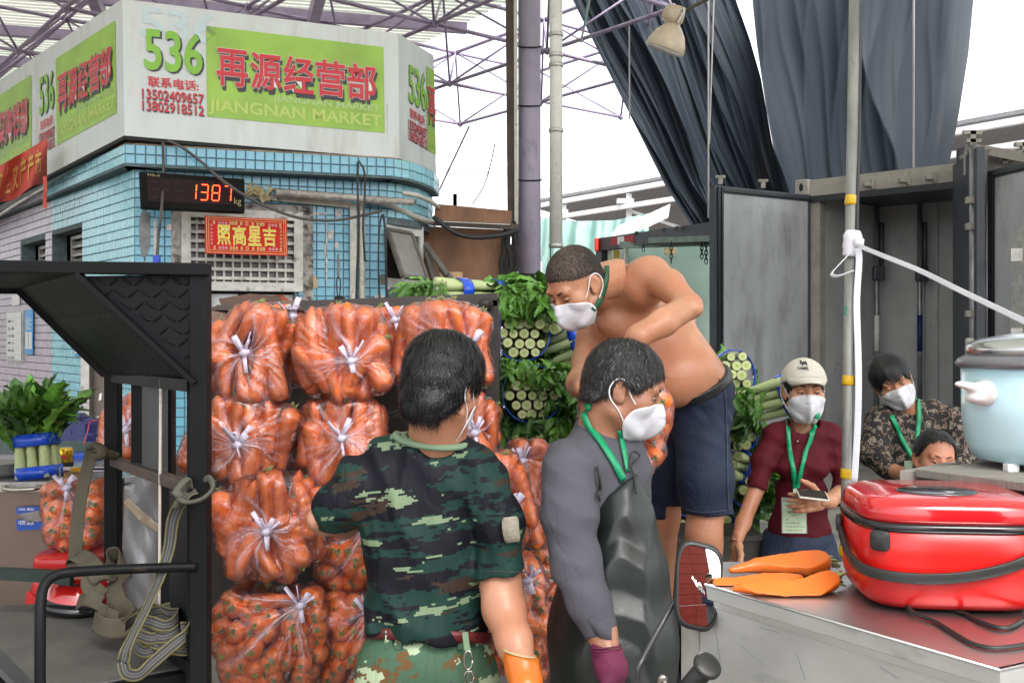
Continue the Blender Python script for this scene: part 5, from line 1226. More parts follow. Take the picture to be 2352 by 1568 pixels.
bunch_side(P(1760, 1090, 4.5), P(1680, 1065, 4.35), 'lettuce bunch with thick blue tape behind the hem of the denim shorts', 14, 6, tapes=(.7,), nleaf=40, lat=(0, -.2, 1), cols=2)
bunch_ends(1300, 870, 84, 90, 4.2, 'lettuce bunch with cut ends behind the grey haired head, mid stack', 15, nleaf=20)
bunch_ends(1655, 935, 70, 60, 4.42, 'lettuce bunch with cut ends beside the back pocket of the denim shorts', 16, nleaf=14)
bunch_ends(1715, 1125, 60, 64, 4.36, 'lettuce bunch with cut ends beside the bare arm of the woman in red', 17, nleaf=16)
bunch_side(P(1520, 1120, 4.5), P(1575, 1060, 4.3), 'lettuce bunch lying sideways between the denim legs', 18, 4, tapes=(.8,), nleaf=14, lat=(0, -.2, 1), cols=2)
bunch_side(P(1340, 700, 4.3), P(1262, 742, 4.1), 'lettuce bunch lying sideways just under the face mask of the bending man', 19, 4, tapes=(.8,), nleaf=26, lat=(0, -.2, 1), cols=2)
# loose leaf mass that fills the stack
def leaf_mass(regions, n, Y0, Y1, name, label, pool, seed, L=(.09, .17)):
    r = random.Random(seed); MBm = MB()
    for _ in range(n):
        (u0, v0, u1, v1) = r.choices(regions, [(a[2]-a[0])*(a[3]-a[1]) for a in regions])[0]
        p = P(r.uniform(u0, u1), r.uniform(v0, v1), r.uniform(Y0, Y1)); me = r.choice(pool); l = r.uniform(*L)
        R = orient((r.uniform(-.8, .8), r.uniform(-1, .2), r.uniform(-1, .3)), (r.uniform(-.5, .5), -.3, 1), r.uniform(-1, 1))
        MBm.add([p+R @ (v.co*l) for v in me.vertices], [tuple(q.vertices) for q in me.polygons])
    return MBm.solo(name, pool[0].materials[0], label, 'leaves', smooth=True, kind='stuff')
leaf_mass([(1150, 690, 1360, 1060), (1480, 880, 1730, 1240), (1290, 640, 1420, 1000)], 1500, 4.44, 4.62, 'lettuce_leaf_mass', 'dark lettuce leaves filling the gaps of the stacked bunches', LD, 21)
leaf_mass([(1150, 650, 1290, 705), (1150, 650, 1290, 705), (930, 652, 1015, 680), (1260, 840, 1340, 1000), (1150, 822, 1260, 852), (1250, 840, 1340, 900), (1190, 960, 1300, 1000), (1690, 900, 1745, 960)], 1100, 4.0, 4.3, 'lettuce_leaf_mass', 'bright lettuce leaves drooping over the front of the stack', LF, 22, (.06, .12))
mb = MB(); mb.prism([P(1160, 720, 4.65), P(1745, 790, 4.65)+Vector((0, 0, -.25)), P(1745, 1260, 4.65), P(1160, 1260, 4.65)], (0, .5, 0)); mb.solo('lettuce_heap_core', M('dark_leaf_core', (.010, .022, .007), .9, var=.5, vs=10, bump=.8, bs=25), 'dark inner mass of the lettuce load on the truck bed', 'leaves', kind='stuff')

# truck bed frame behind the carrots
tbm = M('rusty_black_steel', (.035, .030, .027), .55, var=.4, vs=6, bump=.3, dirt=(.12, .07, .045), ds=5, dt=.6)
tb = thing('truck_side_gate', 'dark rusty steel gate of the flatbed behind the carrot bags', 'truck gate', P(900, 1300, 3.55))
MB().beam(P(688, 706, 3.5), P(1142, 688, 3.5), .05, .045).build('top_rail', tbm, tb)
MB().beam(P(1130, 690, 3.5), P(1136, 1480, 3.5), .045, .05).build('corner_post', tbm, tb)
MB().prism([P(430, 760, 3.52), P(1128, 745, 3.52), P(1128, 1500, 3.52), P(430, 1500, 3.52)], (0, .02, 0)).build('gap_shade_sheet', tbm, tb)  # dark sheet standing in for the black shade between the bags
MB().beam(P(470, 722, 3.6), P(700, 704, 3.55), .05, .05).build('taped_rail', M('packing_tape_cardboard', (.20, .12, .085), .35, var=.3, vs=14, bump=.6), tb)
MB().prism([P(1060, 700, 3.56), P(1122, 700, 3.56), P(1122, 740, 3.56), P(1100, 712, 3.56)], (0, .01, 0)).build('gusset', tbm, tb)
MB().tube([P(1112, 697, 3.45), P(1040, 722, 3.5)], .003, 5).build('tie_wire', alu, tb)
MB().tube([P(1114, 697, 3.45), P(1086, 735, 3.5)], .003, 5).build('tie_wire', cableM, tb)
MB().lathe([(.02, -.03), (.026, 0), (.02, .03)], P(1116, 698, 3.45), 10, rot('X', PI/2)).build('lashing_hook', tbm, tb, True)
bedp = thing('truck_bed', 'dark steel truck bed edge under the stacked lettuce', 'truck bed', P(1500, 1300, 4.3)-Vector((0, 0, .3)))
MB().prism([P(1140, 1235, 4.05), P(1760, 1235, 4.05), P(1760, 1290, 4.05), P(1140, 1290, 4.05)], (0, 1.6, 0)).build('bed_edge', tbm, bedp)
MB().prism([P(1100, 1300, 4.2), P(1800, 1300, 4.2), P(1800, 1420, 4.2), P(1100, 1420, 4.2)], (0, 1.2, 0)).build('chassis', dark, bedp)
for u in (1580, 1745): 
    MB().lathe([(.40, -.1), (.42, -.08), (.42, .08), (.40, .1)], P(u, 1480, 4.6), 28, rot('X', PI/2)).build('wheel', rub, bedp, True)
MB().prism([P(1470, 1240, 4.03), P(1760, 1228, 4.03), P(1760, 1240, 4.03), P(1470, 1252, 4.03)], (0, .02, 0)).build('edge_strip', tbm, bedp)
# purple drums behind the gate
for (u, lab) in ((1085, 'purple plastic drum behind the steel gate, the right one'), (975, 'purple plastic drum behind the steel gate, the left one')):
    MB().lathe([(.10, -.3), (.11, .10), (.105, .14), (.05, .16)], P(u, 800, 3.8), 24).solo('plastic_drum', flatm('purple_plastic', (.06, .035, .16), .3), lab, 'drum', smooth=True)
# cardboard box on the gate
MB().prism([P(502, 686, 3.55), P(574, 674, 3.6), P(590, 700, 3.6), P(512, 713, 3.55)], (.05, .25, 0)).solo('cardboard_box', M('dark_cardboard', (.10, .055, .04), .8, var=.15, bump=.2, stretch=(1, 1, 6)), 'brown cardboard box tilted on top of the carrot bags', 'box')
MB().prism([P(574, 674, 3.58), P(592, 672, 3.62), P(604, 694, 3.62), P(590, 700, 3.58)], (.03, .2, 0)).build('x', dark) if False else None
MB().prism([P(482, 712, 3.2), P(498, 700, 3.3), P(688, 704, 3.4), P(690, 712, 3.3)], (0, .3, -.01)).solo('cardboard_sheet', M('black_edged_board', (.05, .035, .03), .8), 'flattened dark cardboard sheet above the left carrot bag', 'cardboard')
# ================================================================== PEOPLE
def skin_mat(name, col, red):
    return M(name, col, .38, var=.18, vs=11, bump=.22, bs=110, tint=(red or col, 6), sss=.10, spec=.45, dirt=(col[0]*.78, col[1]*.66, col[2]*.62), ds=28, dt=.60, dw=.12)
skinA = skin_mat('skin_light', (.46, .24, .155), (.44, .20, .12))
skinB = skin_mat('skin_tanned', (.36, .175, .105), (.34, .15, .085))
skinC = skin_mat('skin_warm', (.44, .215, .125), (.44, .185, .10))
hairK = M('black_hair', (.008, .0075, .009), .38, var=.4, vs=60, bump=.5, bs=180, spec=.5)
hairG = M('greying_hair', (.022, .021, .022), .42, var=.6, vs=90, bump=.6, bs=200, spec=.5)
hairS = M('grey_strands', (.13, .13, .13), .5, bump=0)
maskm = M('white_mask_fabric', (.60, .60, .64), .75, var=.03, vs=30, bump=.2, bs=400)
loopm = flatm('white_elastic', (.74, .74, .76), .7)
eyew = flatm('eye_white', (.55, .5, .46), .2); irism = flatm('dark_iris', (.012, .008, .006), .15); browm = M('eyebrow_hair', (.02, .015, .012), .8, bump=.4, bs=200)
lany = M('green_lanyard_satin', (.0, .26, .11), .35, var=.1, vs=40, bump=.1, bs=300); lanyd = M('dark_green_lanyard', (.004, .075, .028), .5, var=.1, bump=.1)

def frame(yaw, pitch=0, roll=0):
    return rot('Z', -math.radians(yaw)) @ rot('X', -math.radians(pitch)) @ rot('Y', math.radians(roll))
class Head:
    def __init__(s, c, R, sc=1.0): s.c = Vector(c); s.R = R; s.s = sc
    def w(s, x, y, z): return s.c+s.R @ (Vector((x, y, z))*s.s)
    def skin(s, V, ears=True, nose=True):
        R, k = s.R, s.s; E = lambda p, r, kk=.015, op='add', RR=None: V.ell(s.w(*p), [q*k for q in r], RR or R, kk, op)
        E((0, -.014, .036), (.074, .094, .084)); E((0, .030, -.035), (.060, .060, .078), .03)
        E((0, .066, -.094), (.026, .022, .020), .02); 
        for q in (-1, 1):
            E((q*.040, .052, -.022), (.026, .028, .028), .02); V.cone(s.w(q*.055, .0, -.06), s.w(q*.028, .062, -.09), .02*k, .016*k, .02)
        V.cone(s.w(-.036, .073, .026), s.w(.036, .073, .026), .013*k, .013*k, .015)
        if nose: V.chain([s.w(0, .083, .012), s.w(0, .100, -.018), s.w(0, .108, -.032)], [.008*k, .010*k, .013*k], .008); [E((q*.012, .096, -.036), (.009, .010, .008), .006) for q in (-1, 1)]
        for q in (-1, 1): E((q*.031, .096, .003), (.017, .013, .0085), .008, 'sub')
        if ears:
            for q in (-1, 1):
                RR = s.R @ rot('Z', q*.35) @ rot('X', .15)
                E((q*.078, -.010, -.004), (.007, .019, .031), .006, 'add', RR); E((q*.084, -.004, .002), (.005, .010, .018), .004, 'sub', RR)
                E((q*.074, .002, -.026), (.007, .009, .010), .006)
        return s
    def eyes(s, root, closed=0, gaze=(0, 0)):
        for q in (-1, 1):
            mb = MB(); mb.lathe([(.0001, -.0105), (.0065, -.0085), (.0105, 0), (.0065, .0085), (.0001, .0105)], s.w(q*.031, .0725, .003), 14); e = mb.build('eye', eyew, root, True)
            MB().lathe([(.0001, .002), (.005, .0005), (.0056, -.001)], s.w(q*.031+gaze[0]*.004, .0838, .003+gaze[1]*.003), 12, s.R @ rot('X', -PI/2)).build('iris', irism, e, True)
            lid = MB(); lid.grid(lambda a, b: s.w(q*.031+(a-.5)*.030, .0885-.010*(2*a-1)**2+.001*b, .0035+.0075*(1-(2*a-1)**2)*(1-b*(1.0+closed))+.002), 8, 3); lid.build('eyelid', browm if False else s.skinm, root, True)
            MB().tube([s.w(q*.031+(a-.5)*.031, .0895-.010*(2*a-1)**2, .0035+.0075*(1-(2*a-1)**2)*(1-(1.0+closed))+.0015) for a in np.linspace(0, 1, 8)], .0013, 5).build('lash_line', irism, root)
            bp_ = [s.w(q*(.012+.038*t), .0885-.020*t*t, .024+.006*math.sin(t*2.6)) for t in np.linspace(0, 1, 8)]
            MB().tube(bp_, [.0028, .0042, .0048, .0046, .004, .0035, .0028, .0015], 6, flat=.6).build('eyebrow', browm, root, True)
    def mask(s, root, bv=None, lx=1.0):
        ridge = [(0, .104, -.004), (0, .122, -.030), (0, .130, -.058), (0, .112, -.092), (0, .070, -.122)]
        edge = [(.046, .080, -.012), (.064, .054, -.028), (.070, .036, -.050), (.066, .028, -.080), (.040, .042, -.118)]
        rc, ec = catmull(ridge, 6), catmull(edge, 6)
        def f(a, b):
            t = 2*a-1; i = min(int(b*(len(rc)-1)), len(rc)-1); p, q = rc[i], ec[i]; k = abs(t)**1.12
            v = Vector((math.copysign(q.x*abs(t)**.92, t), p.y+(q.y-p.y)*k-.003*math.sin(abs(t)*9)*(b > .3), p.z+(q.z-p.z)*k)); W0 = s.w(*v)
            if bv:
                o_ = s.w(0, .01, v.z*.8-.01); dd = W0-o_; L_ = dd.length; dd.normalize(); hh = bv.ray_cast(o_+dd*.2, -dd, .2)
                if hh[0] is not None and (hh[0]-o_).length+.0035 > L_: W0 = o_+dd*((hh[0]-o_).length+.0035)
            return W0
        m = MB().grid(f, 28, 24).build('face_mask', maskm, root, True); so = m.modifiers.new('thickness', 'SOLIDIFY'); so.thickness = .0018; so.offset = 1
        MB().tube([f(a, 0) for a in np.linspace(0, 1, 20)], .0014, 5).build('mask_rim', loopm, m, True)
        MB().tube([f(a, 1) for a in np.linspace(0, 1, 20)], .0018, 5).build('mask_rim', loopm, m, True)
        for q in (0, 1): MB().tube([f(q, b) for b in np.linspace(0, 1, 14)], .0012, 5).build('mask_rim', loopm, m, True)
        for q in (-1, 1): MB().tube([f(.5+q*(.16+.16*t), .42+.30*t)+s.R @ Vector((0, .001, 0)) for t in np.linspace(0, 1, 6)], .0009, 4).build('mask_seam', flatm('mask_print_grey', (.30, .30, .33)) if 'mask_print_grey' not in bpy.data.materials else bpy.data.materials['mask_print_grey'], m)
        for q in (-1, 1):
            pts = [s.w(q*.062, .050, -.032), s.w(q*.072, .022, -.008), s.w(q*.0815, -.004, .024), s.w(q*.086, -.026, .022), s.w(q*.087, -.036, -.004), s.w(q*.083, -.026, -.030), s.w(q*.076, .004, -.052), s.w(q*.063, .032, -.082)]
            MB().tube(catmull(pts, 5), .0019, 6).build('ear_loop', loopm, m, True)
        return m
    def hair(s, root, mat, thick=.012, line=((.10, .072), (.055, .060), (.03, .022), (-.02, .018), (-.05, -.045), (-.11, -.062)), n=5000, slen=.035, lift=.004, seed=0, strandm=None, greyf=0, wavy=.0, h=.0035, down=1.0, part=(0, -.045), fw=.0016, dispa=.004, jg=1):
        r = np.random.RandomState(seed); k = s.s; ly = [a for a, b in line][::-1]; lz = [b for a, b in line][::-1]
        zl = lambda y: np.interp(y, ly, lz)
        lo = np.array(s.c)-.16*k; hi = np.array(s.c)+.16*k; V = Vol(lo, hi, h)
        V.ell(s.w(0, -.014, .037), [(q+thick)*k for q in (.074, .094, .083)], s.R, .01); V.ell(s.w(0, -.045, -.01), [(q+thick*.75)*k for q in (.066, .058, .07)], s.R, .02); V.ell(s.w(0, -.045, -.055), [(q+thick*.5)*k for q in (.058, .050, .05)], s.R, .02)
        G = V.G(); cx = [G[i]-s.c[i] for i in range(3)]; RR = np.array(s.R)
        loc = [(cx[0]*RR[0][i]+cx[1]*RR[1][i]+cx[2]*RR[2][i])/k for i in range(3)]
        # one soft edge at the hairline and round the ears
        jag = jg*(.004*np.sin(loc[0]*260+loc[1]*190)+.003*np.sin(loc[0]*610+2))
        cutd = (zl(loc[1])+jag-loc[2])*.8*k
        ear = .024*k-np.sqrt((loc[1]+.008)**2+(loc[2]+.006)**2)*k+0*loc[0]
        V.D = np.maximum(V.D, np.maximum(cutd, ear)).astype(np.float32)
        f = Folds(seed+1, dispa, .03, n=7); V.disp(f)
        ho = V.build('hair', mat, root, 1)
        # strands rooted on the hair surface
        mbs = [MB(), MB()]; me_ = ho.data; nv_ = len(me_.vertices); co = np.empty(nv_*3, np.float32); me_.vertices.foreach_get('co', co); nr = np.empty(nv_*3, np.float32); me_.vertices.foreach_get('normal', nr)
        of_ = np.array(origin_of(ho))-np.array(s.c); co = ((co.reshape(-1, 3)+of_) @ RR)/k; nr = nr.reshape(-1, 3) @ RR
        ok = np.nonzero((np.sum(nr*(co-np.array([0, -.02, .02])), 1) > 0) & (co[:, 2] > zl(co[:, 1])+.001))[0]
        for vi in r.choice(ok, n):
            p, d = co[vi].astype(float), nr[vi].astype(float); cr = np.array([part[0], part[1], .13]); t = p-cr; t[2] -= .03*down; t = t-d*(t@d); t /= np.linalg.norm(t)+1e-6
            side = np.cross(d, t); t = t+side*(.40*math.sin(p[0]*60+p[2]*40+seed)+r.normal(0, .20)); t -= d*(t@d); t /= np.linalg.norm(t)+1e-6
            L = slen*r.uniform(.5, 1.2); q = []; lf = lift*r.uniform(.1, 1.2); cv_ = .085
            for i in range(5):
                a = i/4; x_ = L*a; v = p+t*x_-d*(x_*x_/(2*cv_))+d*(lf*math.sin(a*2.5)+.0006); v[2] -= .002*a*a*down; q.append(Vector(v))
            mb = mbs[1] if r.rand() < greyf else mbs[0]; o = len(mb.v); w0 = fw*r.uniform(.6, 1.2); sd = Vector(np.cross(d, t)).normalized()
            for i, a in enumerate(q):
                ww = w0*(1-.8*(i/4)**2)/2; mb.v += [tuple(s.w(*(a+sd*ww))), tuple(s.w(*(a-sd*ww)))]
            for i in range(4): mb.f.append((o+2*i, o+2*i+1, o+2*i+3, o+2*i+2)); mb.mi.append(0)
        if mbs[0].v: tag(mbs[0].build('hair_strands', strandm or mat, ho), kind='stuff')
        if mbs[1].v: tag(mbs[1].build('grey_hair_strands', hairS, ho), kind='stuff')
        return ho
def hand_parts(V, wr, Y_, X_, curls, s_=1.0, spread=.12, thumb=(.6, .5), sq=1.0):
    # wrist point, direction of the fingers, direction of the thumb side
    wr = Vector(wr); Y_ = Vector(Y_).normalized(); X_ = Vector(X_); X_ = (X_-Y_*X_.dot(Y_)).normalized(); Z_ = X_.cross(Y_)
    W_ = lambda x, y, z: wr+(X_*x+Y_*y+Z_*z)*s_
    V.cone(W_(0, -.02, 0), W_(0, .03, 0), .024*s_, .028*s_, .01, flat=(Z_, .72)); V.chain([W_(.026, .02, 0), W_(.030, .082, 0)], [.014*s_, .011*s_], .014); V.chain([W_(-.022, .02, 0), W_(-.028, .078, 0)], [.014*s_, .011*s_], .014)
    V.cone(W_(0, .03, 0), W_(0, .082, 0), .018*s_, .014*s_, .014)
    for i, (x, L) in enumerate(((.030, .070), (.011, .079), (-.009, .073), (-.027, .057))):
        p = W_(x, .084-abs(x-.005)*.15, 0); a = 0; dr = spread*(x/.03); q = [p]; rs = [.0098*s_]
        for j, fr_ in enumerate((.45, .32, .23)):
            a += curls[i]*(.9, 1.1, .7)[j]; dv = Y_*math.cos(a)+Z_*-math.sin(a)+X_*dr; q.append(q[-1]+dv*L*fr_*s_); rs.append((.0090, .0082, .0070)[j]*s_)
        V.chain(q, rs, .005)
    t0 = W_(.030, .022, -.004); d1 = X_*thumb[0]+Y_*.75+Z_*-.25*thumb[1]; t1 = t0+d1.normalized()*.042*s_; d2 = X_*thumb[0]*.5+Y_*.9+Z_*-.5*thumb[1]; t2 = t1+d2.normalized()*.030*s_; t3 = t2+(d2+Z_*-.2*thumb[1]).normalized()*.024*s_
    V.chain([t0, t1, t2, t3], [.015*s_, .0115*s_, .0105*s_, .0085*s_], .008)
def merge_build(name, mat, root, vols, it=1):
    Vs, Fs, o = [], [], 0
    for V in vols:
        a, b = V.mesh()
        for _ in range(it):
            A = np.zeros_like(a); n = np.zeros(len(a), np.float32)
            for i in range(4): np.add.at(A, b[:, i], a[b[:, (i+1) % 4]]+a[b[:, (i-1) % 4]]); np.add.at(n, b[:, i], 2)
            a = a*.45+.55*A/np.maximum(n, 1)[:, None]
        Vs.append(a); Fs.append(b+o); o += len(a)
    V_, F_ = np.concatenate(Vs), np.concatenate(Fs); ob = np_obj(name, V_, F_, mat, root); GEO[ob.name] = (V_, F_); return ob
GEO = {}
def bvh_of(*obs):
    vs, fs, o = [], [], 0
    for ob in obs:
        if ob.name in GEO: V_, F_ = GEO[ob.name]; vs += V_.tolist(); fs += (F_+o).tolist(); o += len(V_)
        else:
            m = Matrix.Translation(origin_of(ob)); vs += [tuple(m @ v.co) for v in ob.data.vertices]; fs += [[i+o for i in p.vertices] for p in ob.data.polygons]; o = len(vs)
    return BVHTree.FromPolygons(vs, fs)
def cast(bvh, u, v, off=.003, Y=3):
    o = Vector((0, 0, CAMZ)); d = Vector(((u-1176)/FPX, 1, -(v-770)/FPX)).normalized(); h = bvh.ray_cast(o, d)
    if h[0] is None: n = bvh.find_nearest(P(u, v, Y)); return n[0]+Vector((0, -off, 0)) if n[0] is not None else P(u, v, Y)
    nn = h[1] if h[1].dot(d) < 0 else -h[1]; return h[0]+nn*off-d*off*.5
def strip(bvh, path, wpx, name, mat, root, off=.004, Y=3, n=6):
    pts = catmull([(a, b, 0) for a, b in path], n); L, R_ = [], []
    for i, p in enumerate(pts):
        t = (pts[min(i+1, len(pts)-1)]-pts[max(i-1, 0)]).normalized(); w = wpx(i/(len(pts)-1)) if callable(wpx) else wpx
        L.append(cast(bvh, p.x-t.y*w/2, p.y+t.x*w/2, off, Y)); R_.append(cast(bvh, p.x+t.y*w/2, p.y-t.x*w/2, off, Y))
    mb = MB(); vs = []; m = len(L)
    for a, b in zip(L, R_): vs += [a, b, a+Vector((0, -.0015, 0)), b+Vector((0, -.0015, 0))]
    fs = []
    for i in range(m-1):
        o = 4*i; fs += [(o+2, o+3, o+7, o+6), (o, o+4, o+5, o+1), (o, o+2, o+6, o+4), (o+1, o+5, o+7, o+3)]
    mb.add(vs, fs+[(0, 1, 3, 2), (4*m-4, 4*m-2, 4*m-1, 4*m-3)]); return mb.build(name, mat, root, True)
def person(label, u, v, Y): 
    p = P(u, v, Y); return thing('person', label, 'person', Vector((p.x, p.y, 0)))
def vol_px(u0, v0, u1, v1, Y, dy, h): a, b = P(u0, v1, Y+dy), P(u1, v0, Y+dy); return Vol((min(a.x, P(u0, v1, Y-dy).x), Y-dy, a.z), (max(b.x, P(u1, v0, Y-dy).x), Y+dy, b.z), h)

# -------- cloth materials
def camo_mat(name, cols, px, sx, sz, ths, seed=0, tilt=.12, rough=.6):
    m = bpy.data.materials.new(name); m.use_nodes = True; nt = m.node_tree; N = nt.nodes; L = nt.links; b = N['Principled BSDF']
    tc = N.new('ShaderNodeTexCoord'); sn = N.new('ShaderNodeVectorMath'); sn.operation = 'SNAP'; sn.inputs[1].default_value = (px, .05, px)
    mp0 = N.new('ShaderNodeMapping'); mp0.inputs['Rotation'].default_value = (0, tilt, 0); L.new(tc.outputs['Object'], mp0.inputs[0]); L.new(mp0.outputs[0], sn.inputs[0])
    col = None
    for i, (c, th_) in enumerate(zip(cols[1:], ths)):
        mp = N.new('ShaderNodeMapping'); mp.inputs['Location'].default_value = (seed+i*7.3, i*3.1, i*5.7); mp.inputs['Scale'].default_value = (sx*(1+.15*i), 1.5, sz*(1+.15*i)); L.new(sn.outputs[0], mp.inputs[0])
        no = N.new('ShaderNodeTexNoise'); no.inputs['Scale'].default_value = 1; no.inputs['Detail'].default_value = 4; no.inputs['Roughness'].default_value = .62; L.new(mp.outputs[0], no.inputs['Vector'])
        g = N.new('ShaderNodeMath'); g.operation = 'GREATER_THAN'; g.inputs[1].default_value = th_; L.new(no.outputs['Fac'], g.inputs[0])
        mx = N.new('ShaderNodeMix'); mx.data_type = 'RGBA'; L.new(g.outputs[0], mx.inputs[0])
        if col is None: mx.inputs[6].default_value = (*cols[0], 1)
        else: L.new(col, mx.inputs[6])
        mx.inputs[7].default_value = (*c, 1); col = mx.outputs[2]
    L.new(col, b.inputs['Base Color']); b.inputs['Roughness'].default_value = rough; b.inputs['Specular IOR Level'].default_value = .18
    wv = N.new('ShaderNodeTexNoise'); wv.inputs['Scale'].default_value = 30; wv.inputs['Detail'].default_value = 5; L.new(tc.outputs['Object'], wv.inputs['Vector']); bp = N.new('ShaderNodeBump'); bp.inputs['Strength'].default_value = .35; bp.inputs['Distance'].default_value = .004; L.new(wv.outputs['Fac'], bp.inputs['Height']); L.new(bp.outputs[0], b.inputs['Normal']); return m
camoS = camo_mat('dark_digital_camouflage', [(.010, .034, .028), (.0055, .006, .010), (.035, .022, .016), (.006, .0065, .011), (.165, .225, .135)], .0048, 3.6, 17, (.505, .60, .59, .605), 2.2)
camoP = camo_mat('woodland_digital_camouflage', [(.060, .120, .075), (.13, .075, .030), (.38, .46, .30), (.085, .06, .10)], .0042, 6, 11, (.54, .56, .62), 5, .5)
def denim_mat(name, c):
    return M(name, c, .7, var=.30, vs=9, bump=.5, bs=220, tint=((c[0]*2.3, c[1]*2.0, c[2]*1.7), 4.5), stretch=(1, 1, .6), spec=.25)
denim = denim_mat('blue_denim', (.010, .016, .036)); thread = flatm('denim_thread', (.035, .045, .07), .7)
greyk = M('grey_knit_cotton', (.085, .085, .100), .85, var=.10, vs=5, bump=.25, bs=400, spec=.2)
apronm = M('dark_green_rubber_apron', (.014, .019, .018), .40, var=.35, vs=3, bump=.12, bs=20, dirt=(.008, .009, .009), ds=3, dt=.52, dw=.1, spec=.55)
wine = M('wine_red_jersey', (.080, .005, .012), .75, var=.10, vs=6, bump=.2, bs=300, spec=.2)
whitec = M('cream_cap_cotton', (.52, .49, .42), .75, var=.05, vs=12, bump=.3, bs=150)
gloveO = M('orange_rubber_glove', (.62, .15, .015), .35, var=.12, vs=8, bump=.2, bs=40); gloveM = M('maroon_knit_glove', (.12, .010, .045), .75, var=.15, vs=30, bump=.6, bs=160, stretch=(.2, .2, 1))
leather = M('black_leather', (.008, .008, .009), .32, var=.3, vs=30, bump=.4, bs=150)
beltM = flatm('maroon_belt', (.11, .015, .015), .4)
def legs(root, hipc, kneeL, kneeR, Y, mat, footz=0, r0=.1):
    pass

def buzz_mat():
    return M('stubbly_scalp', (.13, .08, .058), .65, var=.35, vs=12, bump=.4, bs=300, dirt=(.025, .02, .018), ds=260, dt=.5, dw=.1)
for m_, a_, b_, c_ in ((camoS, 7, .55, .014), (camoP, 8, .5, .012), (denim, 10, .55, .012), (greyk, 7, .5, .014), (apronm, 4, .35, .014), (wine, 9, .5, .012)): wrinkle(m_, a_, b_, c_)
# -------- 1. man in camouflage, seen from behind
Y1 = 2.42
p1 = person('man seen from behind in dark green digital camouflage shirt and camouflage trousers', 975, 1000, Y1)
hd = Head(P(1020, 888, 2.42), frame(30, 18, 2), 1.01); hd.skinm = skinA
V = vol_px(690, 760, 1270, 1568+60, Y1, .45, .0048); h = P
hd.skin(V)
V.cone(hd.w(0, -.035, -.05), P(1000, 1020, 2.46), .056, .064, .03); V.cone(P(1005, 1000, 2.46), P(900, 1075, 2.46), .040, .03, .03); V.cone(P(1010, 1000, 2.46), P(1080, 1070, 2.46), .040, .03, .03)
V.ell(P(975, 1170, 2.48), (.12, .07, .13), k=.05)
V.chain([P(1118, 1125, 2.44), P(1147, 1240, 2.41), P(1150, 1345, 2.40), P(1158, 1400, 2.37), P(1180, 1470, 2.30), P(1208, 1570, 2.22)], [.036, .046, .047, .049, .041, .031], .02)
V.ell(P(1146, 1378, 2.355), (.03, .02, .035), k=.03)
V.chain([P(830, 1120, 2.45), P(748, 1190, 2.48), P(790, 1200, 2.66), P(850, 1170, 2.80)], [.036, .040, .040, .032], .02); V.ell(P(724, 1192, 2.44), (.022, .026, .026), k=.02)
body1 = merge_build('body', skinA, p1, [V], 1)
hd.mask(p1)
hd.hair(p1, hairK, .015, n=12000, slen=.050, lift=.007, seed=3, line=((.10, .075), (.055, .060), (.035, .010), (-.005, .012), (-.035, -.055), (-.11, -.112)), part=(.01, -.06), dispa=.007, down=1.2)
V = vol_px(680, 960, 1250, 1500, Y1, .30, .0052)
V.cone(P(838, 1112, 2.45), P(1112, 1114, 2.45), .058, .058, .05); V.chain([P(955, 1032, 2.46), P(890, 1056, 2.455), P(822, 1098, 2.45)], [.050, .054, .056], .04); V.chain([P(1040, 1038, 2.46), P(1085, 1062, 2.455), P(1122, 1098, 2.45)], [.050, .054, .057], .04)
V.ell(P(966, 1175, 2.47), (.160, .112, .17), k=.05); V.ell(P(975, 1330, 2.46), (.150, .115, .22), k=.05); V.ell(P(982, 1440, 2.46), (.153, .120, .12), k=.05)
SR_ = vol_px(680, 960, 1250, 1500, Y1, .30, .0052); SR_.chain([P(1114, 1112, 2.43), P(1144, 1200, 2.40), P(1157, 1330, 2.39)], [.056, .061, .061], .035); SR_.cut(P(1157, 1316, 2.39), (.13, 0, -1))
W_ = vol_px(680, 960, 1250, 1500, Y1, .30, .0052); W_.chain([P(826, 1112, 2.44), P(784, 1160, 2.44), P(760, 1225, 2.52)], [.056, .060, .060], .03); W_.cut(P(765, 1212, 2.46), (-.25, .35, -1)); W_.D = np.minimum(W_.D, SR_.D)
kk_ = .02; hb = np.clip(.5+.5*(V.D-W_.D)/kk_, 0, 1); V.D = V.D*(1-hb)+W_.D*hb-kk_*hb*(1-hb)
V.cut(P(985, 1447, 2.46), (-.05, 0, -1), (P(820, 0, 2.4).x, 1.9, P(0, 1600, 2.4).z), (P(1140, 0, 2.4).x, 2.9, P(0, 1380, 2.4).z))
V.cone(P(998, 1012, 2.45), P(1008, 955, 2.44), .060, .068, .012, 'sub')
F1 = Folds(11, .022, .14, dirs=[(.5, 0, .9), (1, 0, .35), (.9, 0, -.3)], n=7, sharp=1.2); F2 = Folds(12, .006, .055, n=6)
V.disp(lambda x, y, z: F1(x, y, z)+F2(x, y, z)-.006*np.exp(-((x-P(905, 0, 2.4).x-.25*(z-1.2))/.012)**2)*(z < 1.5))
shirt1 = merge_build('shirt', camoS, p1, [V], 1)
collm = M('sage_green_rib', (.16, .24, .15), .8, var=.1, bump=.3, bs=200)
cb = bvh_of(shirt1)
ring = [P(992+82*math.cos(t), 1008+8*math.cos(t-.2)+17*math.sin(t), 2.45-.068*math.sin(t)) for t in np.linspace(-.25, PI+.25, 26)]
MB().tube(ring, .0105, 8, flat=.8).build('collar', collm, p1, True)
strip(cb, [(1168, 1187), (1170, 1215), (1174, 1243)], lambda t: 36*(1-.25*abs(2*t-1)**6), 'sleeve_patch', M('beige_felt', (.30, .27, .21), .95, var=.2, vs=80, bump=.6, bs=200), p1, .007, 2.35)
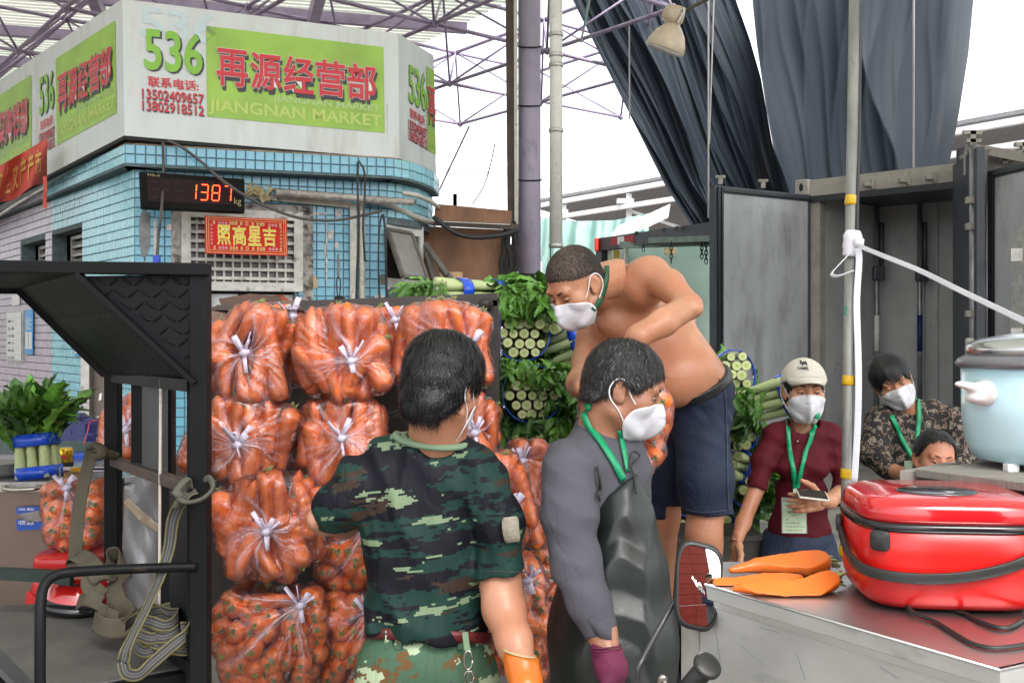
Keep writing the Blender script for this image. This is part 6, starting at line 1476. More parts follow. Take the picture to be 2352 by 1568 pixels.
for t0 in (0,): MB().tube([P(1100+8*k, 1311+k*.2, 2.315+.002*(k-7)**2*.25) for k in range(15)], .0012, 4).build('sleeve_hem', flatm('hem_thread', (.02, .03, .03)), p1)
V = vol_px(790, 1420, 1170, 1600, 2.46, .24, .0055); V.lo[2] = 0.0; V = Vol((V.lo[0]-.05, 2.2, 0.02), (P(1200, 0, 2.4).x, 2.85, P(0, 1425, 2.4).z), .0075)
V.ell(P(978, 1505, 2.47), (.158, .125, .13), k=.05); V.chain([P(905, 1560, 2.47), Vector((P(900, 0, 2.47).x, 2.48, .42)), Vector((P(895, 0, 2.47).x, 2.55, .02))], [.098, .07, .06], .04); V.chain([P(1055, 1560, 2.47), Vector((P(1070, 0, 2.47).x, 2.48, .42)), Vector((P(1080, 0, 2.47).x, 2.55, .02))], [.098, .07, .06], .04)
V.cut(P(980, 1444, 2.47), (0, 0, 1)); V.disp(Folds(15, .006, .10, n=6))
trs1 = merge_build('trousers', camoP, p1, [V], 1)
for q in (895, 1080): MB().lathe([(.05, 0), (.055, .02), (.05, .09), (.045, .10)], Vector((P(q, 0, 2.47).x, 2.48, 0)), 14, sy=1.9).build('boot', rub, p1, True)
MB().ribbon([P(982+145*math.cos(t), 1459+6*math.cos(t), 2.465-.123*math.sin(t)) for t in np.linspace(0, 2*PI, 40)], .026, (0, 0, 1), .003).build('belt', beltM, p1, True)
for u in (893, 915, 1060): q = P(u, 1468, 2.475-.128*math.sqrt(max(0, 1-((u-982)/150)**2))); MB().box(q, (.017, .004, .045)).build('belt_loop', camoP, p1)
kq = P(1072, 1480, 2.345); ks = thing('key_ring', 'steel snap hook with key ring and keys hanging from the camouflage trousers', 'keys', kq-Vector((0, 0, .12)))
MB().ribbon([kq+Vector((-.004, 0, .03)), kq+Vector((0, -.004, 0)), kq+Vector((.003, -.006, -.012))], .014, (1, 0, 0)).build('strap', collm, ks)
chrome = M('worn_chrome', (.45, .42, .38), .25, metal=1, var=.2, vs=30, bump=.1)
MB().tube([kq+Vector((.004+.010*math.cos(t), -.006, -.034+.022*math.sin(t))) for t in np.linspace(0, 2*PI, 16)], .0026, 6).build('snap_hook', chrome, ks, True)
MB().tube([kq+Vector((.005+.011*math.cos(t), -.008, -.075+.016*math.sin(t))) for t in np.linspace(0, 2*PI, 18)], .0018, 6).build('split_ring', chrome, ks, True)
MB().tube([kq+Vector((.010+.007*math.cos(t), -.010, -.072+.014*math.sin(t))) for t in np.linspace(0, 2*PI, 18)], .0014, 6).build('split_ring', chrome, ks, True)
for dx in (-.006, .006): MB().box(kq+Vector((dx+.002, -.009, -.108)), (.022, .002, .030), rot('Y', dx*20)).box(kq+Vector((dx*1.6+.002, -.009, -.135)), (.007, .002, .03), rot('Y', dx*20)).build('key', chrome, ks)
V = Vol(P(1150, 1600, 2.5)-Vector((.05, .4, .15)), P(1260, 1480, 2.3)+Vector((.05, .2, .02)), .0035)
V.chain([P(1196, 1512, 2.26), P(1212, 1590, 2.21)], [.041, .038], .02); hand_parts(V, P(1214, 1600, 2.20), (.12, -.1, -1), (-.5, -1, 0), (.5, .55, .6, .6), 1.08); V.cut(P(1190, 1497, 2.27), (.25, .1, 1)); V.disp(Folds(16, .004, .05, n=5))
merge_build('rubber_glove', gloveO, p1, [V], 1)
MB().tube([P(1193+37*math.cos(t), 1499-10*math.cos(t)*-.9+6*math.sin(t), 2.265-.042*math.sin(t)) for t in np.linspace(0, 2*PI, 24)], .003, 6).build('glove_rim', M('frayed_lining', (.45, .35, .2), .9, bump=.5), p1, True)

# -------- 2. man in grey shirt and rubber apron
Y2 = 2.55
p2 = person('man in profile wearing grey sweatshirt, dark rubber apron and maroon gloves', 1400, 1000, Y2)
hd = Head(P(1434, 893, 2.56), frame(97, 20, 0), .98); hd.skinm = skinB
V = vol_px(1225, 745, 1570, 1568, Y2, .42, .0046); hd.skin(V)
V.cone(hd.w(0, -.03, -.05), P(1375, 1010, 2.60), .058, .066, .03); V.ell(P(1375, 1120, 2.60), (.11, .12, .15), k=.04)
V.chain([P(1340, 1360, 2.40), P(1382, 1450, 2.33), P(1396, 1500, 2.30)], [.040, .033, .030], .02)
body2 = merge_build('body', skinB, p2, [V], 1); hd.eyes(p2, .1); hd.mask(p2, bvh_of(body2))
hd.hair(p2, hairG, .008, n=11000, slen=.028, lift=.007, seed=9, greyf=.07, line=((.10, .070), (.062, .058), (.045, .030), (.02, .004), (-.02, .012), (-.05, -.042), (-.11, -.058)), part=(0, -.05), fw=.0016, dispa=.004)
V = vol_px(1215, 940, 1560, 1600, Y2, .36, .0052)
V.cone(P(1310, 1070, 2.50), P(1430, 1080, 2.72), .072, .07, .05); V.ell(P(1372, 1120, 2.60), (.125, .145, .16), k=.05); V.ell(P(1395, 1290, 2.60), (.115, .15, .22), k=.05)
V.cone(P(1383, 985, 2.60), P(1370, 1060, 2.60), .070, .10, .03); V.cone(P(1440, 1010, 2.60), P(1432, 1120, 2.6), .05, .07, .05)
AR = vol_px(1215, 940, 1560, 1600, Y2, .36, .0052); AR.chain([P(1308, 1082, 2.46), P(1308, 1180, 2.42), P(1322, 1290, 2.39), P(1348, 1370, 2.36), P(1384, 1458, 2.33)], [.070, .066, .058, .050, .043], .03); AR.disp(Folds(23, .010, .07, dirs=[(.3, 0, 1), (-.3, 0, 1)], n=6, sharp=1.0)); AR.cut(P(1383, 1452, 2.33), (.45, -.15, -1))
V.cone(P(1388, 1000, 2.60), P(1400, 930, 2.59), .064, .066, .008, 'sub')
F1 = Folds(21, .015, .10, dirs=[(.3, 0, 1), (.8, 0, .8), (-.3, 0, 1)], n=7, sharp=1.1); F2 = Folds(22, .003, .045, n=6)
V.disp(lambda x, y, z: (F1(x, y, z)+F2(x, y, z))*np.clip((1.55-z)*6, .2, 1))
kk_ = .016; hb = np.clip(.5+.5*(V.D-AR.D)/kk_, 0, 1); V.D = V.D*(1-hb)+AR.D*hb-kk_*hb*(1-hb)
sw = merge_build('sweatshirt', greyk, p2, [V], 1)
V = Vol((P(1225, 0, 2.5).x, 2.28, .25), (P(1590, 0, 2.5).x, 2.95, P(0, 1060, 2.5).z), .0065)
V.chain([P(1418, 1120, 2.58), P(1418, 1180, 2.58), P(1412, 1300, 2.58), P(1406, 1450, 2.58), P(1404, 1800, 2.58)], [.078, .092, .125, .158, .180], .05, flat=((0, 1, 0), 1.62))
V.cut(P(1440, 1088, 2.56), (-.62, 0, 1)); V.cut(P(1470, 1100, 2.56), (.9, 0, .35)); V.cut(P(1352, 1150, 2.56), (-1, 0, .42))
F1 = Folds(25, .011, .13, dirs=[(1, 0, .12), (1, 0, -.25), (1, .3, .3)], n=7, sharp=1.0); V.disp(lambda x, y, z: F1(x, y, z)*np.clip((1.5-z)*3, .15, 1.1))
apr = merge_build('apron', apronm, p2, [V], 1)
cb = bvh_of(sw, apr, body2)
strip(cb, [(1337, 925), (1352, 975), (1382, 1020), (1412, 1068), (1432, 1106)], 15, 'lanyard', lany, p2, .005, 2.5)
strip(cb, [(1422, 985), (1430, 1030), (1440, 1082)], 11, 'lanyard', lany, p2, .005, 2.5)
mb = MB(); mb.tube(catmull([cast(cb, 1440, 1080, .006, 2.5), cast(cb, 1442, 1045, .014, 2.5), cast(cb, 1452, 1043, .016, 2.5), cast(cb, 1460, 1052, .014, 2.5), cast(cb, 1448, 1066, .008, 2.5)], 6), .003, 6)
mb.tube(catmull([cast(cb, 1442, 1066, .008, 2.5), cast(cb, 1450, 1090, .008, 2.5), cast(cb, 1457, 1135, .008, 2.5)], 6), .0028, 6); mb.build('apron_tie', cableM, p2)
MB().tube(catmull([cast(cb, 1366, 1072, .006, 2.5), cast(cb, 1368, 1100, .01, 2.5), cast(cb, 1376, 1125, .006, 2.5), cast(cb, 1366, 1135, .01, 2.5), cast(cb, 1372, 1150, .006, 2.5)], 6), .004, 6).build('apron_tie', flatm('dark_cord', (.03, .03, .028), .8), p2)
MB().tube([cast(cb, a, b, .002, 2.5) for a, b in ((1236, 1090), (1260, 1062), (1290, 1043), (1330, 1052), (1352, 1090), (1362, 1130))], .0016, 4).build('shoulder_seam', flatm('seam_grey', (.05, .05, .06), .9), p2) if False else None
MB().ribbon([P(1381+32*math.cos(t)*1.0, 1440+9*math.cos(t)*1.2+5*math.sin(t), 2.33-.043*math.sin(t)) for t in np.linspace(0, 2*PI, 30)], .036, (.4, 0, -1), .004).build('cuff', greyk, p2, True)
V = Vol(P(1330, 1600, 2.3)-Vector((.02, .2, .14)), P(1460, 1440, 2.3)+Vector((.04, .2, .02)), .0032)
V.chain([P(1392, 1492, 2.305), P(1404, 1535, 2.28)], [.036, .040], .015); hand_parts(V, P(1402, 1530, 2.285), (.18, -.05, -1), (-.3, -1, 0), (.75, .8, .8, .85), 1.12, thumb=(.5, .8)); V.cut(P(1390, 1478, 2.31), (.18, 0, 1))
gl = merge_build('work_glove', gloveM, p2, [V], 1)
for k in range(7): MB().tube([P(1391+1.2*k+34*math.cos(t), 1484+7*k-3*math.cos(t)+4*math.sin(t), 2.303-.002*k-.0372*math.sin(t)) for t in np.linspace(0, 2*PI, 22)], .0022, 5).build('cuff_rib', gloveM, gl, True)
for q in (2.52, 2.68): MB().lathe([(.06, 0), (.062, .05), (.055, .34), (.05, .42)], Vector((P(1395, 0, 2.6).x, q, 0)), 16, sx=1.2).build('boot', rub, p2, True)

# -------- 3. shirtless man bending down from the truck
p3 = person('shirtless man in denim shorts bending forward with green neck ribbon and white mask', 1600, 1000, 3.55)
hd = Head(P(1322, 655, 3.22), frame(-128, 38, 0), 1.03); hd.skinm = skinC
V = Vol((P(1215, 0, 3.6).x, 2.75, .60), (P(1720, 0, 3.7).x, 3.95, P(0, 540, 3.6).z), .0062)
HV = Vol(hd.c-Vector((.17, .17, .19)), hd.c+Vector((.17, .17, .17)), .0036); hd.skin(HV)
HV.cone(hd.w(0, -.045, -.03), hd.w(0, -.16, -.09), .060, .066, .03)
V.chain([hd.w(0, -.045, -.03), P(1400, 680, 3.42), P(1440, 690, 3.48)], [.057, .066, .085], .04)
V.cone(P(1405, 655, 3.36), P(1480, 645, 3.34), .045, .056, .03)                        # trapezius
V.cone(P(1475, 655, 3.32), P(1375, 730, 3.62), .082, .076, .035); V.ell(P(1452, 735, 3.48), (.142, .135, .135), rot('Y', .5), .04); V.ell(P(1515, 800, 3.50), (.148, .145, .150), rot('Y', .5), .06)
V.ell(P(1560, 850, 3.46), (.138, .15, .125), k=.05); V.ell(P(1598, 890, 3.52), (.120, .13, .12), k=.05); V.ell(P(1530, 870, 3.40), (.10, .10, .09), k=.05); V.ell(P(1412, 742, 3.38), (.062, .040, .040), k=.04); V.ell(P(1372, 770, 3.52), (.07, .05, .06), k=.03)
V.chain([P(1482, 632, 3.30), P(1535, 655, 3.22), P(1582, 702, 3.12)], [.058, .052, .040], .018); V.ell(P(1496, 628, 3.28), (.064, .058, .060), k=.018); V.ell(P(1596, 708, 3.10), (.026, .028, .026), k=.012); V.ell(P(1560, 745, 3.52), (.05, .03, .09), rot('Y', .5), .03); V.chain([P(1582, 702, 3.12), P(1525, 740, 3.06), P(1465, 772, 3.02), P(1436, 812, 3.04)], [.041, .044, .035, .025], .014)
V.chain([P(1372, 745, 3.62), P(1352, 830, 3.50), P(1335, 880, 3.30), P(1340, 890, 3.10)], [.072, .055, .045, .030], .03)
V.chain([P(1608, 970, 3.50), P(1620, 1180, 3.46), P(1616, 1225, 3.45), P(1612, 1420, 3.50)], [.075, .060, .058, .038], .03); V.chain([P(1555, 975, 3.62), P(1520, 1190, 3.66), P(1518, 1420, 3.70)], [.075, .062, .038], .03); V.ell(P(1628, 1250, 3.49), (.05, .055, .09), k=.03)
V.cone(P(1612, 1430, 3.50), P(1600, 1440, 3.38), .036, .03, .02); V.cone(P(1518, 1425, 3.70), P(1500, 1440, 3.60), .036, .03, .02)
F3 = Folds(31, .002, .12, n=5); V.disp(F3)
HD = Vol(P(1380, 900, 3.02)-Vector((.06, .12, .05)), P(1480, 770, 3.02)+Vector((.06, .12, .05)), .003); hand_parts(HD, P(1436, 806, 3.04), (-.45, .0, -1), (-1, -.3, .4), (.5, .5, .55, .6))
body3 = merge_build('body', skinC, p3, [V, HV, HD], 2)
hd.eyes(p3, .25, (0, -1)); hd.mask(p3, bvh_of(body3))
hd.hair(p3, buzz_mat(), .0016, n=9000, slen=.007, lift=.001, seed=5, line=((.10, .070), (.066, .064), (.050, .050), (.012, .036), (-.03, .02), (-.06, -.02), (-.11, -.03)), dispa=.0003, fw=.0012, jg=.2, strandm=M('buzzed_hair', (.02, .016, .014), .7, bump=0))
V = Vol((P(1470, 0, 3.6).x, 3.1, P(0, 1215, 3.6).z), (P(1710, 0, 3.7).x, 4.0, P(0, 820, 3.6).z), .006)
V.ell(P(1602, 925, 3.55), (.124, .145, .15), k=.05); V.ell(P(1560, 855, 3.46), (.142, .154, .129), k=.05); V.ell(P(1598, 890, 3.52), (.124, .134, .124), k=.05); V.chain([P(1610, 970, 3.50), P(1620, 1100, 3.47), P(1628, 1240, 3.45)], [.100, .093, .088], .04); V.chain([P(1550, 985, 3.64), P(1522, 1190, 3.66), P(1515, 1250, 3.66)], [.095, .078, .075], .02)
BW = Vol((P(1470, 0, 3.6).x, 3.1, P(0, 1215, 3.6).z), (P(1710, 0, 3.7).x, 4.0, P(0, 800, 3.6).z), .006); BW.ell(P(1602, 925, 3.55), (.124, .145, .15), k=.05); BW.ell(P(1560, 850, 3.46), (.138, .15, .125), k=.05); BW.ell(P(1598, 890, 3.52), (.120, .13, .12), k=.05); BW.D -= .008; BW.cut(P(1600, 870, 3.5), (-.46, -.25, 1)); BW.cut(P(1600, 898, 3.5), (.46, .25, -1)); merge_build('belt', leather, p3, [BW], 1)
V.cut(P(1600, 880, 3.5), (-.46, -.25, 1)); V.cut(P(1628, 1178, 3.45), (0, 0, -1), (P(1555, 0, 3.4).x, 3, .8), (P(1720, 0, 3.5).x, 4, 1.3)); V.cut(P(1515, 1186, 3.66), (0, 0, -1))
F1 = Folds(33, .012, .085, dirs=[(.6, 0, 1), (.2, 0, 1), (-.6, 0, 1)], n=7, sharp=1.1); V.disp(F1)
sho = merge_build('denim_shorts', denim, p3, [V], 1); cb = bvh_of(sho, body3)
strip(cb, [(1650, 868), (1664, 905), (1668, 1000), (1670, 1100), (1672, 1172)], 2, 'side_seam', thread, p3, .003, 3.4, 8)
strip(cb, [(1576, 1170), (1620, 1176), (1680, 1170)], 2.5, 'hem_seam', thread, p3, .003, 3.4, 8)
cb3 = bvh_of(body3)
strip(cb3, [(1393, 612), (1392, 640), (1385, 668), (1374, 695), (1360, 712)], 11, 'lanyard', lanyd, p3, .004, 3.3)

# -------- 4. woman in wine red shirt
Y4 = 4.0
p4 = person('woman in wine red shirt and cream cap with green lanyard badge holding a phone', 1840, 1000, Y4)
hd = Head(P(1847, 899, 4.0), frame(184, 2, 0), 1.0); hd.skinm = skinC
V = vol_px(1660, 810, 1975, 1330, Y4, .42, .0056); HV = Vol(hd.c-Vector((.11, .13, .16)), hd.c+Vector((.11, .13, .14)), .004); hd.skin(HV)
for q in (V, HV): q.cone(hd.w(0, -.02, -.06), P(1845, 985, 4.03), .048, .052, .03)
V.ell(P(1845, 1010, 4.04), (.08, .045, .035), k=.03)
V.chain([P(1778, 1020, 4.02), P(1742, 1110, 3.99), P(1707, 1200, 3.92), P(1692, 1242, 3.88)], [.028, .034, .029, .023], .02)
V.chain([P(1912, 1020, 4.02), P(1940, 1125, 3.97), P(1905, 1150, 3.82), P(1888, 1150, 3.78)], [.028, .034, .028, .024], .02)
H1 = Vol(P(1650, 1320, 3.85)-Vector((.03, .1, .02)), P(1730, 1225, 3.85)+Vector((.03, .12, .03)), .003); hand_parts(H1, P(1692, 1240, 3.88), (-.05, -.1, -1), (.3, -1, 0), (.35, .4, .5, .55), .92)
H2 = Vol(P(1835, 1185, 3.75)-Vector((.04, .14, .03)), P(1940, 1085, 3.75)+Vector((.04, .14, .03)), .003); hand_parts(H2, P(1893, 1150, 3.79), (-1, -.35, -.05), (-.35, -.1, 1), (.25, .3, .35, .4), .95, thumb=(1.0, .1))
body4 = merge_build('body', skinC, p4, [V, HV, H1, H2], 1); hd.eyes(p4, .2, (-1, 0)); hd.mask(p4, bvh_of(body4))
hd.hair(p4, hairK, .008, n=1500, slen=.03, seed=12, line=((.10, .055), (.06, .040), (.045, -.01), (.0, .0), (-.04, -.06), (-.11, -.08)))
MB().lathe([(.01, -.06), (.035, -.03), (.04, .0), (.03, .03), (.01, .05)], hd.w(-.045, -.075, -.085), 14).build('hair_tail', hairK, p4, True)
V = Vol(hd.c-Vector((.13, .20, .03)), hd.c+Vector((.13, .16, .17)), .0038); V.ell(hd.w(0, -.012, .038), (.090, .106, .098), hd.R, .01); V.cut(hd.w(0, .08, .060), hd.R @ Vector((0, .34, -1)))
cap = merge_build('cap', whitec, p4, [V], 1)
bf = lambda a, b: hd.w((a-.5)*2*.082*(1-.25*b*b)*(1-.0*b), .070+.030*(1-(2*a-1)**2)+.062*b*(1-.55*(2*a-1)**2)-.035*(2*a-1)**2, .062-.014*b-.020*(2*a-1)**2*(.6+.6*b)+.004*(1-b))
br = MB().grid(bf, 20, 8).build('cap_brim', whitec, cap, True); so_ = br.modifiers.new('thickness', 'SOLIDIFY'); so_.thickness = .004
MB().tube([bf(a, 1)+Vector((0, 0, -.002)) for a in np.linspace(0, 1, 20)], .0014, 5).build('brim_edge', cableM, cap)
cb = bvh_of(cap); lm = flatm('black_embroidery', (.01, .012, .02), .7)
def proj_text(txt, bvh, u0, v0, u1, v1, name, mat, root, bold=.02, off=.003, Y=4, skew=0): return text_on(txt, lambda x, y: cast(bvh, u0+(u1-u0)*x, v1+(v0-v1)*y+skew*x, off, Y), 0, 0, 1, 1, name, mat, root, bold)
proj_text('CAMEL', cb, 1832, 842, 1858, 848, 'lettering', lm, cap, .03, .003, 4, 2)
# small camel emblem
cam_pts = [(1838, 840), (1839, 836), (1837.5, 834), (1837, 830.5), (1841, 830), (1842, 833), (1844, 835), (1846, 831.5), (1848, 833.5), (1850, 831), (1852.5, 834), (1854, 838), (1854, 843), (1852.5, 843), (1852, 838.5), (1848, 838), (1845, 838), (1844.5, 843), (1843, 843), (1842.5, 838), (1841, 836)]
MB().add([cast(cb, 1176+(a-1176), b-1.5, .003, 4) for a, b in cam_pts], [tuple(range(len(cam_pts)))]).build('camel_emblem', lm, cap)
V = vol_px(1690, 940, 1975, 1260, Y4, .26, .0052)
V.cone(P(1785, 992, 4.03), P(1905, 992, 4.03), .042, .042, .04); V.ell(P(1845, 1020, 4.03), (.12, .075, .10), k=.05)
for q in (1815, 1873): V.ell(P(q, 1072, 3.97), (.058, .05, .055), k=.05)
V.ell(P(1840, 1140, 4.03), (.105, .08, .13), k=.05); V.ell(P(1835, 1215, 4.03), (.128, .09, .10), k=.05)
V.chain([P(1775, 1003, 4.02), P(1752, 1060, 4.00), P(1738, 1122, 3.97)], [.044, .042, .041], .03); V.chain([P(1915, 1003, 4.02), P(1930, 1060, 4.00), P(1942, 1125, 3.97), P(1928, 1140, 3.92)], [.044, .043, .043, .038], .03)
V.cut(P(1836, 1237, 4.0), (0, 0, -1)); V.cut(P(1730, 1117, 3.97), (-.3, 0, -1), (P(1690, 0, 4).x, 3.7, 0), (P(1768, 0, 4).x, 4.3, P(0, 1095, 4).z)); V.cone(P(1845, 960, 3.98), P(1845, 975, 4.02), .050, .060, .01, 'sub')
F1 = Folds(41, .010, .085, dirs=[(.6, 0, 1), (-.6, 0, 1), (.1, 0, 1)], n=7); V.disp(F1); sh4 = merge_build('shirt', wine, p4, [V], 1); cb = bvh_of(sh4, body4)
strip(cb, [(1813, 948), (1810, 985), (1815, 1040), (1823, 1090), (1828, 1135)], 10, 'lanyard', lany, p4, .006, 3.95); strip(cb, [(1876, 948), (1868, 985), (1850, 1040), (1836, 1090), (1829, 1135)], 10, 'lanyard', lany, p4, .007, 3.95)
MB().tube([cast(cb, a, b, .003, 3.95) for a, b in ((1820, 962), (1824, 985), (1831, 1008), (1840, 992), (1858, 972))], .0012, 4).build('necklace', chrome, p4)
MB().lathe([(.001, -.006), (.006, 0), (.001, .006)], cast(cb, 1832, 1013, .005, 3.95), 5).build('pendant', chrome, p4)
bq = Quad(*[P(a, b, 3.86) for a, b in ((1795, 1142), (1852, 1143), (1854, 1225), (1796, 1224))]); bg4 = thing('name_badge', 'pale green laminated badge hanging from the green lanyard on the wine red shirt', 'badge', bq.p[3])
MB().prism([bq.m(0, 0), bq.m(1, 0), bq.m(1, 1), bq.m(0, 1)], (0, .003, 0)).build('plastic_sleeve', M('clear_badge_plastic', (.30, .32, .32), .2, bump=0), bg4)
box_on(bq, .04, .02, .96, .86, .001, 'card', flatm('pale_green_card', (.44, .55, .38), .4), bg4)
bt = lambda t, x0, y0, x1, y1, b_=.0: text_on(t, lambda x, y: bq.m(x, y, .002), x0, y0, x1, y1, 'lettering', lm, bg4, b_)
bt('网格1', .42, .66, .66, .72); bt('临时从业人员', .24, .56, .78, .63); bt('有效期15天', .36, .49, .68, .535); bt('姓名:', .14, .37, .30, .415); bt('档口号: 鲜菜区512档', .14, .27, .70, .315); bt('办证日期: 2022年11月22日', .12, .17, .92, .215); bt('过期日期: 2022年12月', .12, .07, .82, .115)
MB().box(P(1827, 1131, 3.85), (.016, .006, .030)).build('badge_clip', whitep, bg4); MB().tube([bq.m(.10, .80, .002), bq.m(.2, .82, .002), bq.m(.14, .78, .002), bq.m(.26, .79, .002)], .0012, 4).build('green_emblem', lany, bg4)
ph = thing('phone', 'light coloured smartphone held flat in the hand of the woman in red', 'phone', P(1870, 1138, 3.72)); Rp = rot('Y', .12) @ rot('X', .35)
MB().box(P(1866, 1136, 3.72), (.115, .07, .008), Rp).build('case', flatm('cream_phone_case', (.6, .55, .48), .4), ph, bevel=.003); MB().box(P(1866, 1133.5, 3.72), (.106, .062, .003), Rp).build('screen', flatm('dark_phone_glass', (.02, .015, .015), .1), ph)
MB().tube([P(1690+13*math.cos(t), 1238+3*math.sin(t), 3.885-.026*math.sin(t)) for t in np.linspace(0, 2*PI, 18)], .003, 6).build('bead_bracelet', flatm('dark_beads', (.06, .03, .02)), p4)
MB().tube([P(1908+3*math.cos(t), 1152+14*math.sin(t), 3.82-.026*math.cos(t)) for t in np.linspace(0, 2*PI, 18)], .0022, 6).build('bangle', chrome, p4)
MB().lathe([(.001, -.004), (.005, 0), (.001, .004)], hd.w(-.080, .0, -.036), 8).build('earring', M('gold_earring', (.6, .4, .08), .3, metal=1), p4)
V = Vol((P(1715, 0, 4).x, 3.8, .02), (P(1955, 0, 4.1).x, 4.3, P(0, 1205, 4).z), .008); V.ell(P(1833, 1250, 4.04), (.15, .105, .13), k=.05); V.chain([P(1790, 1290, 4.04), Vector((P(1785, 0, 4.04).x, 4.04, .5)), Vector((P(1785, 0, 4.04).x, 4.1, .05))], [.085, .06, .05], .03); V.chain([P(1880, 1290, 4.04), Vector((P(1885, 0, 4.04).x, 4.04, .5)), Vector((P(1885, 0, 4.04).x, 4.1, .05))], [.085, .06, .05], .03); V.cut(P(1835, 1222, 4), (0, 0, 1)); V.disp(Folds(44, .005, .06, n=6)); merge_build('jeans', denim, p4, [V], 1)
for q in (1785, 1885): MB().lathe([(.04, 0), (.045, .02), (.04, .07)], Vector((P(q, 0, 4.04).x, 4.05, 0)), 12, sy=2).build('shoe', rub, p4, True)

# -------- 5. woman in floral blouse leaning
def floral():
    m = bpy.data.materials.new('black_floral_print'); m.use_nodes = True; nt = m.node_tree; N = nt.nodes; L = nt.links; b = N['Principled BSDF']; tc = N.new('ShaderNodeTexCoord')
    col = None
    for sc_, lo_, hi_, c_ in ((34, .28, .37, (.26, .22, .17)), (34, .08, .18, (.34, .30, .24)), (19, .40, .47, (.16, .10, .07)), (60, .0, .13, (.36, .32, .26))):
        v = N.new('ShaderNodeTexVoronoi'); v.inputs['Scale'].default_value = sc_; no = N.new('ShaderNodeTexNoise'); no.inputs['Scale'].default_value = 22; mx0 = N.new('ShaderNodeMix'); mx0.data_type = 'VECTOR'; mx0.inputs[0].default_value = .06
        L.new(tc.outputs['Object'], no.inputs['Vector']); L.new(tc.outputs['Object'], mx0.inputs[4]); L.new(no.outputs['Color'], mx0.inputs[5]); L.new(mx0.outputs[1], v.inputs['Vector'])
        a = N.new('ShaderNodeMath'); a.operation = 'GREATER_THAN'; a.inputs[1].default_value = lo_; bb = N.new('ShaderNodeMath'); bb.operation = 'LESS_THAN'; bb.inputs[1].default_value = hi_; L.new(v.outputs['Distance'], a.inputs[0]); L.new(v.outputs['Distance'], bb.inputs[0]); mu = N.new('ShaderNodeMath'); mu.operation = 'MULTIPLY'; L.new(a.outputs[0], mu.inputs[0]); L.new(bb.outputs[0], mu.inputs[1])
        mx = N.new('ShaderNodeMix'); mx.data_type = 'RGBA'; L.new(mu.outputs[0], mx.inputs[0]); mx.inputs[7].default_value = (*c_, 1)
        if col is None: mx.inputs[6].default_value = (.010, .008, .008, 1)
        else: L.new(col, mx.inputs[6])
        col = mx.outputs[2]
    L.new(col, b.inputs['Base Color']); b.inputs['Roughness'].default_value = .8; return m
p5 = person('smiling woman with short black hair, floral black blouse and green lanyard, leaning', 2110, 1000, 4.7)
hd = Head(P(2050, 876, 4.68), frame(190, 14, 26), 1.04); hd.skinm = skinC
V = vol_px(1965, 800, 2260, 1200, 4.7, .3, .006); HV = Vol(hd.c-Vector((.15, .15, .17)), hd.c+Vector((.15, .15, .15)), .0042); hd.skin(HV)
for q in (V, HV): q.cone(hd.w(0, -.02, -.06), P(2102, 960, 4.74), .052, .056, .03)
V.ell(P(2105, 985, 4.75), (.11, .07, .06), k=.04); V.chain([P(2035, 1075, 4.56), P(2080, 1090, 4.46), P(2130, 1088, 4.44)], [.035, .03, .026], .02); V.chain([P(2200, 1080, 4.56), P(2170, 1092, 4.46), P(2120, 1093, 4.44)], [.035, .03, .026], .02)
body5 = merge_build('body', skinC, p5, [V, HV], 1); hd.eyes(p5, .30); hd.mask(p5, bvh_of(body5))
hd.hair(p5, hairK, .014, n=5000, slen=.05, lift=.004, seed=17, line=((.10, .052), (.070, .050), (.058, .010), (.035, -.01), (.0, .0), (-.04, -.06), (-.11, -.07)), down=1.5, part=(0, -.02))
V = vol_px(1960, 890, 2270, 1260, 4.7, .34, .0062); V.cone(P(2025, 965, 4.74), P(2190, 968, 4.74), .068, .068, .06); V.cone(P(2080, 950, 4.76), P(2140, 945, 4.76), .06, .06, .05); V.ell(P(2110, 1060, 4.74), (.175, .12, .20), k=.06)
V.chain([P(2022, 970, 4.70), P(2005, 1040, 4.64), P(2040, 1078, 4.55)], [.072, .060, .048], .04); V.chain([P(2192, 970, 4.70), P(2215, 1040, 4.64), P(2192, 1080, 4.55)], [.072, .060, .050], .04); V.cone(P(2095, 905, 4.66), P(2098, 975, 4.64), .045, .030, .02, 'sub')
V.disp(Folds(51, .010, .09, n=8)); fl5 = merge_build('blouse', floral(), p5, [V], 1); cb = bvh_of(fl5, body5)
strip(cb, [(2045, 955), (2068, 1000), (2090, 1040), (2100, 1060)], 10, 'lanyard', lany, p5, .007, 4.6); strip(cb, [(2107, 912), (2110, 960), (2106, 1010), (2101, 1060)], 10, 'lanyard', lany, p5, .008, 4.6)
MB().prism([P(2078, 1058, 4.40), P(2115, 1058, 4.40), P(2115, 1100, 4.40), P(2078, 1100, 4.40)], (0, .004, 0)).build('badge', flatm('green_badge_card', (.42, .55, .38), .4), p5)
MB().lathe([(.16, 0), (.17, .3), (.15, .6), (.14, .9)], Vector((P(2110, 0, 4.8).x, 4.85, 0)), 18).build('skirt', denim, p5, True)
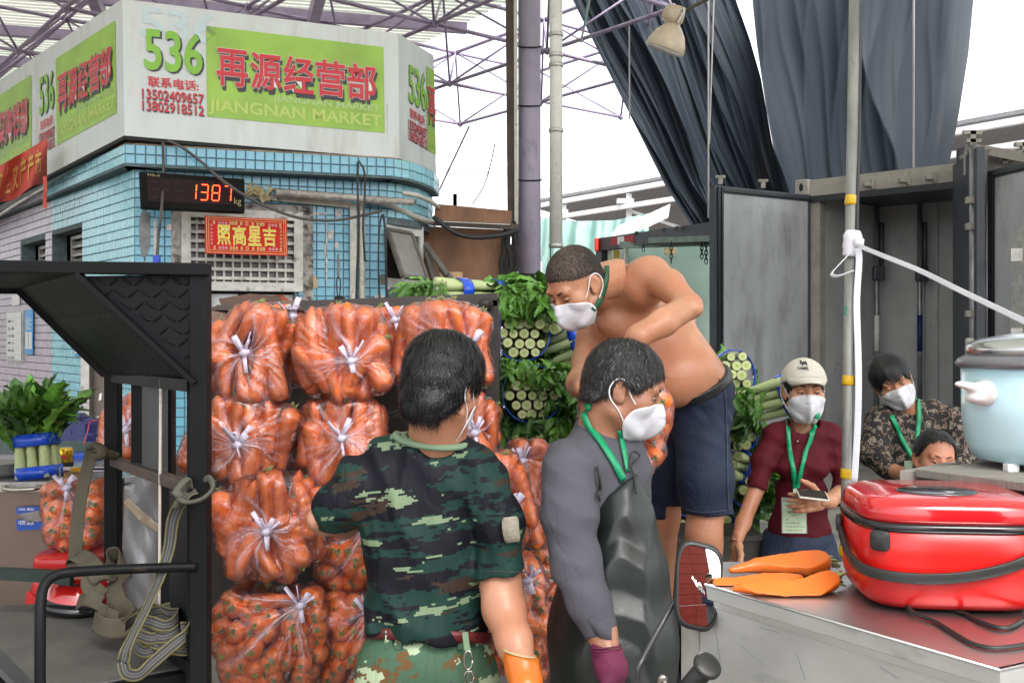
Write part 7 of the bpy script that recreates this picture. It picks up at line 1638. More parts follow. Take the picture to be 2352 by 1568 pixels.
# -------- 6. man peeking over the planks
p6 = person('man with receding dark hair peeking over the wooden planks, only eyes and forehead showing', 2148, 1065, 4.2)
hd = Head(P(2148, 1057, 4.2), frame(184, 2, -5), 1.02); hd.skinm = skin_mat('skin_ruddy', (.46, .21, .13), (.46, .18, .10))
V = Vol(hd.c-Vector((.25, .2, .5)), hd.c+Vector((.25, .2, .17)), .005); hd.skin(V); V.cone(hd.w(0, -.02, -.06), hd.w(0, -.03, -.20), .06, .065, .03); V.cone(hd.w(-.11, -.02, -.27), hd.w(.11, -.02, -.27), .055, .055, .05); V.ell(hd.w(0, -.02, -.38), (.14, .09, .14), k=.05)
merge_build('body', hd.skinm, p6, [V], 1); hd.eyes(p6, .05)
hd.hair(p6, hairK, .007, n=4500, slen=.028, lift=.004, seed=19, line=((.10, .11), (.055, .088), (.035, .045), (.01, .015), (-.04, -.04), (-.11, -.06)), part=(0, .03), down=.5)
V = Vol(hd.c-Vector((.32, .32, .66)), hd.c+Vector((.32, .25, -.16)), .007); V.cone(hd.w(-.13, -.02, -.27), hd.w(.13, -.02, -.27), .07, .07, .05); V.ell(hd.w(0, -.02, -.42), (.17, .12, .22), k=.05); V.chain([hd.w(-.17, -.02, -.29), hd.w(-.21, .02, -.5), hd.w(-.10, .18, -.5)], [.06, .05, .04], .03); V.chain([hd.w(.17, -.02, -.29), hd.w(.21, .02, -.5), hd.w(.10, .18, -.5)], [.06, .05, .04], .03); V.disp(Folds(61, .008, .1, n=5)); merge_build('shirt', M('navy_shirt', (.02, .025, .05), .8), p6, [V], 1)
MB().lathe([(.15, 0), (.16, .3), (.15, .65)], Vector((hd.c.x, hd.c.y, 0)), 18).build('trousers', denim, p6, True)
# ================================================================== BLACK CARGO FRAME (left)
bk = M('black_painted_steel', (.006, .0065, .0075), .48, var=.35, vs=5, bump=.15, bs=60, dirt=(.05, .032, .024), ds=7, dt=.64, dw=.08, spec=.14)
bkg = M('dark_scuffed_plate', (.045, .046, .05), .5, var=.3, vs=6, bump=.2, dirt=(.09, .085, .08), ds=9, dt=.6)
rubm = M('grey_rubber_deck', (.085, .083, .076), .75, var=.15, vs=10, bump=.5, bs=220, dirt=(.05, .05, .045), ds=4, dt=.58)
fr_ = thing('cargo_frame', 'black steel cab frame with diamond plate gusset and rubber deck at the left', 'cargo frame', P(300, 1390, 2.9))
def post_(u, v0, v1, Y, w): return MB().beam(P(u, v0, Y), P(u, v1, Y), w, w, (0, 1, 0)).build('post', bk, fr_, bevel=.003)
post_(461, 606, 1640, 2.42, .042); post_(386, 845, 1500, 2.72, .034); post_(318, 800, 1460, 2.98, .034); post_(260, 840, 1420, 3.2, .044)
MB().beam(P(443, 860, 2.46), P(443, 1560, 2.46), .014, .05, (0, 1, 0)).build('inner_tube', bk, fr_)
F1_, F2_, R2_, R1_ = P(180, 627, 2.40), P(446, 873, 2.40), P(243, 860, 3.2), P(43, 664, 3.2)
MB().beam(P(-300, 608, 2.40), P(480, 619, 2.40), .03, .030, (0, 0, 1)).build('top_beam', bk, fr_, bevel=.003)
MB().beam(R1_+Vector((-1.5, 0, 0)), R1_, .03).build('rear_top_beam', bk, fr_)
gp = MB().prism([P(196, 634, 2.41), P(446, 866, 2.41), P(446, 630, 2.41)], (0, .004, 0)).build('gusset_plate', bk, fr_)
MB().beam(P(180, 629, 2.40), P(450, 879, 2.40), .012, .03, (0, 1, 0)).build('gusset_edge', bk, fr_)
MB().beam(R1_, R2_, .022, .03, (0, 1, 0)).build('gusset_edge', bk, fr_)
r = random.Random(3); treadme = MB().lathe([(.001, .0028), (.35, .0022), (.75, .001), (1, 0)], n=10, sx=.016, sy=.0035).mesh('tread', True); treadme.materials.append(bk)
for i in range(8):
    for j in range(8):
        u, v = 232+i*29+(j % 2)*14, 646+j*28
        if (v-634)/(u-196+1e-3) > .80 or u > 436 or v > 850: continue
        o = link('tread', treadme, fr_); q = P(u, v, 2.4085); o.matrix_basis = Matrix.Translation(q-origin_of(fr_)) @ (rot('X', PI/2) @ rot('Z', .75 if (i+j) % 2 else -.6)).to_4x4()
MB().prism([F1_, F2_, R2_, R1_], (0, 0, .004)).build('slope_panel', bk, fr_)
MB().prism([F1_+Vector((-1.6, 0, .0)), F1_, R1_, R1_+Vector((-1.6, 0, 0))], (0, 0, .006)).build('ceiling_plate', bk, fr_)
pm = MB(); nn_ = (F2_-F1_).cross(R1_-F1_).normalized()
if nn_.z > 0: nn_ = -nn_
for i in range(34):
    for j in range(26):
        a, b = .36+.60*(i+.5*(j % 2))/34, .05+.9*j/26
        p = F1_.lerp(F2_, a).lerp(R1_.lerp(R2_, a), b)+nn_*.0012; d1 = (F2_-F1_).normalized()*.003; d2 = (R1_-F1_).normalized()*.009
        pm.add([p-d1-d2, p+d1-d2*.6, p+d1+d2, p-d1+d2*.6], [(0, 1, 2, 3)])
tag(pm.build('slot_glints', flatm('painted_slot_glint', (.045, .045, .05), .35, .6), fr_), kind='stuff')  # lighter flat lozenges: glint of the slotted sheet put into colour
rail = lambda t, v0, v1: P(260+(443-260)*t, v0+(v1-v0)*t, 1/((1/3.2)+(1/2.42-1/3.2)*t))
MB().beam(rail(0, 1058, 1122), rail(1, 1058, 1122), .030).build('mid_rail', M('rusty_rail', (.05, .035, .03), .6, var=.4, vs=10, bump=.3, dirt=(.10, .055, .035), ds=9, dt=.5), fr_, bevel=.003)
MB().beam(rail(0, 866, 885), rail(1, 866, 885), .030).build('upper_rail', bk, fr_)
MB().beam(rail(0, 1395, 1530), rail(1, 1395, 1530), .03).build('deck_rail', bk, fr_)
MB().prism([rail(.36, 868, 868), rail(.62, 872, 872), rail(.62, 1090, 1090), rail(.36, 1075, 1075)], (.01, .012, 0)).build('side_plate', bkg, fr_)
MB().prism([rail(.70, 1110, 1110), rail(.97, 1125, 1125), rail(.97, 1515, 1515), rail(.70, 1440, 1440)], (.03, .012, 0)).build('side_plate', bk, fr_)
MB().beam(P(369, 866, 2.64), P(366, 1400, 2.64), .006).build('marked_rod', pvc, fr_)
dz_ = .812
dk = [onz(-260, 1400, dz_), onz(245, 1378, dz_), onz(438, 1508, dz_), onz(412, 1532, dz_), onz(180, 1575, dz_), onz(-260, 1650, dz_)]
MB().prism(dk, (0, 0, -.03)).build('deck', rubm, fr_, bevel=.004)
MB().prism([onz(250, 1375, dz_-.005), onz(440, 1506, dz_-.005), onz(428, 1545, dz_-.005), onz(180, 1585, dz_-.005)], (0, 0, -.10)).build('deck_beam', bk, fr_)
MB().tube(catmull([P(452, 1301, 2.40), P(380, 1303, 2.38), P(250, 1308, 2.32), P(170, 1313, 2.28), P(130, 1320, 2.26), P(105, 1338, 2.24), P(94, 1375, 2.22), P(92, 1450, 2.20), P(92, 1640, 2.18)], 6), .0118, 12).build('guard_tube', bk, fr_, True)
MB().prism([P(-20, 1306, 2.9), P(160, 1314, 2.9), P(160, 1345, 2.9), P(100, 1338, 2.9), P(-20, 1330, 2.9)], (0, .03, 0)).build('cross_bar', M('dark_green_paint', (.010, .022, .018), .4, var=.2), fr_)
MB().beam(P(-60, 1460, 2.1), P(80, 1600, 2.1), .012, .05, (0, 1, 0)).build('mudguard_edge', bkg, fr_); MB().prism([P(-120, 1480, 2.12), P(70, 1610, 2.12), P(-120, 1610, 2.12)], (0, .02, 0)).build('mudguard', bk, fr_)

# webbing straps
olive = M('olive_webbing', (.085, .075, .052), .85, var=.15, vs=14, bump=.5, bs=260, spec=.2)
def stripe_mat():
    m = M('striped_webbing', (.13, .125, .075), .8, var=.15, vs=14, bump=.5, bs=260, spec=.2); nt = m.node_tree; N = nt.nodes; L = nt.links; b = N['Principled BSDF']
    at = N.new('ShaderNodeAttribute'); at.attribute_name = 'across'; cr = N.new('ShaderNodeValToRGB'); cr.color_ramp.interpolation = 'CONSTANT'; L.new(at.outputs['Fac'], cr.inputs[0]); e = cr.color_ramp.elements
    e[0].position = 0; e[0].color = (.14, .125, .055, 1); e[1].position = .14; e[1].color = (.045, .044, .05, 1)
    for p_, c_ in ((.34, (.13, .13, .11, 1)), (.42, (.06, .06, .065, 1)), (.58, (.13, .13, .11, 1)), (.66, (.045, .044, .05, 1)), (.86, (.14, .125, .055, 1))): q = e.new(p_); q.color = c_
    L.new(cr.outputs[0], b.inputs['Base Color']); return m
stripem = stripe_mat()
def web(pts, w, side, mat, name='strap', parent=None, n=8, cols=8):
    c = catmull(pts, n); m = len(c); mb = MB(); X = []
    for i, p in enumerate(c):
        s_ = side(i/(m-1)) if callable(side) else side; s_ = Vector(s_); d = (c[min(i+1, m-1)]-c[max(i-1, 0)]).normalized(); s_ = (s_-d*s_.dot(d)); s_ = s_.normalized() if s_.length > 1e-3 else d.orthogonal().normalized(); X.append(s_)
    vs = [p+X[i]*((k/cols-.5)*w) for i, p in enumerate(c) for k in range(cols+1)]
    mb.add(vs, [(i*(cols+1)+k, i*(cols+1)+k+1, (i+1)*(cols+1)+k+1, (i+1)*(cols+1)+k) for i in range(m-1) for k in range(cols)])
    o = mb.build(name, mat, parent, True); so = o.modifiers.new('thickness', 'SOLIDIFY'); so.thickness = .0022
    at = o.data.attributes.new('across', 'FLOAT', 'POINT'); at.data.foreach_set('value', np.tile(np.linspace(0, .999, cols+1), m).astype(np.float32)); return o
st = thing('webbing_strap', 'plain olive webbing strap knotted to the frame and heaped on the deck', 'strap', P(230, 1420, 2.9))
web([P(212, 1028, 3.12), P(205, 1060, 3.05), P(188, 1130, 3.0), P(178, 1200, 2.98), P(172, 1290, 2.97)], .042, lambda t: (1, -.3+t*.3, 0), olive, parent=st)
mb = MB(); mb.tube(catmull([P(207, 1030, 3.1), P(222, 1022, 3.08), P(236, 1036, 3.06), P(226, 1050, 3.06), P(213, 1040, 3.1), P(240, 1040, 3.08), P(268, 1048, 3.12)], 6), .016, 8, flat=.6); mb.build('knot', olive, st, True)
web([P(165, 1286, 2.95), P(205, 1290, 2.85), P(235, 1330, 2.82), P(260, 1300, 2.9), P(255, 1275, 2.95), P(280, 1272, 2.95), P(285, 1310, 2.9), P(262, 1350, 2.82), P(278, 1395, 2.72), P(300, 1415, 2.66)], .05, lambda t: (.55+.4*math.sin(t*9), .5, .8*math.cos(t*7)), olive, parent=st)
web([P(178, 1385, 2.85), P(200, 1372, 2.8), P(232, 1385, 2.78), P(228, 1402, 2.74), P(252, 1408, 2.72), P(262, 1392, 2.74)], .045, lambda t: (.3, .3, 1), olive, parent=st)
web([P(215, 1425, 2.70), P(240, 1440, 2.62), P(285, 1440, 2.60), P(302, 1415, 2.62), P(285, 1395, 2.68), P(255, 1398, 2.70), P(245, 1415, 2.66), P(270, 1425, 2.62)], .050, lambda t: (.1, .25, 1), olive, parent=st)
web([P(168, 1290, 2.93), P(180, 1275, 2.9), P(215, 1300, 2.85), P(205, 1340, 2.82), P(235, 1370, 2.8)], .048, lambda t: (.8, .3, .5), olive, parent=st)
st2 = thing('webbing_strap', 'striped grey and yellow webbing strap tied to the front post and coiled below', 'strap', P(360, 1530, 2.45))
web([P(452, 1128, 2.36), P(420, 1148, 2.35), P(398, 1190, 2.38), P(388, 1260, 2.40), P(366, 1330, 2.38), P(335, 1400, 2.34), P(295, 1480, 2.30), P(282, 1520, 2.30)], .029, lambda t: (1, -.1, .3+.4*t), stripem, parent=st2)
mb = MB(); mb.tube(catmull([P(400, 1130, 2.36), P(425, 1152, 2.33), P(462, 1146, 2.32), P(488, 1122, 2.34), P(480, 1098, 2.38), P(455, 1110, 2.44)], 6), [.009]*31, 8, flat=.55); mb.tube(catmull([P(405, 1165, 2.35), P(415, 1140, 2.34), P(405, 1128, 2.34), P(430, 1100, 2.38), P(438, 1120, 2.40)], 6), .009, 8, flat=.55); mb.build('knot', M('striped_knot', (.075, .072, .055), .85, bump=.6, bs=260), st2, True)
rr = random.Random(4)
for k in range(9):
    a0 = rr.uniform(0, 6.3); cu, cv = 365+rr.uniform(-22, 22), 1478-k*8+rr.uniform(-8, 8); ru, rv = rr.uniform(38, 66), rr.uniform(14, 30)
    web([P(cu+ru*math.cos(a0+t), cv+rv*math.sin(a0+t)+6*math.sin(3*t+k), 2.50+.10*math.sin(a0+t)*-1) for t in np.linspace(0, 5.4, 12)], .028, (lambda kk: (lambda t: (.25*math.sin(kk+t*4), .30, 1)))(k), stripem, parent=st2, n=5)
web([P(282, 1518, 2.30), P(290, 1545, 2.30), P(318, 1548, 2.32), P(345, 1525, 2.34), P(385, 1490, 2.36), P(420, 1460, 2.38), P(436, 1430, 2.42)], .028, lambda t: (.2, .3, 1), stripem, parent=st2)
# helmet
hm_ = thing('helmet', 'glossy red cleaning-style helmet dome with black brim lying on the deck', 'helmet', onz(190, 1400, dz_)); hm_['label'] = 'glossy red helmet with black brim lying on the rubber deck behind the guard tube'
hc = onz(182, 1398, dz_)+Vector((0, 0, .012))
MB().lathe([(.108, .0), (.105, .02), (.093, .055), (.07, .085), (.04, .10), (.001, .105)], hc, 32, rot('Y', .12)).build('dome', M('glossy_red_plastic', (.50, .012, .010), .16, var=.05, bump=0, coat=.6), hm_, True)
MB().lathe([(.100, .002), (.118, -.004), (.120, .010), (.106, .030), (.100, .028)], hc, 32, rot('Y', .12)).build('brim', flatm('black_gloss_plastic', (.01, .01, .012), .15), hm_, True)
MB().beam(hc+Vector((-.03, -.07, .075)), hc+Vector((.03, -.075, .08)), .006).build('vent', dark, hm_)
# wrapped item
wr = thing('wrapped_bundle', 'grey plastic wrapped bundle with green print standing against the posts', 'bundle', P(335, 1395, 2.95))
fz_ = M('silver_grey_film', (.16, .16, .165), .28, var=.25, vs=5, bump=.9, bs=16, spec=.7, stretch=(1, 1, .5))
def wfn(x, y):
    u = 292+(372-292)*x+10*math.sin(y*5)*(1-x)*.4; v = 1083+(1398-1083)*y; return P(u-6*math.sin(PI*y)*(x < .5), v+(1-x)*8*(y < .1), 2.9+.05*abs(2*x-1)**2+.006*math.sin(x*7+y*11)+.004*math.sin(x*13-y*19))
wo_ = MB().grid(wfn, 24, 50).build('film_wrap', fz_, wr, True); sm = wo_.modifiers.new('thickness', 'SOLIDIFY'); sm.thickness = .01
text_on('号', lambda x, y: wfn(x, 1-y)+Vector((0, -.006, 0)), .02, .74, .28, .68+.12, 'lettering', flatm('green_print', (.02, .25, .2)), wr); text_on('住', lambda x, y: wfn(x, 1-y)+Vector((0, -.006, 0)), .62, .60, .86, .66, 'lettering', bpy.data.materials['green_print'], wr)
web([P(290, 1148, 2.86), P(320, 1180, 2.85), P(350, 1205, 2.86), P(385, 1222, 2.84)], .025, (0, 0, 1), M('brown_packing_tape', (.22, .17, .12), .2, var=.3, bump=.8, bs=30), 'packing_tape', wr)
# cabinet with things on it
cabm = M('brown_reflecting_steel', (.20, .15, .13), .32, metal=.75, var=.25, vs=2, bump=.1, dirt=(.10, .05, .045), ds=2, dt=.55)
zc_ = 1.123
cab = thing('steel_cabinet', 'low brownish steel cabinet with chrome handle at the left edge', 'cabinet', P(100, 770, 3.9)-Vector((0, 0, CAMZ)))
MB().prism([P(-260, 1108, 3.6)*1, P(262, 1108, 3.6)*1, P(262, 1700, 3.6), P(-260, 1700, 3.6)], (0, .8, 0)).build('carcass', cabm, cab)
MB().prism([onz(-260, 1105, zc_), onz(345, 1096, zc_), onz(345, 1044, zc_), onz(-260, 1044, zc_)], (0, 0, -.03)).build('worktop', M('dark_glossy_top', (.10, .10, .105), .18, var=.2, bump=.05), cab)
MB().beam(P(-260, 1118, 3.585), P(262, 1116, 3.585), .02, .035).build('top_edge', alu, cab)
MB().tube(catmull([P(8, 1116, 3.58), P(10, 1123, 3.53), P(48, 1124, 3.52), P(84, 1121, 3.53), P(86, 1114, 3.58)], 5), .008, 8).build('handle', chrome, cab, True)
for (v0, v1) in ((1162, 1182), (1190, 1218)):
    q = MB().prism([P(37, v0+3, 3.585), P(112, v0-2, 3.585), P(114, v1-4, 3.585), P(39, v1, 3.585)], (0, .003, 0)).build('sticker', flatm('sticker_blue', (.01, .07, .38)) if 'sticker_blue' not in bpy.data.materials else bpy.data.materials['sticker_blue'], cab)
    text_on('收款', lambda x, y: P(42+46*x, v1-6-(v1-v0-10)*y, 3.58), 0, .4, .8, 1, 'lettering', whitep, cab)
patch_ = M('peeled_grey', (.22, .20, .2), .8, var=.4, vs=30); MB().prism([P(40, 1180, 3.58), P(90, 1172, 3.58), P(114, 1184, 3.58), P(114, 1194, 3.58), P(62, 1200, 3.58)], (0, .002, 0)).build('sticker_tear', patch_, cab)
upr = bunch_side(P(84, 1008, 3.70), P(90, 1096, 3.69), 'tall upright lettuce bunch with two blue bands standing on the steel cabinet', 71, 9, lat=(0, 1, .01), nleaf=150, tapes=(.02, .86), rad=.0235, grp='upright lettuce', spread=.55, ll=(.16, .27), cols=3)
cn = thing('drink_can', 'gold drink can with red print on the steel cabinet', 'can', onz(148, 1067, zc_)); q0 = onz(148, 1067, zc_)
MB().lathe([(.030, 0), (.034, .004), (.034, .062), (.030, .070), (.028, .070)], q0, 20).build('can_body', M('gold_can', (.75, .45, .04), .25, metal=.8, bump=0), cn, True); MB().box(q0+Vector((0, -.0345, .036)), (.05, .002, .012)).build('red_mark', redpaint, cn); MB().lathe([(.0345, .0), (.0345, .012)], q0, 20).build('base_ring', cableM, cn)
MB().lathe([(.05, 0), (.065, .015), (.075, .05), (.078, .052), (.070, .050)], onz(12, 1092, zc_), 24).solo('steel_bowl', alu, 'shallow steel bowl beside the upright lettuce', 'bowl', smooth=True)
for i, (u, v, w, m, lab) in enumerate([(190, 1078, .20, knotm, 'pale pink paper sheet on the cabinet top'), (235, 1080, .16, knotm, 'second pink paper near the frame post')]): MB().box(onz(u, v, zc_)+Vector((0, 0, .003)), (w, .09, .003), rot('Z', .3*i)).solo('paper', m, lab, 'paper')
for i, (u, v) in enumerate(((183, 1085), (186, 1081))): MB().beam(onz(u-22, v+2, zc_)+Vector((0, 0, .01)), onz(u+24, v-3, zc_)+Vector((0, 0, .01)), .010).solo('pencil', flatm('pencil_yellow', (.65, .35, .02)) if 'pencil_yellow' not in bpy.data.materials else bpy.data.materials['pencil_yellow'], ['yellow pencil on the cabinet, nearer one', 'yellow pencil on the cabinet, farther one'][i], 'pencil')
MB().box(P(176, 1055, 4.3), (.2, .1, .05)).solo('blue_box', bluet, 'blue packet lying behind the gold can', 'packet')
MB().lathe([(.10, 0), (.15, .02), (.14, .045), (.05, .06)], P(160, 1045, 4.5), 20, sx=1.3).solo('cushion', flatm('dark_teal_cushion', (.03, .06, .06), .6), 'dark teal cushion behind the gold can', 'cushion', smooth=True)
navp = flatm('navy_plastic', (.012, .012, .10), .3)
for i, (u, lab) in enumerate(((150, 'navy plastic stool stack by the tiled wall, the left one'), (182, 'navy plastic stool stack by the tiled wall, the right one'))):
    so_ = thing('plastic_stool', lab, 'stool', P(u, 1140, 5.2))
    MB().lathe([(.14, -.5), (.10, 0), (.08, .02), (.001, .02)], P(u, 958+i*12, 5.2), 20, power=5).build('seat_shell', navp, so_)
    MB().lathe([(.15, -.5), (.11, -.05), (.10, -.03)], P(u, 962+i*12, 5.2), 20, power=5).build('leg_frame', navp, so_)
dr = thing('steel_door', 'grey brown steel door ajar beside the pale blue tiles', 'door', P(220, 770, 6)-Vector((0, 0, CAMZ)))
MB().prism([P(205, 800, 6), P(262, 815, 5.8), P(262, 1400, 5.8), P(205, 1400, 6)], (0, .04, 0)).build('leaf_panel', M('brown_grey_steel', (.16, .13, .115), .5, var=.2, vs=4, bump=.2), dr); MB().beam(P(199, 795, 5.95), P(199, 1400, 5.95), .05, .05, (0, 1, 0)).build('door_frame', alu, dr)
MB().prism([P(228, 905, 5.7), P(233, 902, 5.7), P(232, 918, 5.7), P(226, 920, 5.7)], (0, .004, 0)).build('tape_strip', whitep, dr); MB().lathe([(.02, -.01), (.03, 0), (.02, .01)], P(227, 967, 5.7), 12, rot('X', PI/2)).build('lock', alu, dr)
MB().tube(catmull([P(243, 952, 3.4), P(220, 965, 4.5), P(207, 968, 5), P(200, 995, 4.5), P(192, 1020, 3.5)], 5), .003, 5).solo('red_string', redpaint, 'thin red string tied between door and frame', 'string')
rs = thing('red_stool', 'red plastic stool carrying a bag of carrots beside the black frame', 'stool', P(176, 1262, 3.36)-Vector((0, 0, .45)))
redp = M('red_stool_plastic', (.42, .012, .012), .3, var=.08, vs=4, bump=0)
zs0 = z_at(1262, 3.68); cx = P(176, 1262, 3.38)
MB().lathe([(.001, 0), (.105, 0), (.115, -.01), (.118, -.04), (.108, -.045)], cx, 40, power=4).build('seat', redp, rs, True)
MB().lathe([(.105, -.045), (.125, -.12), (.120, -.13)], cx, 40, power=4).build('apron_ring', redp, rs, True)
for a in (-1, 1):
    for b in (-1, 1): MB().beam(cx+Vector((a*.098, b*.095, -.12)), cx+Vector((a*.14, b*.12, -.45)), .045, .012).build('leg', redp, rs)
MB().tube([cx+Vector((-.05+.12*t, -.116, -.085+.02*math.sin(t*PI))) for t in np.linspace(0, 1, 8)], .004, 6).build('grip_slot', dark, rs)
MB().prism([cx+Vector((-.25, -.2, -.45)), cx+Vector((.25, -.2, -.45)), cx+Vector((.25, .2, -.45)), cx+Vector((-.25, .2, -.45))], (0, 0, -(cx.z-.45))).solo('plinth', conc, 'low concrete plinth under the red stool', 'plinth')

# ================================================================== POLE WITH RIBBON
galv = M('galvanised_pole', (.26, .265, .245), .45, metal=.45, var=.3, vs=14, bump=.15, dirt=(.08, .08, .07), ds=18, dt=.6, stretch=(1, 1, .35))
pl_ = thing('steel_pole', 'galvanised steel pole with yellow tape rings standing behind the counter', 'pole', P(1950, 770, 3.2)-Vector((0, 0, CAMZ)))
pu = lambda v: 1965-(v+60)*.0165
MB().tube([P(pu(-60), -60, 3.2), P(pu(1310), 1310, 3.2), Vector((P(1940, 0, 3.2).x, 3.2, 0))], .0185, 20).build('tube', galv, pl_, True)
yt = M('yellow_tape', (.62, .38, .01), .35, var=.15, vs=30, bump=.5, bs=60)
for v in (460, 873, 1087, 1265): MB().lathe([(.0195, -.016), (.0215, -.010), (.021, .012), (.0195, .016)], P(pu(v), v, 3.2), 20, rot('Y', .06)).build('tape_ring', yt, pl_, True)
MB().tube(catmull([P(1970, -60, 3.19), P(1974, 60, 3.19), P(1973, 300, 3.19), P(1969, 460, 3.185), P(1968, 700, 3.18), P(1967, 1000, 3.18), P(1957, 1290, 3.18)], 6), .0065, 8).build('black_cable', cableM, pl_, True)
wrib = M('white_satin_ribbon', (.74, .74, .80), .45, var=.05, vs=20, bump=.3, bs=30)
rb = thing('white_ribbon', 'white fabric ribbon knotted round the steel pole and stretched to the right edge', 'ribbon', P(1958, 560, 3.16))
MB().lathe([(.020, -.042), (.027, -.035), (.025, -.02), (.029, -.01), (.027, .012), (.030, .025), (.022, .042)], P(1957, 560, 3.19), 18, rot('Y', .1)).build('knot_wrap', wrib, rb, True)
MB().lathe([(.001, -.022), (.016, -.012), (.018, .006), (.001, .02)], P(1972, 555, 3.16), 12).build('knot', wrib, rb, True)
web([P(1972, 564, 3.15), P(2030, 588, 2.95), P(2110, 620, 2.75), P(2200, 664, 2.52), P(2352, 737, 2.2), P(2460, 790, 2.0)], .0135, lambda t: (.3, -.4*t, 1), wrib, 'taut_band', rb)
web([P(1950, 585, 3.17), P(1928, 608, 3.15), P(1911, 628, 3.14), P(1922, 634, 3.14), P(1945, 627, 3.16), P(1960, 622, 3.17)], .012, lambda t: (.4, -.7, .5), wrib, 'loop', rb)
web([P(1970, 570, 3.15), P(1973, 600, 3.16), P(1968, 700, 3.165), P(1972, 850, 3.16), P(1970, 980, 3.155), P(1962, 1110, 3.15)], .020, lambda t: (1, -.15-.5*t, 0), wrib, 'hanging_end', rb)
gt = flatm('green_tape_scrap', (.0, .16, .08), .5)
for u, v in ((1963, 700), (1942, 712)): MB().prism([P(u-2, v-12, 3.17), P(u+3, v-10, 3.17), P(u+3, v+14, 3.17), P(u-2, v+10, 3.17)], (0, .003, 0)).build('green_scrap', gt, pl_)

# ================================================================== STAINLESS COUNTER
ZT = 1.214
ssm = M('scratched_stainless', (.62, .62, .63), .34, metal=1, var=.10, vs=3, bump=.06, bs=40, dirt=(.34, .33, .32), ds=5, dt=.60, dw=.15, stretch=(1, 1, 1))
ssd = M('dull_stainless', (.50, .50, .49), .45, metal=.6, var=.14, vs=4, bump=.08, bs=60, dirt=(.24, .24, .235), ds=5, dt=.58, dw=.2, stretch=(1, 1, 2))
tbl = thing('steel_counter', 'stainless steel counter cabinet holding the red cooker and sliced carrots', 'counter', onz(1900, 1400, ZT)-Vector((0, 0, ZT)))
A_, B_, C_, D_, E_ = onz(1556, 1322, ZT), onz(2297, 1537, ZT), onz(2560, 1478, ZT), onz(2560, 1288, ZT), onz(1640, 1288, ZT)
E_ = onz(1600, 1289, ZT)
MB().prism([A_, B_, C_, D_, E_], (0, 0, -.006)).build('top_sheet', ssm, tbl, bevel=.002)
fd = (B_-A_).normalized(); fn2 = Vector((fd.y, -fd.x, 0)); 
if fn2.y > 0: fn2 = -fn2
rim = .026
MB().prism([A_, B_, B_-Vector((0, 0, rim)), A_-Vector((0, 0, rim))], -fn2*.006).build('front_rim', ssd, tbl, bevel=.0015)
MB().prism([B_, C_, C_-Vector((0, 0, rim)), B_-Vector((0, 0, rim))], Vector((-.003, .006, 0))).build('side_rim', ssd, tbl)
MB().tube([A_+Vector((0, 0, -.001)), B_+Vector((0, 0, -.001))], .0022, 8).build('rolled_edge', ssm, tbl, True)
ins_ = -fn2*.012
MB().prism([A_+ins_-Vector((0, 0, rim)), B_+ins_-Vector((0, 0, rim)), B_+ins_-Vector((0, 0, 1.0)), A_+ins_-Vector((0, 0, 1.0))], -fn2*.01).build('front_panel', ssd, tbl)
MB().prism([A_+ins_-Vector((0, 0, rim)), E_-Vector((0, 0, rim)), E_-Vector((0, 0, 1.0)), A_+ins_-Vector((0, 0, 1.0))], (.01, 0, 0)).build('side_panel', ssd, tbl)
MB().prism([B_+ins_-Vector((0, 0, rim)), C_-Vector((0, 0, rim)), C_-Vector((0, 0, 1.0)), B_+ins_-Vector((0, 0, 1.0))], (-.01, 0.01, 0)).build('side_panel', ssd, tbl)
t_ = .045; q0, q1 = A_+ins_+fn2*.0025, A_+ins_+fn2*.0025+fd*t_
MB().prism([q0-Vector((0, 0, rim+.002)), q1-Vector((0, 0, rim+.002)), q1-Vector((0, 0, 1)), q0-Vector((0, 0, 1))], -fn2*.002).build('corner_strip', alu, tbl)
MB().prism([q0-Vector((0, 0, rim+.002)), B_+ins_+fn2*.0025-Vector((0, 0, rim+.002)), B_+ins_+fn2*.0025-Vector((0, 0, rim+.014)), q0-Vector((0, 0, rim+.014))], -fn2*.002).build('lip_strip', ssm, tbl)
for k, (u0, v0, u1, v1) in enumerate(((1700, 1480, 1760, 1530), (1830, 1500, 1850, 1560), (1905, 1460, 1940, 1478), (1640, 1420, 1655, 1520), (2020, 1530, 2060, 1556), (1745, 1440, 1790, 1452))):
    pf0 = A_+ins_; ray = lambda u, v: (lambda d: Vector((0, 0, CAMZ))+d*((pf0-Vector((0, 0, CAMZ))).dot(fn2)/d.dot(fn2))+fn2*.0008)(Vector(((u-1176)/FPX, 1, -(v-770)/FPX)))
    MB().beam(ray(u0, v0), ray(u1, v1), .0012, .0004, fn2).build('scratch', flatm('scratch_mark', (.28, .28, .28)) if 'scratch_mark' not in bpy.data.materials else bpy.data.materials['scratch_mark'], tbl)
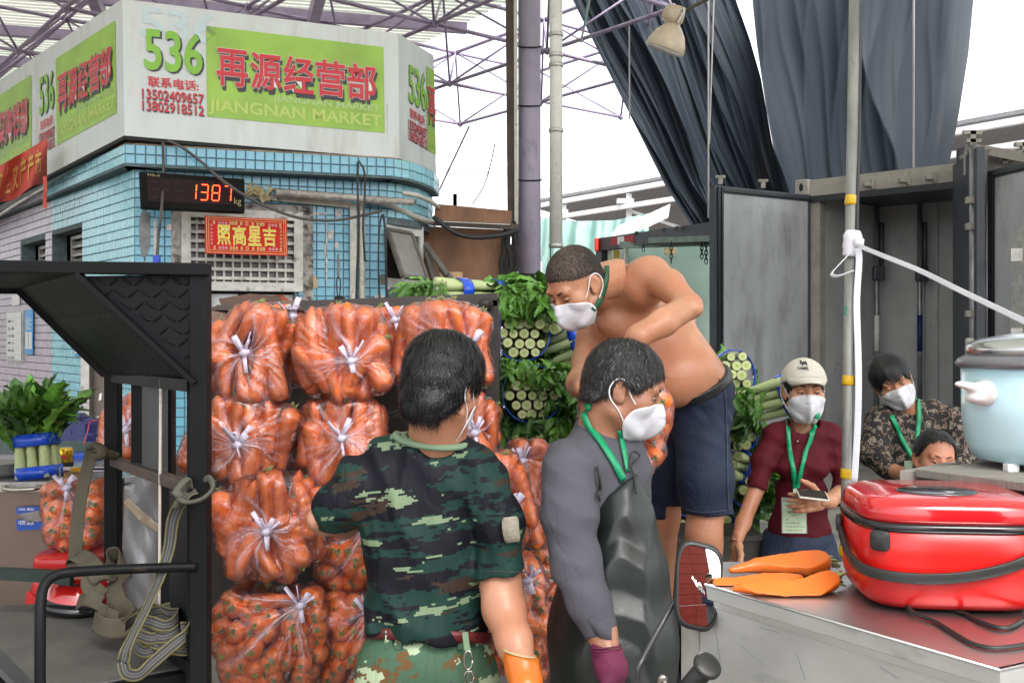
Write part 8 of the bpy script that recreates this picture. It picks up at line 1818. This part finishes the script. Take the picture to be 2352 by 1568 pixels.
# sliced carrots
cutc = bpy.data.materials['cut_carrot_flesh']; peelm = M('peeled_carrot', (.74, .15, .012), .4, var=.1, vs=20, bump=.2, bs=90)
def half_carrot(pts, rs, n, label, seed, stub=True, co=.003):
    pts = [Vector(p) for p in pts]; a = np.array(pts); V = Vol(a.min(0)-.035, a.max(0)+.035, .0021); V.chain(pts, [q*1.12 for q in rs], .003)
    cp = (pts[0]+pts[-1])/2; V.cut(cp+Vector(n).normalized()*co, n); V.cut((0, 0, ZT+.0008), (0, 0, -1)); V.disp(Folds(seed, .0010, .02, n=5))
    root = thing('sliced_carrot', label, 'carrot', cp, 'sliced carrots on the counter'); Vv, Ff = V.mesh(); o = np_obj('carrot_half', Vv, Ff, [peelm, cutc], root)
    e1_, e2_ = Vv[Ff[:, 1]]-Vv[Ff[:, 0]], Vv[Ff[:, 2]]-Vv[Ff[:, 0]]; nn = np.cross(e1_, e2_); nn /= np.linalg.norm(nn, axis=1)[:, None]+1e-9
    o.data.polygons.foreach_set('material_index', (np.abs(nn @ np.array(Vector(n).normalized())) > .90).astype(np.int32))
    if stub:
        d = (pts[-1]-pts[-2]).normalized(); mb = MB(); r = random.Random(seed)
        for k in range(16): p = pts[-1]+Vector((0, r.uniform(-.006, .006), r.uniform(-.006, .008)))+d*rs[-1]*.7; e = p+d*r.uniform(.012, .03)+Vector((0, r.uniform(-.01, .01), r.uniform(-.008, .010))); mb.tube([p, p.lerp(e, .6), e+Vector((0, 0, -.003))], [.0032, .0026, .0012], 5)
        mb.build('green_stub', M('pale_green_stub', (.42, .48, .20), .6, var=.3, vs=60) if 'pale_green_stub' not in bpy.data.materials else bpy.data.materials['pale_green_stub'], root, True)
    return root
def tp_(u, v, r_): p = onz(u, v, ZT); return p+Vector((0, 0, r_))
half_carrot([tp_(1680, 1322, .010), tp_(1740, 1318, .016), tp_(1800, 1320, .020), tp_(1852, 1320, .022), tp_(1880, 1318, .021)], [.005, .012, .0175, .0225, .021], (-.05, -.45, .88), 'thick halved carrot with pale green top, rearmost on the steel counter', 1, co=.013)
half_carrot([tp_(1655, 1345, .008), tp_(1700, 1345, .011), tp_(1760, 1342, .012), tp_(1838, 1338, .008)], [.012, .0135, .0125, .006], (0, -.5, .85), 'carrot slice without top lying between the two halves on the counter', 2, False)
half_carrot([tp_(1690, 1362, .008), tp_(1740, 1366, .014), tp_(1800, 1368, .0165), tp_(1870, 1366, .019), tp_(1905, 1358, .019)], [.005, .0125, .0165, .0195, .0165], (0, -.5, .86), 'halved carrot with curled green stem, nearest on the steel counter', 3, co=.010)

# ================================================================== COOKERS
redg = M('glossy_red_enamel', (.62, .010, .008), .30, var=.08, vs=4, bump=.04, bs=200, dirt=(.45, .02, .015), ds=30, dt=.66)
redk = M('darker_red_lid', (.50, .010, .014), .16, var=.04, vs=4, bump=0, coat=.7)
blkg = flatm('gloss_black_trim', (.010, .010, .012), .18); blkm = M('matt_black_plastic', (.014, .014, .014), .42, var=.1, vs=30, bump=.15, bs=300)
cc0 = Vector((P(2150, 770, 1.67).x, 1.67, ZT)); ck = thing('rice_cooker', 'glossy red rice cooker with black carrying handle on the steel counter', 'rice cooker', cc0)
cR = rot('Z', -.10); SX, SY, PW = .144, .128, 4.0
def lr(prof, name, m, c=cc0, n=72, sx=SX, sy=SY, pw=PW, parent=None, R=None): return MB().lathe(prof, c, n, R or cR, sx, sy, pw).build(name, m, parent or ck, True)
lr([(.001, .006), (.80, .004), (.885, .007), (.935, .016), (.965, .033), (.982, .058), (.991, .09), (.993, .128), (.985, .1285)], 'body', redg)
lr([(.975, .127), (1.0, .1275), (1.006, .134), (.998, .1405), (.965, .141)], 'chrome_band', blkg)
lr([(.970, .1405), (.984, .148), (.972, .162), (.93, .173), (.83, .178), (.001, .180)], 'lid', redk)
MB().lathe([(.001, .1825), (.70, .1820), (.74, .1812), (.745, .178)], cc0+Vector((-.012, -.03, 0)), 48, cR, .085, .062, 2).build('control_panel', M('dark_panel_glass', (.03, .03, .035), .08, var=.3, vs=60, bump=0, spec=.8), ck, True)
mr = MB()
def ring_pt(th_, z, k=1.0): 
    cx_, cy_ = math.cos(th_), math.sin(th_); q = (abs(cx_)**PW+abs(cy_)**PW)**(-1/PW); return cc0+cR @ Vector((cx_*q*SX*k, cy_*q*SY*k, z))
hp = []
for t in np.linspace(0, 1, 60):
    th_ = math.radians(-48-150*t); z = .108-.066*math.sin(min(1, t*1.25)*PI*.62)**.9*(1 if t < .7 else 1)+.0*t
    hp.append(ring_pt(th_, .110-.050*math.sin(PI*t**.85)**.7, 1.03+.05*math.sin(PI*t)))
MB().ribbon(hp, .0165, (0, 0, 1), .007).build('carry_handle', blkm, ck, True, bevel=.0015)
for th_, s_ in ((-48, 1), (-198, 1)): MB().lathe([(.001, .006), (.014, .005), (.015, -.004)], ring_pt(math.radians(th_), .112, 1.035), 14, rot('Z', math.radians(th_)) @ rot('Y', PI/2)).build('handle_pivot', blkm, ck, True)
th_b = math.radians(-128); bpn = ring_pt(th_b, .100, .985); Rb = rot('Z', math.radians(-101)+PI/2+.0) 
bq_ = P(2022, 1240, 1.625); bvc = bvh_of([c for c in ck.children if c.name.startswith('body')][0])
bpos = cast(bvc, 2022, 1240, .001, 1.6); bn_ = cast(bvc, 2022, 1240, .011, 1.6)-bpos; bx_ = Vector((0, 0, 1)).cross(bn_).normalized(); bn_ = (bn_+Vector((bn_.x*0, 0, 0))).normalized(); bRM = Matrix((bx_, bn_.cross(bx_).normalized(), bn_)).transposed(); MB().lathe([(.001, .0055), (.85, .0050), (.98, .003), (1, -.003)], bpos, 28, bRM, .0155, .0165, 4.5).build('release_button', blkm, ck, True)
for a_ in (-140, -40, 40, 140): MB().lathe([(.012, 0), (.013, .012)], ring_pt(math.radians(a_), 0, .62), 12).build('foot', redk, ck, True)
cb_ = [(2300, 1392, .012), (2318, 1394, .018), (2345, 1394, .022), (2380, 1396, .012), (2372, 1415, .004), (2345, 1432, .004), (2318, 1446, .004), (2290, 1446, .004), (2250, 1432, .004), (2215, 1414, .004), (2170, 1402, .004), (2120, 1398, .006), (2092, 1399, .010), (2086, 1408, .010), (2105, 1418, .006), (2150, 1434, .004), (2195, 1462, .004), (2235, 1484, .004), (2280, 1494, .004), (2330, 1490, .004), (2400, 1478, .004)]
cdth = thing('power_cord', 'black power cord looping over the steel counter from the red cooker', 'cord', onz(2250, 1440, ZT))
MB().tube(catmull([onz(u, v, ZT)+Vector((0, 0, z)) for u, v, z in cb_], 6), .0034, 8).build('cord', blkm, cdth, True)
MB().tube([onz(2285, 1388, ZT)+Vector((0, .0, .022)), onz(2312, 1392, ZT)+Vector((0, 0, .020)), onz(2325, 1394, ZT)+Vector((0, 0, .018))], [.010, .009, .006], 10).build('plug', blkm, cdth, True)
# planks and blue cooker
plk = M('weathered_grey_plank', (.20, .185, .165), .85, var=.22, vs=5, bump=.6, bs=40, stretch=(1, 6, 1), dirt=(.12, .11, .10), ds=5, dt=.6)
zp = 1.40
pk1 = thing('plank_shelf', 'weathered grey wooden planks carrying the pale blue cooker', 'shelf', onz(2300, 1090, zp))
MB().prism([onz(2102, 1076, zp), onz(2470, 1122, zp), onz(2560, 1090, zp), onz(2256, 1060, zp)], (0, 0, -.016)).build('plank', plk, pk1, bevel=.002)
MB().prism([onz(2256, 1059, zp-.001), onz(2560, 1089, zp-.001), onz(2600, 1052, zp-.001), onz(2330, 1042, zp-.001)], (0, 0, -.016)).build('plank', plk, pk1, bevel=.002)
MB().prism([onz(2066, 1080, zp-.004), onz(2104, 1080, zp-.004), onz(2210, 1061, zp-.004), onz(2170, 1061, zp-.004)], (0, 0, -.020)).build('plank', plk, pk1, bevel=.002)
MB().prism([onz(2110, 1086, zp-.02), onz(2480, 1132, zp-.02), onz(2520, 1105, zp-.02), onz(2200, 1070, zp-.02)], (0, 0, -.03)).build('cross_batten', M('dark_batten', (.07, .06, .055), .9, var=.3, bump=.5), pk1)
for u in (2230, 2420): p = onz(u, 1100, zp-.055); MB().prism([p+Vector((-.05, 0, 0)), p+Vector((.05, 0, 0)), p+Vector((.05, .08, 0)), p+Vector((-.05, .08, 0))], (0, 0, -(zp-.055-ZT))).build('support_block', bpy.data.materials['dark_batten'], pk1)
bc = onz(2398, 1078, zp); bc = Vector((P(2398, 770, 1.90).x, 1.90, zp)); bcK = thing('rice_cooker', 'pale blue rice cooker with steel lid and white side handle on the planks', 'rice cooker', bc)
pbl = M('pale_blue_enamel', (.46, .68, .74), .22, var=.03, vs=4, bump=.02, coat=.4)
MB().lathe([(.11, .012), (.125, .016), (.137, .045), (.144, .09), (.146, .19)], bc, 64).build('body', pbl, bcK, True)
MB().lathe([(.140, .186), (.152, .190), (.157, .196), (.150, .206), (.138, .212)], bc, 64).build('rim', M('grey_plastic_rim', (.13, .13, .14), .3, var=.05), bcK, True)
brs = M('brushed_steel_lid', (.52, .52, .53), .22, metal=1, var=.08, vs=3, bump=.05)
MB().lathe([(.137, .208), (.137, .228), (.131, .236), (.115, .243), (.06, .253), (.001, .256)], bc, 64).build('lid', brs, bcK, True)
MB().lathe([(.02, .254), (.022, .27), (.03, .28), (.001, .288)], bc, 24).build('lid_knob', blkm, bcK, True)
wpl = M('white_handle_plastic', (.72, .72, .72), .35, var=.03, bump=0)
V = Vol(bc+Vector((-.26, -.12, .09)), bc+Vector((-.10, .06, .21)), .003); hx = bc+Vector((-.135, -.045, .148)); V.cone(hx, hx+Vector((-.052, -.012, .012)), .020, .009, .01, flat=((0, 0, 1), .62)); V.ell(hx+Vector((.002, 0, -.004)), (.016, .034, .026), k=.012); V.ell(hx+Vector((-.012, 0, -.014)), (.022, .024, .012), k=.01)
V.build('side_handle', wpl, bcK, 2)
for a_ in (215, 270, 325, 90): q = bc+Vector((.118*math.cos(math.radians(a_)), .118*math.sin(math.radians(a_)), .007)); MB().box(q, (.022, .022, .016)).build('foot', wpl, bcK, bevel=.003)

# ================================================================== MIRROR AND HANDLEBAR
mo = thing('motorbike_handlebar', 'black handlebar end with rubber grip, chrome lever and rear view mirror', 'handlebar', P(1560, 1560, 1.72))
mc = P(1604, 1345, 1.75); dv = (mc-Vector((0, 0, CAMZ))).normalized(); rv = Vector((.42, -1, .16)).normalized(); mn = (rv-dv).normalized()
mxv = Vector((0, 0, 1)).cross(mn).normalized(); mxv = -mxv if mxv.x < 0 else mxv; myv = mn.cross(mxv); myv = -myv if myv.z < 0 else myv
tl_ = math.radians(14); ax1 = mxv*math.cos(tl_)-myv*math.sin(tl_); ax2 = mxv*math.sin(tl_)+myv*math.cos(tl_); ax2 = (ax2-ax1*.0)
def mout(k, off, n=40):
    o = []
    for t in np.linspace(0, 2*PI, n, endpoint=False):
        c_, s_ = math.cos(t), math.sin(t); q = (abs(c_)**4+abs(s_)**4)**-.25; y = s_*q*.069*k; x = c_*q*(.038*k)*(1+.10*s_)-.008*s_; o.append(mc+ax1*x+ax2*y+mn*off)
    return o
mb = MB(); rings = [mout(.97, .0035), mout(1.04, .004), mout(1.09, -.002), mout(1.06, -.012), mout(.8, -.026), mout(.4, -.031)]; n = 40
for o in rings: mb.v += [tuple(p) for p in o]
for i in range(len(rings)-1):
    for k in range(n): mb.f.append((i*n+k, i*n+(k+1) % n, (i+1)*n+(k+1) % n, (i+1)*n+k)); mb.mi.append(0)
mb.f.append(tuple((len(rings)-1)*n+k for k in range(n))); mb.mi.append(0)
mh = mb.build('mirror_housing', blkm, mo, True)
gm = bpy.data.materials.new('mirror_glass'); gm.use_nodes = True; b_ = gm.node_tree.nodes['Principled BSDF']; b_.inputs['Base Color'].default_value = (.86, .88, .88, 1); b_.inputs['Metallic'].default_value = 1; b_.inputs['Roughness'].default_value = .02
def dome(k_): return [p-mn*((p-mc).length_squared/(2*.55)) for p in mout(k_, .0045)] if k_ else None
mb = MB(); kk = [.02, .15, .3, .45, .6, .75, .88, .975]
for k_ in kk: mb.v += [tuple(p) for p in dome(k_)]
for i in range(len(kk)-1):
    for k in range(n): mb.f.append((i*n+k, i*n+(k+1) % n, (i+1)*n+(k+1) % n, (i+1)*n+k)); mb.mi.append(0)
mb.f.append(tuple(range(n))); mb.mi.append(0); mb.build('mirror_glass', gm, mh, True)
MB().tube(catmull([P(1560, 1372, 1.77), P(1545, 1388, 1.77), P(1515, 1440, 1.75), P(1480, 1505, 1.73), P(1467, 1532, 1.72), P(1466, 1560, 1.72), P(1480, 1640, 1.72)], 5), .0052, 10).build('mirror_stem', M('grey_black_stem', (.05, .05, .055), .35, metal=.4), mo, True)
g0, g1 = P(1530, 1640, 1.70), P(1628, 1524, 1.60); MB().tube([g0, g0.lerp(g1, .5), g0.lerp(g1, .93)], .0165, 24).build('grip', blkm, mo, True)
MB().tube([g0.lerp(g1, .92), g0.lerp(g1, .95), g0.lerp(g1, .985), g1], [.017, .0235, .0235, .019], 24).build('grip_flange', blkm, mo, True)
MB().tube(catmull([P(1522, 1640, 1.66), P(1526, 1580, 1.65), P(1528, 1560, 1.65), P(1519, 1556, 1.65), P(1512, 1580, 1.66)], 5), .005, 8).build('lever', chrome, mo, True)

# ================================================================== BEHIND THE CAMERA (seen in the mirror)
cr_ = M('red_crate_plastic', (.40, .05, .035), .5, var=.15, vs=5, bump=.1)
base = mc+rv*4.3
def crate(c, label):
    o = thing('crate', label, 'crate', c, 'red crates behind the viewer'); 
    for sx_, sy_, w, d in ((0, -1, .6, .02), (0, 1, .6, .02), (-1, 0, .02, .4), (1, 0, .02, .4)):
        for k in range(3): MB().box(c+Vector((sx_*.3, sy_*.2, .05+k*.1)), (w, d, .098)).build('side_slat', cr_, o)
    MB().box(c+Vector((0, 0, .01)), (.58, .38, .02)).build('base', cr_, o)
k = 0
for col_ in range(2):
    for lv in range(12):
        crate(Vector((base.x-.55+col_*.62, base.y, .02+lv*.31)), 'red slatted crate behind the viewer, %s in the %s column' % (('lowest', 'second from the ground', 'third from the ground', 'fourth from the ground', 'fifth from the ground', 'sixth from the ground', 'seventh from the ground', 'fifth from the top', 'fourth from the top', 'third from the top', 'second from the top', 'topmost')[lv], ('western', 'eastern')[col_])); k += 1
pb = thing('person', 'person in navy shirt standing behind the viewer, seen small in the handlebar mirror', 'person', Vector((base.x-.1, base.y+1.0, 0)))
V = Vol((base.x-.5, base.y+.6, .0), (base.x+.3, base.y+1.4, 2.3), .014); bx, by = base.x-.1, base.y+1.0; zz = .35
V.ell((bx, by, zz+1.50), (.09, .11, .125), k=.02); V.cone((bx, by, zz+1.38), (bx, by, zz+1.25), .055, .06, .03); m1 = V
T_ = Vol((base.x-.5, base.y+.6, .0), (base.x+.3, base.y+1.4, 2.3), .014); T_.cone((bx-.15, by, zz+1.22), (bx+.15, by, zz+1.22), .08, .08, .05); T_.ell((bx, by, zz+1.0), (.18, .13, .3), k=.05); T_.chain([(bx-.2, by, zz+1.2), (bx-.24, by+.05, zz+.95), (bx-.1, by+.25, zz+.9)], [.06, .05, .04], .03); T_.chain([(bx+.2, by, zz+1.2), (bx+.24, by+.05, zz+.95), (bx+.1, by+.25, zz+.9)], [.06, .05, .04], .03)
merge_build('body', skinB, pb, [m1]); merge_build('shirt', M('navy_cotton', (.02, .03, .09), .8), pb, [T_]); MB().lathe([(.10, 0), (.12, zz+.3), (.15, zz+.85)], (bx, by, 0), 16).build('trousers', flatm('grey_trousers', (.1, .1, .11), .8), pb, True)
MB().lathe([(.10, 0), (.105, .06), (.06, .10), (.001, .115)], (bx, by, zz+1.53), 16).build('hair', hairK, pb, True)
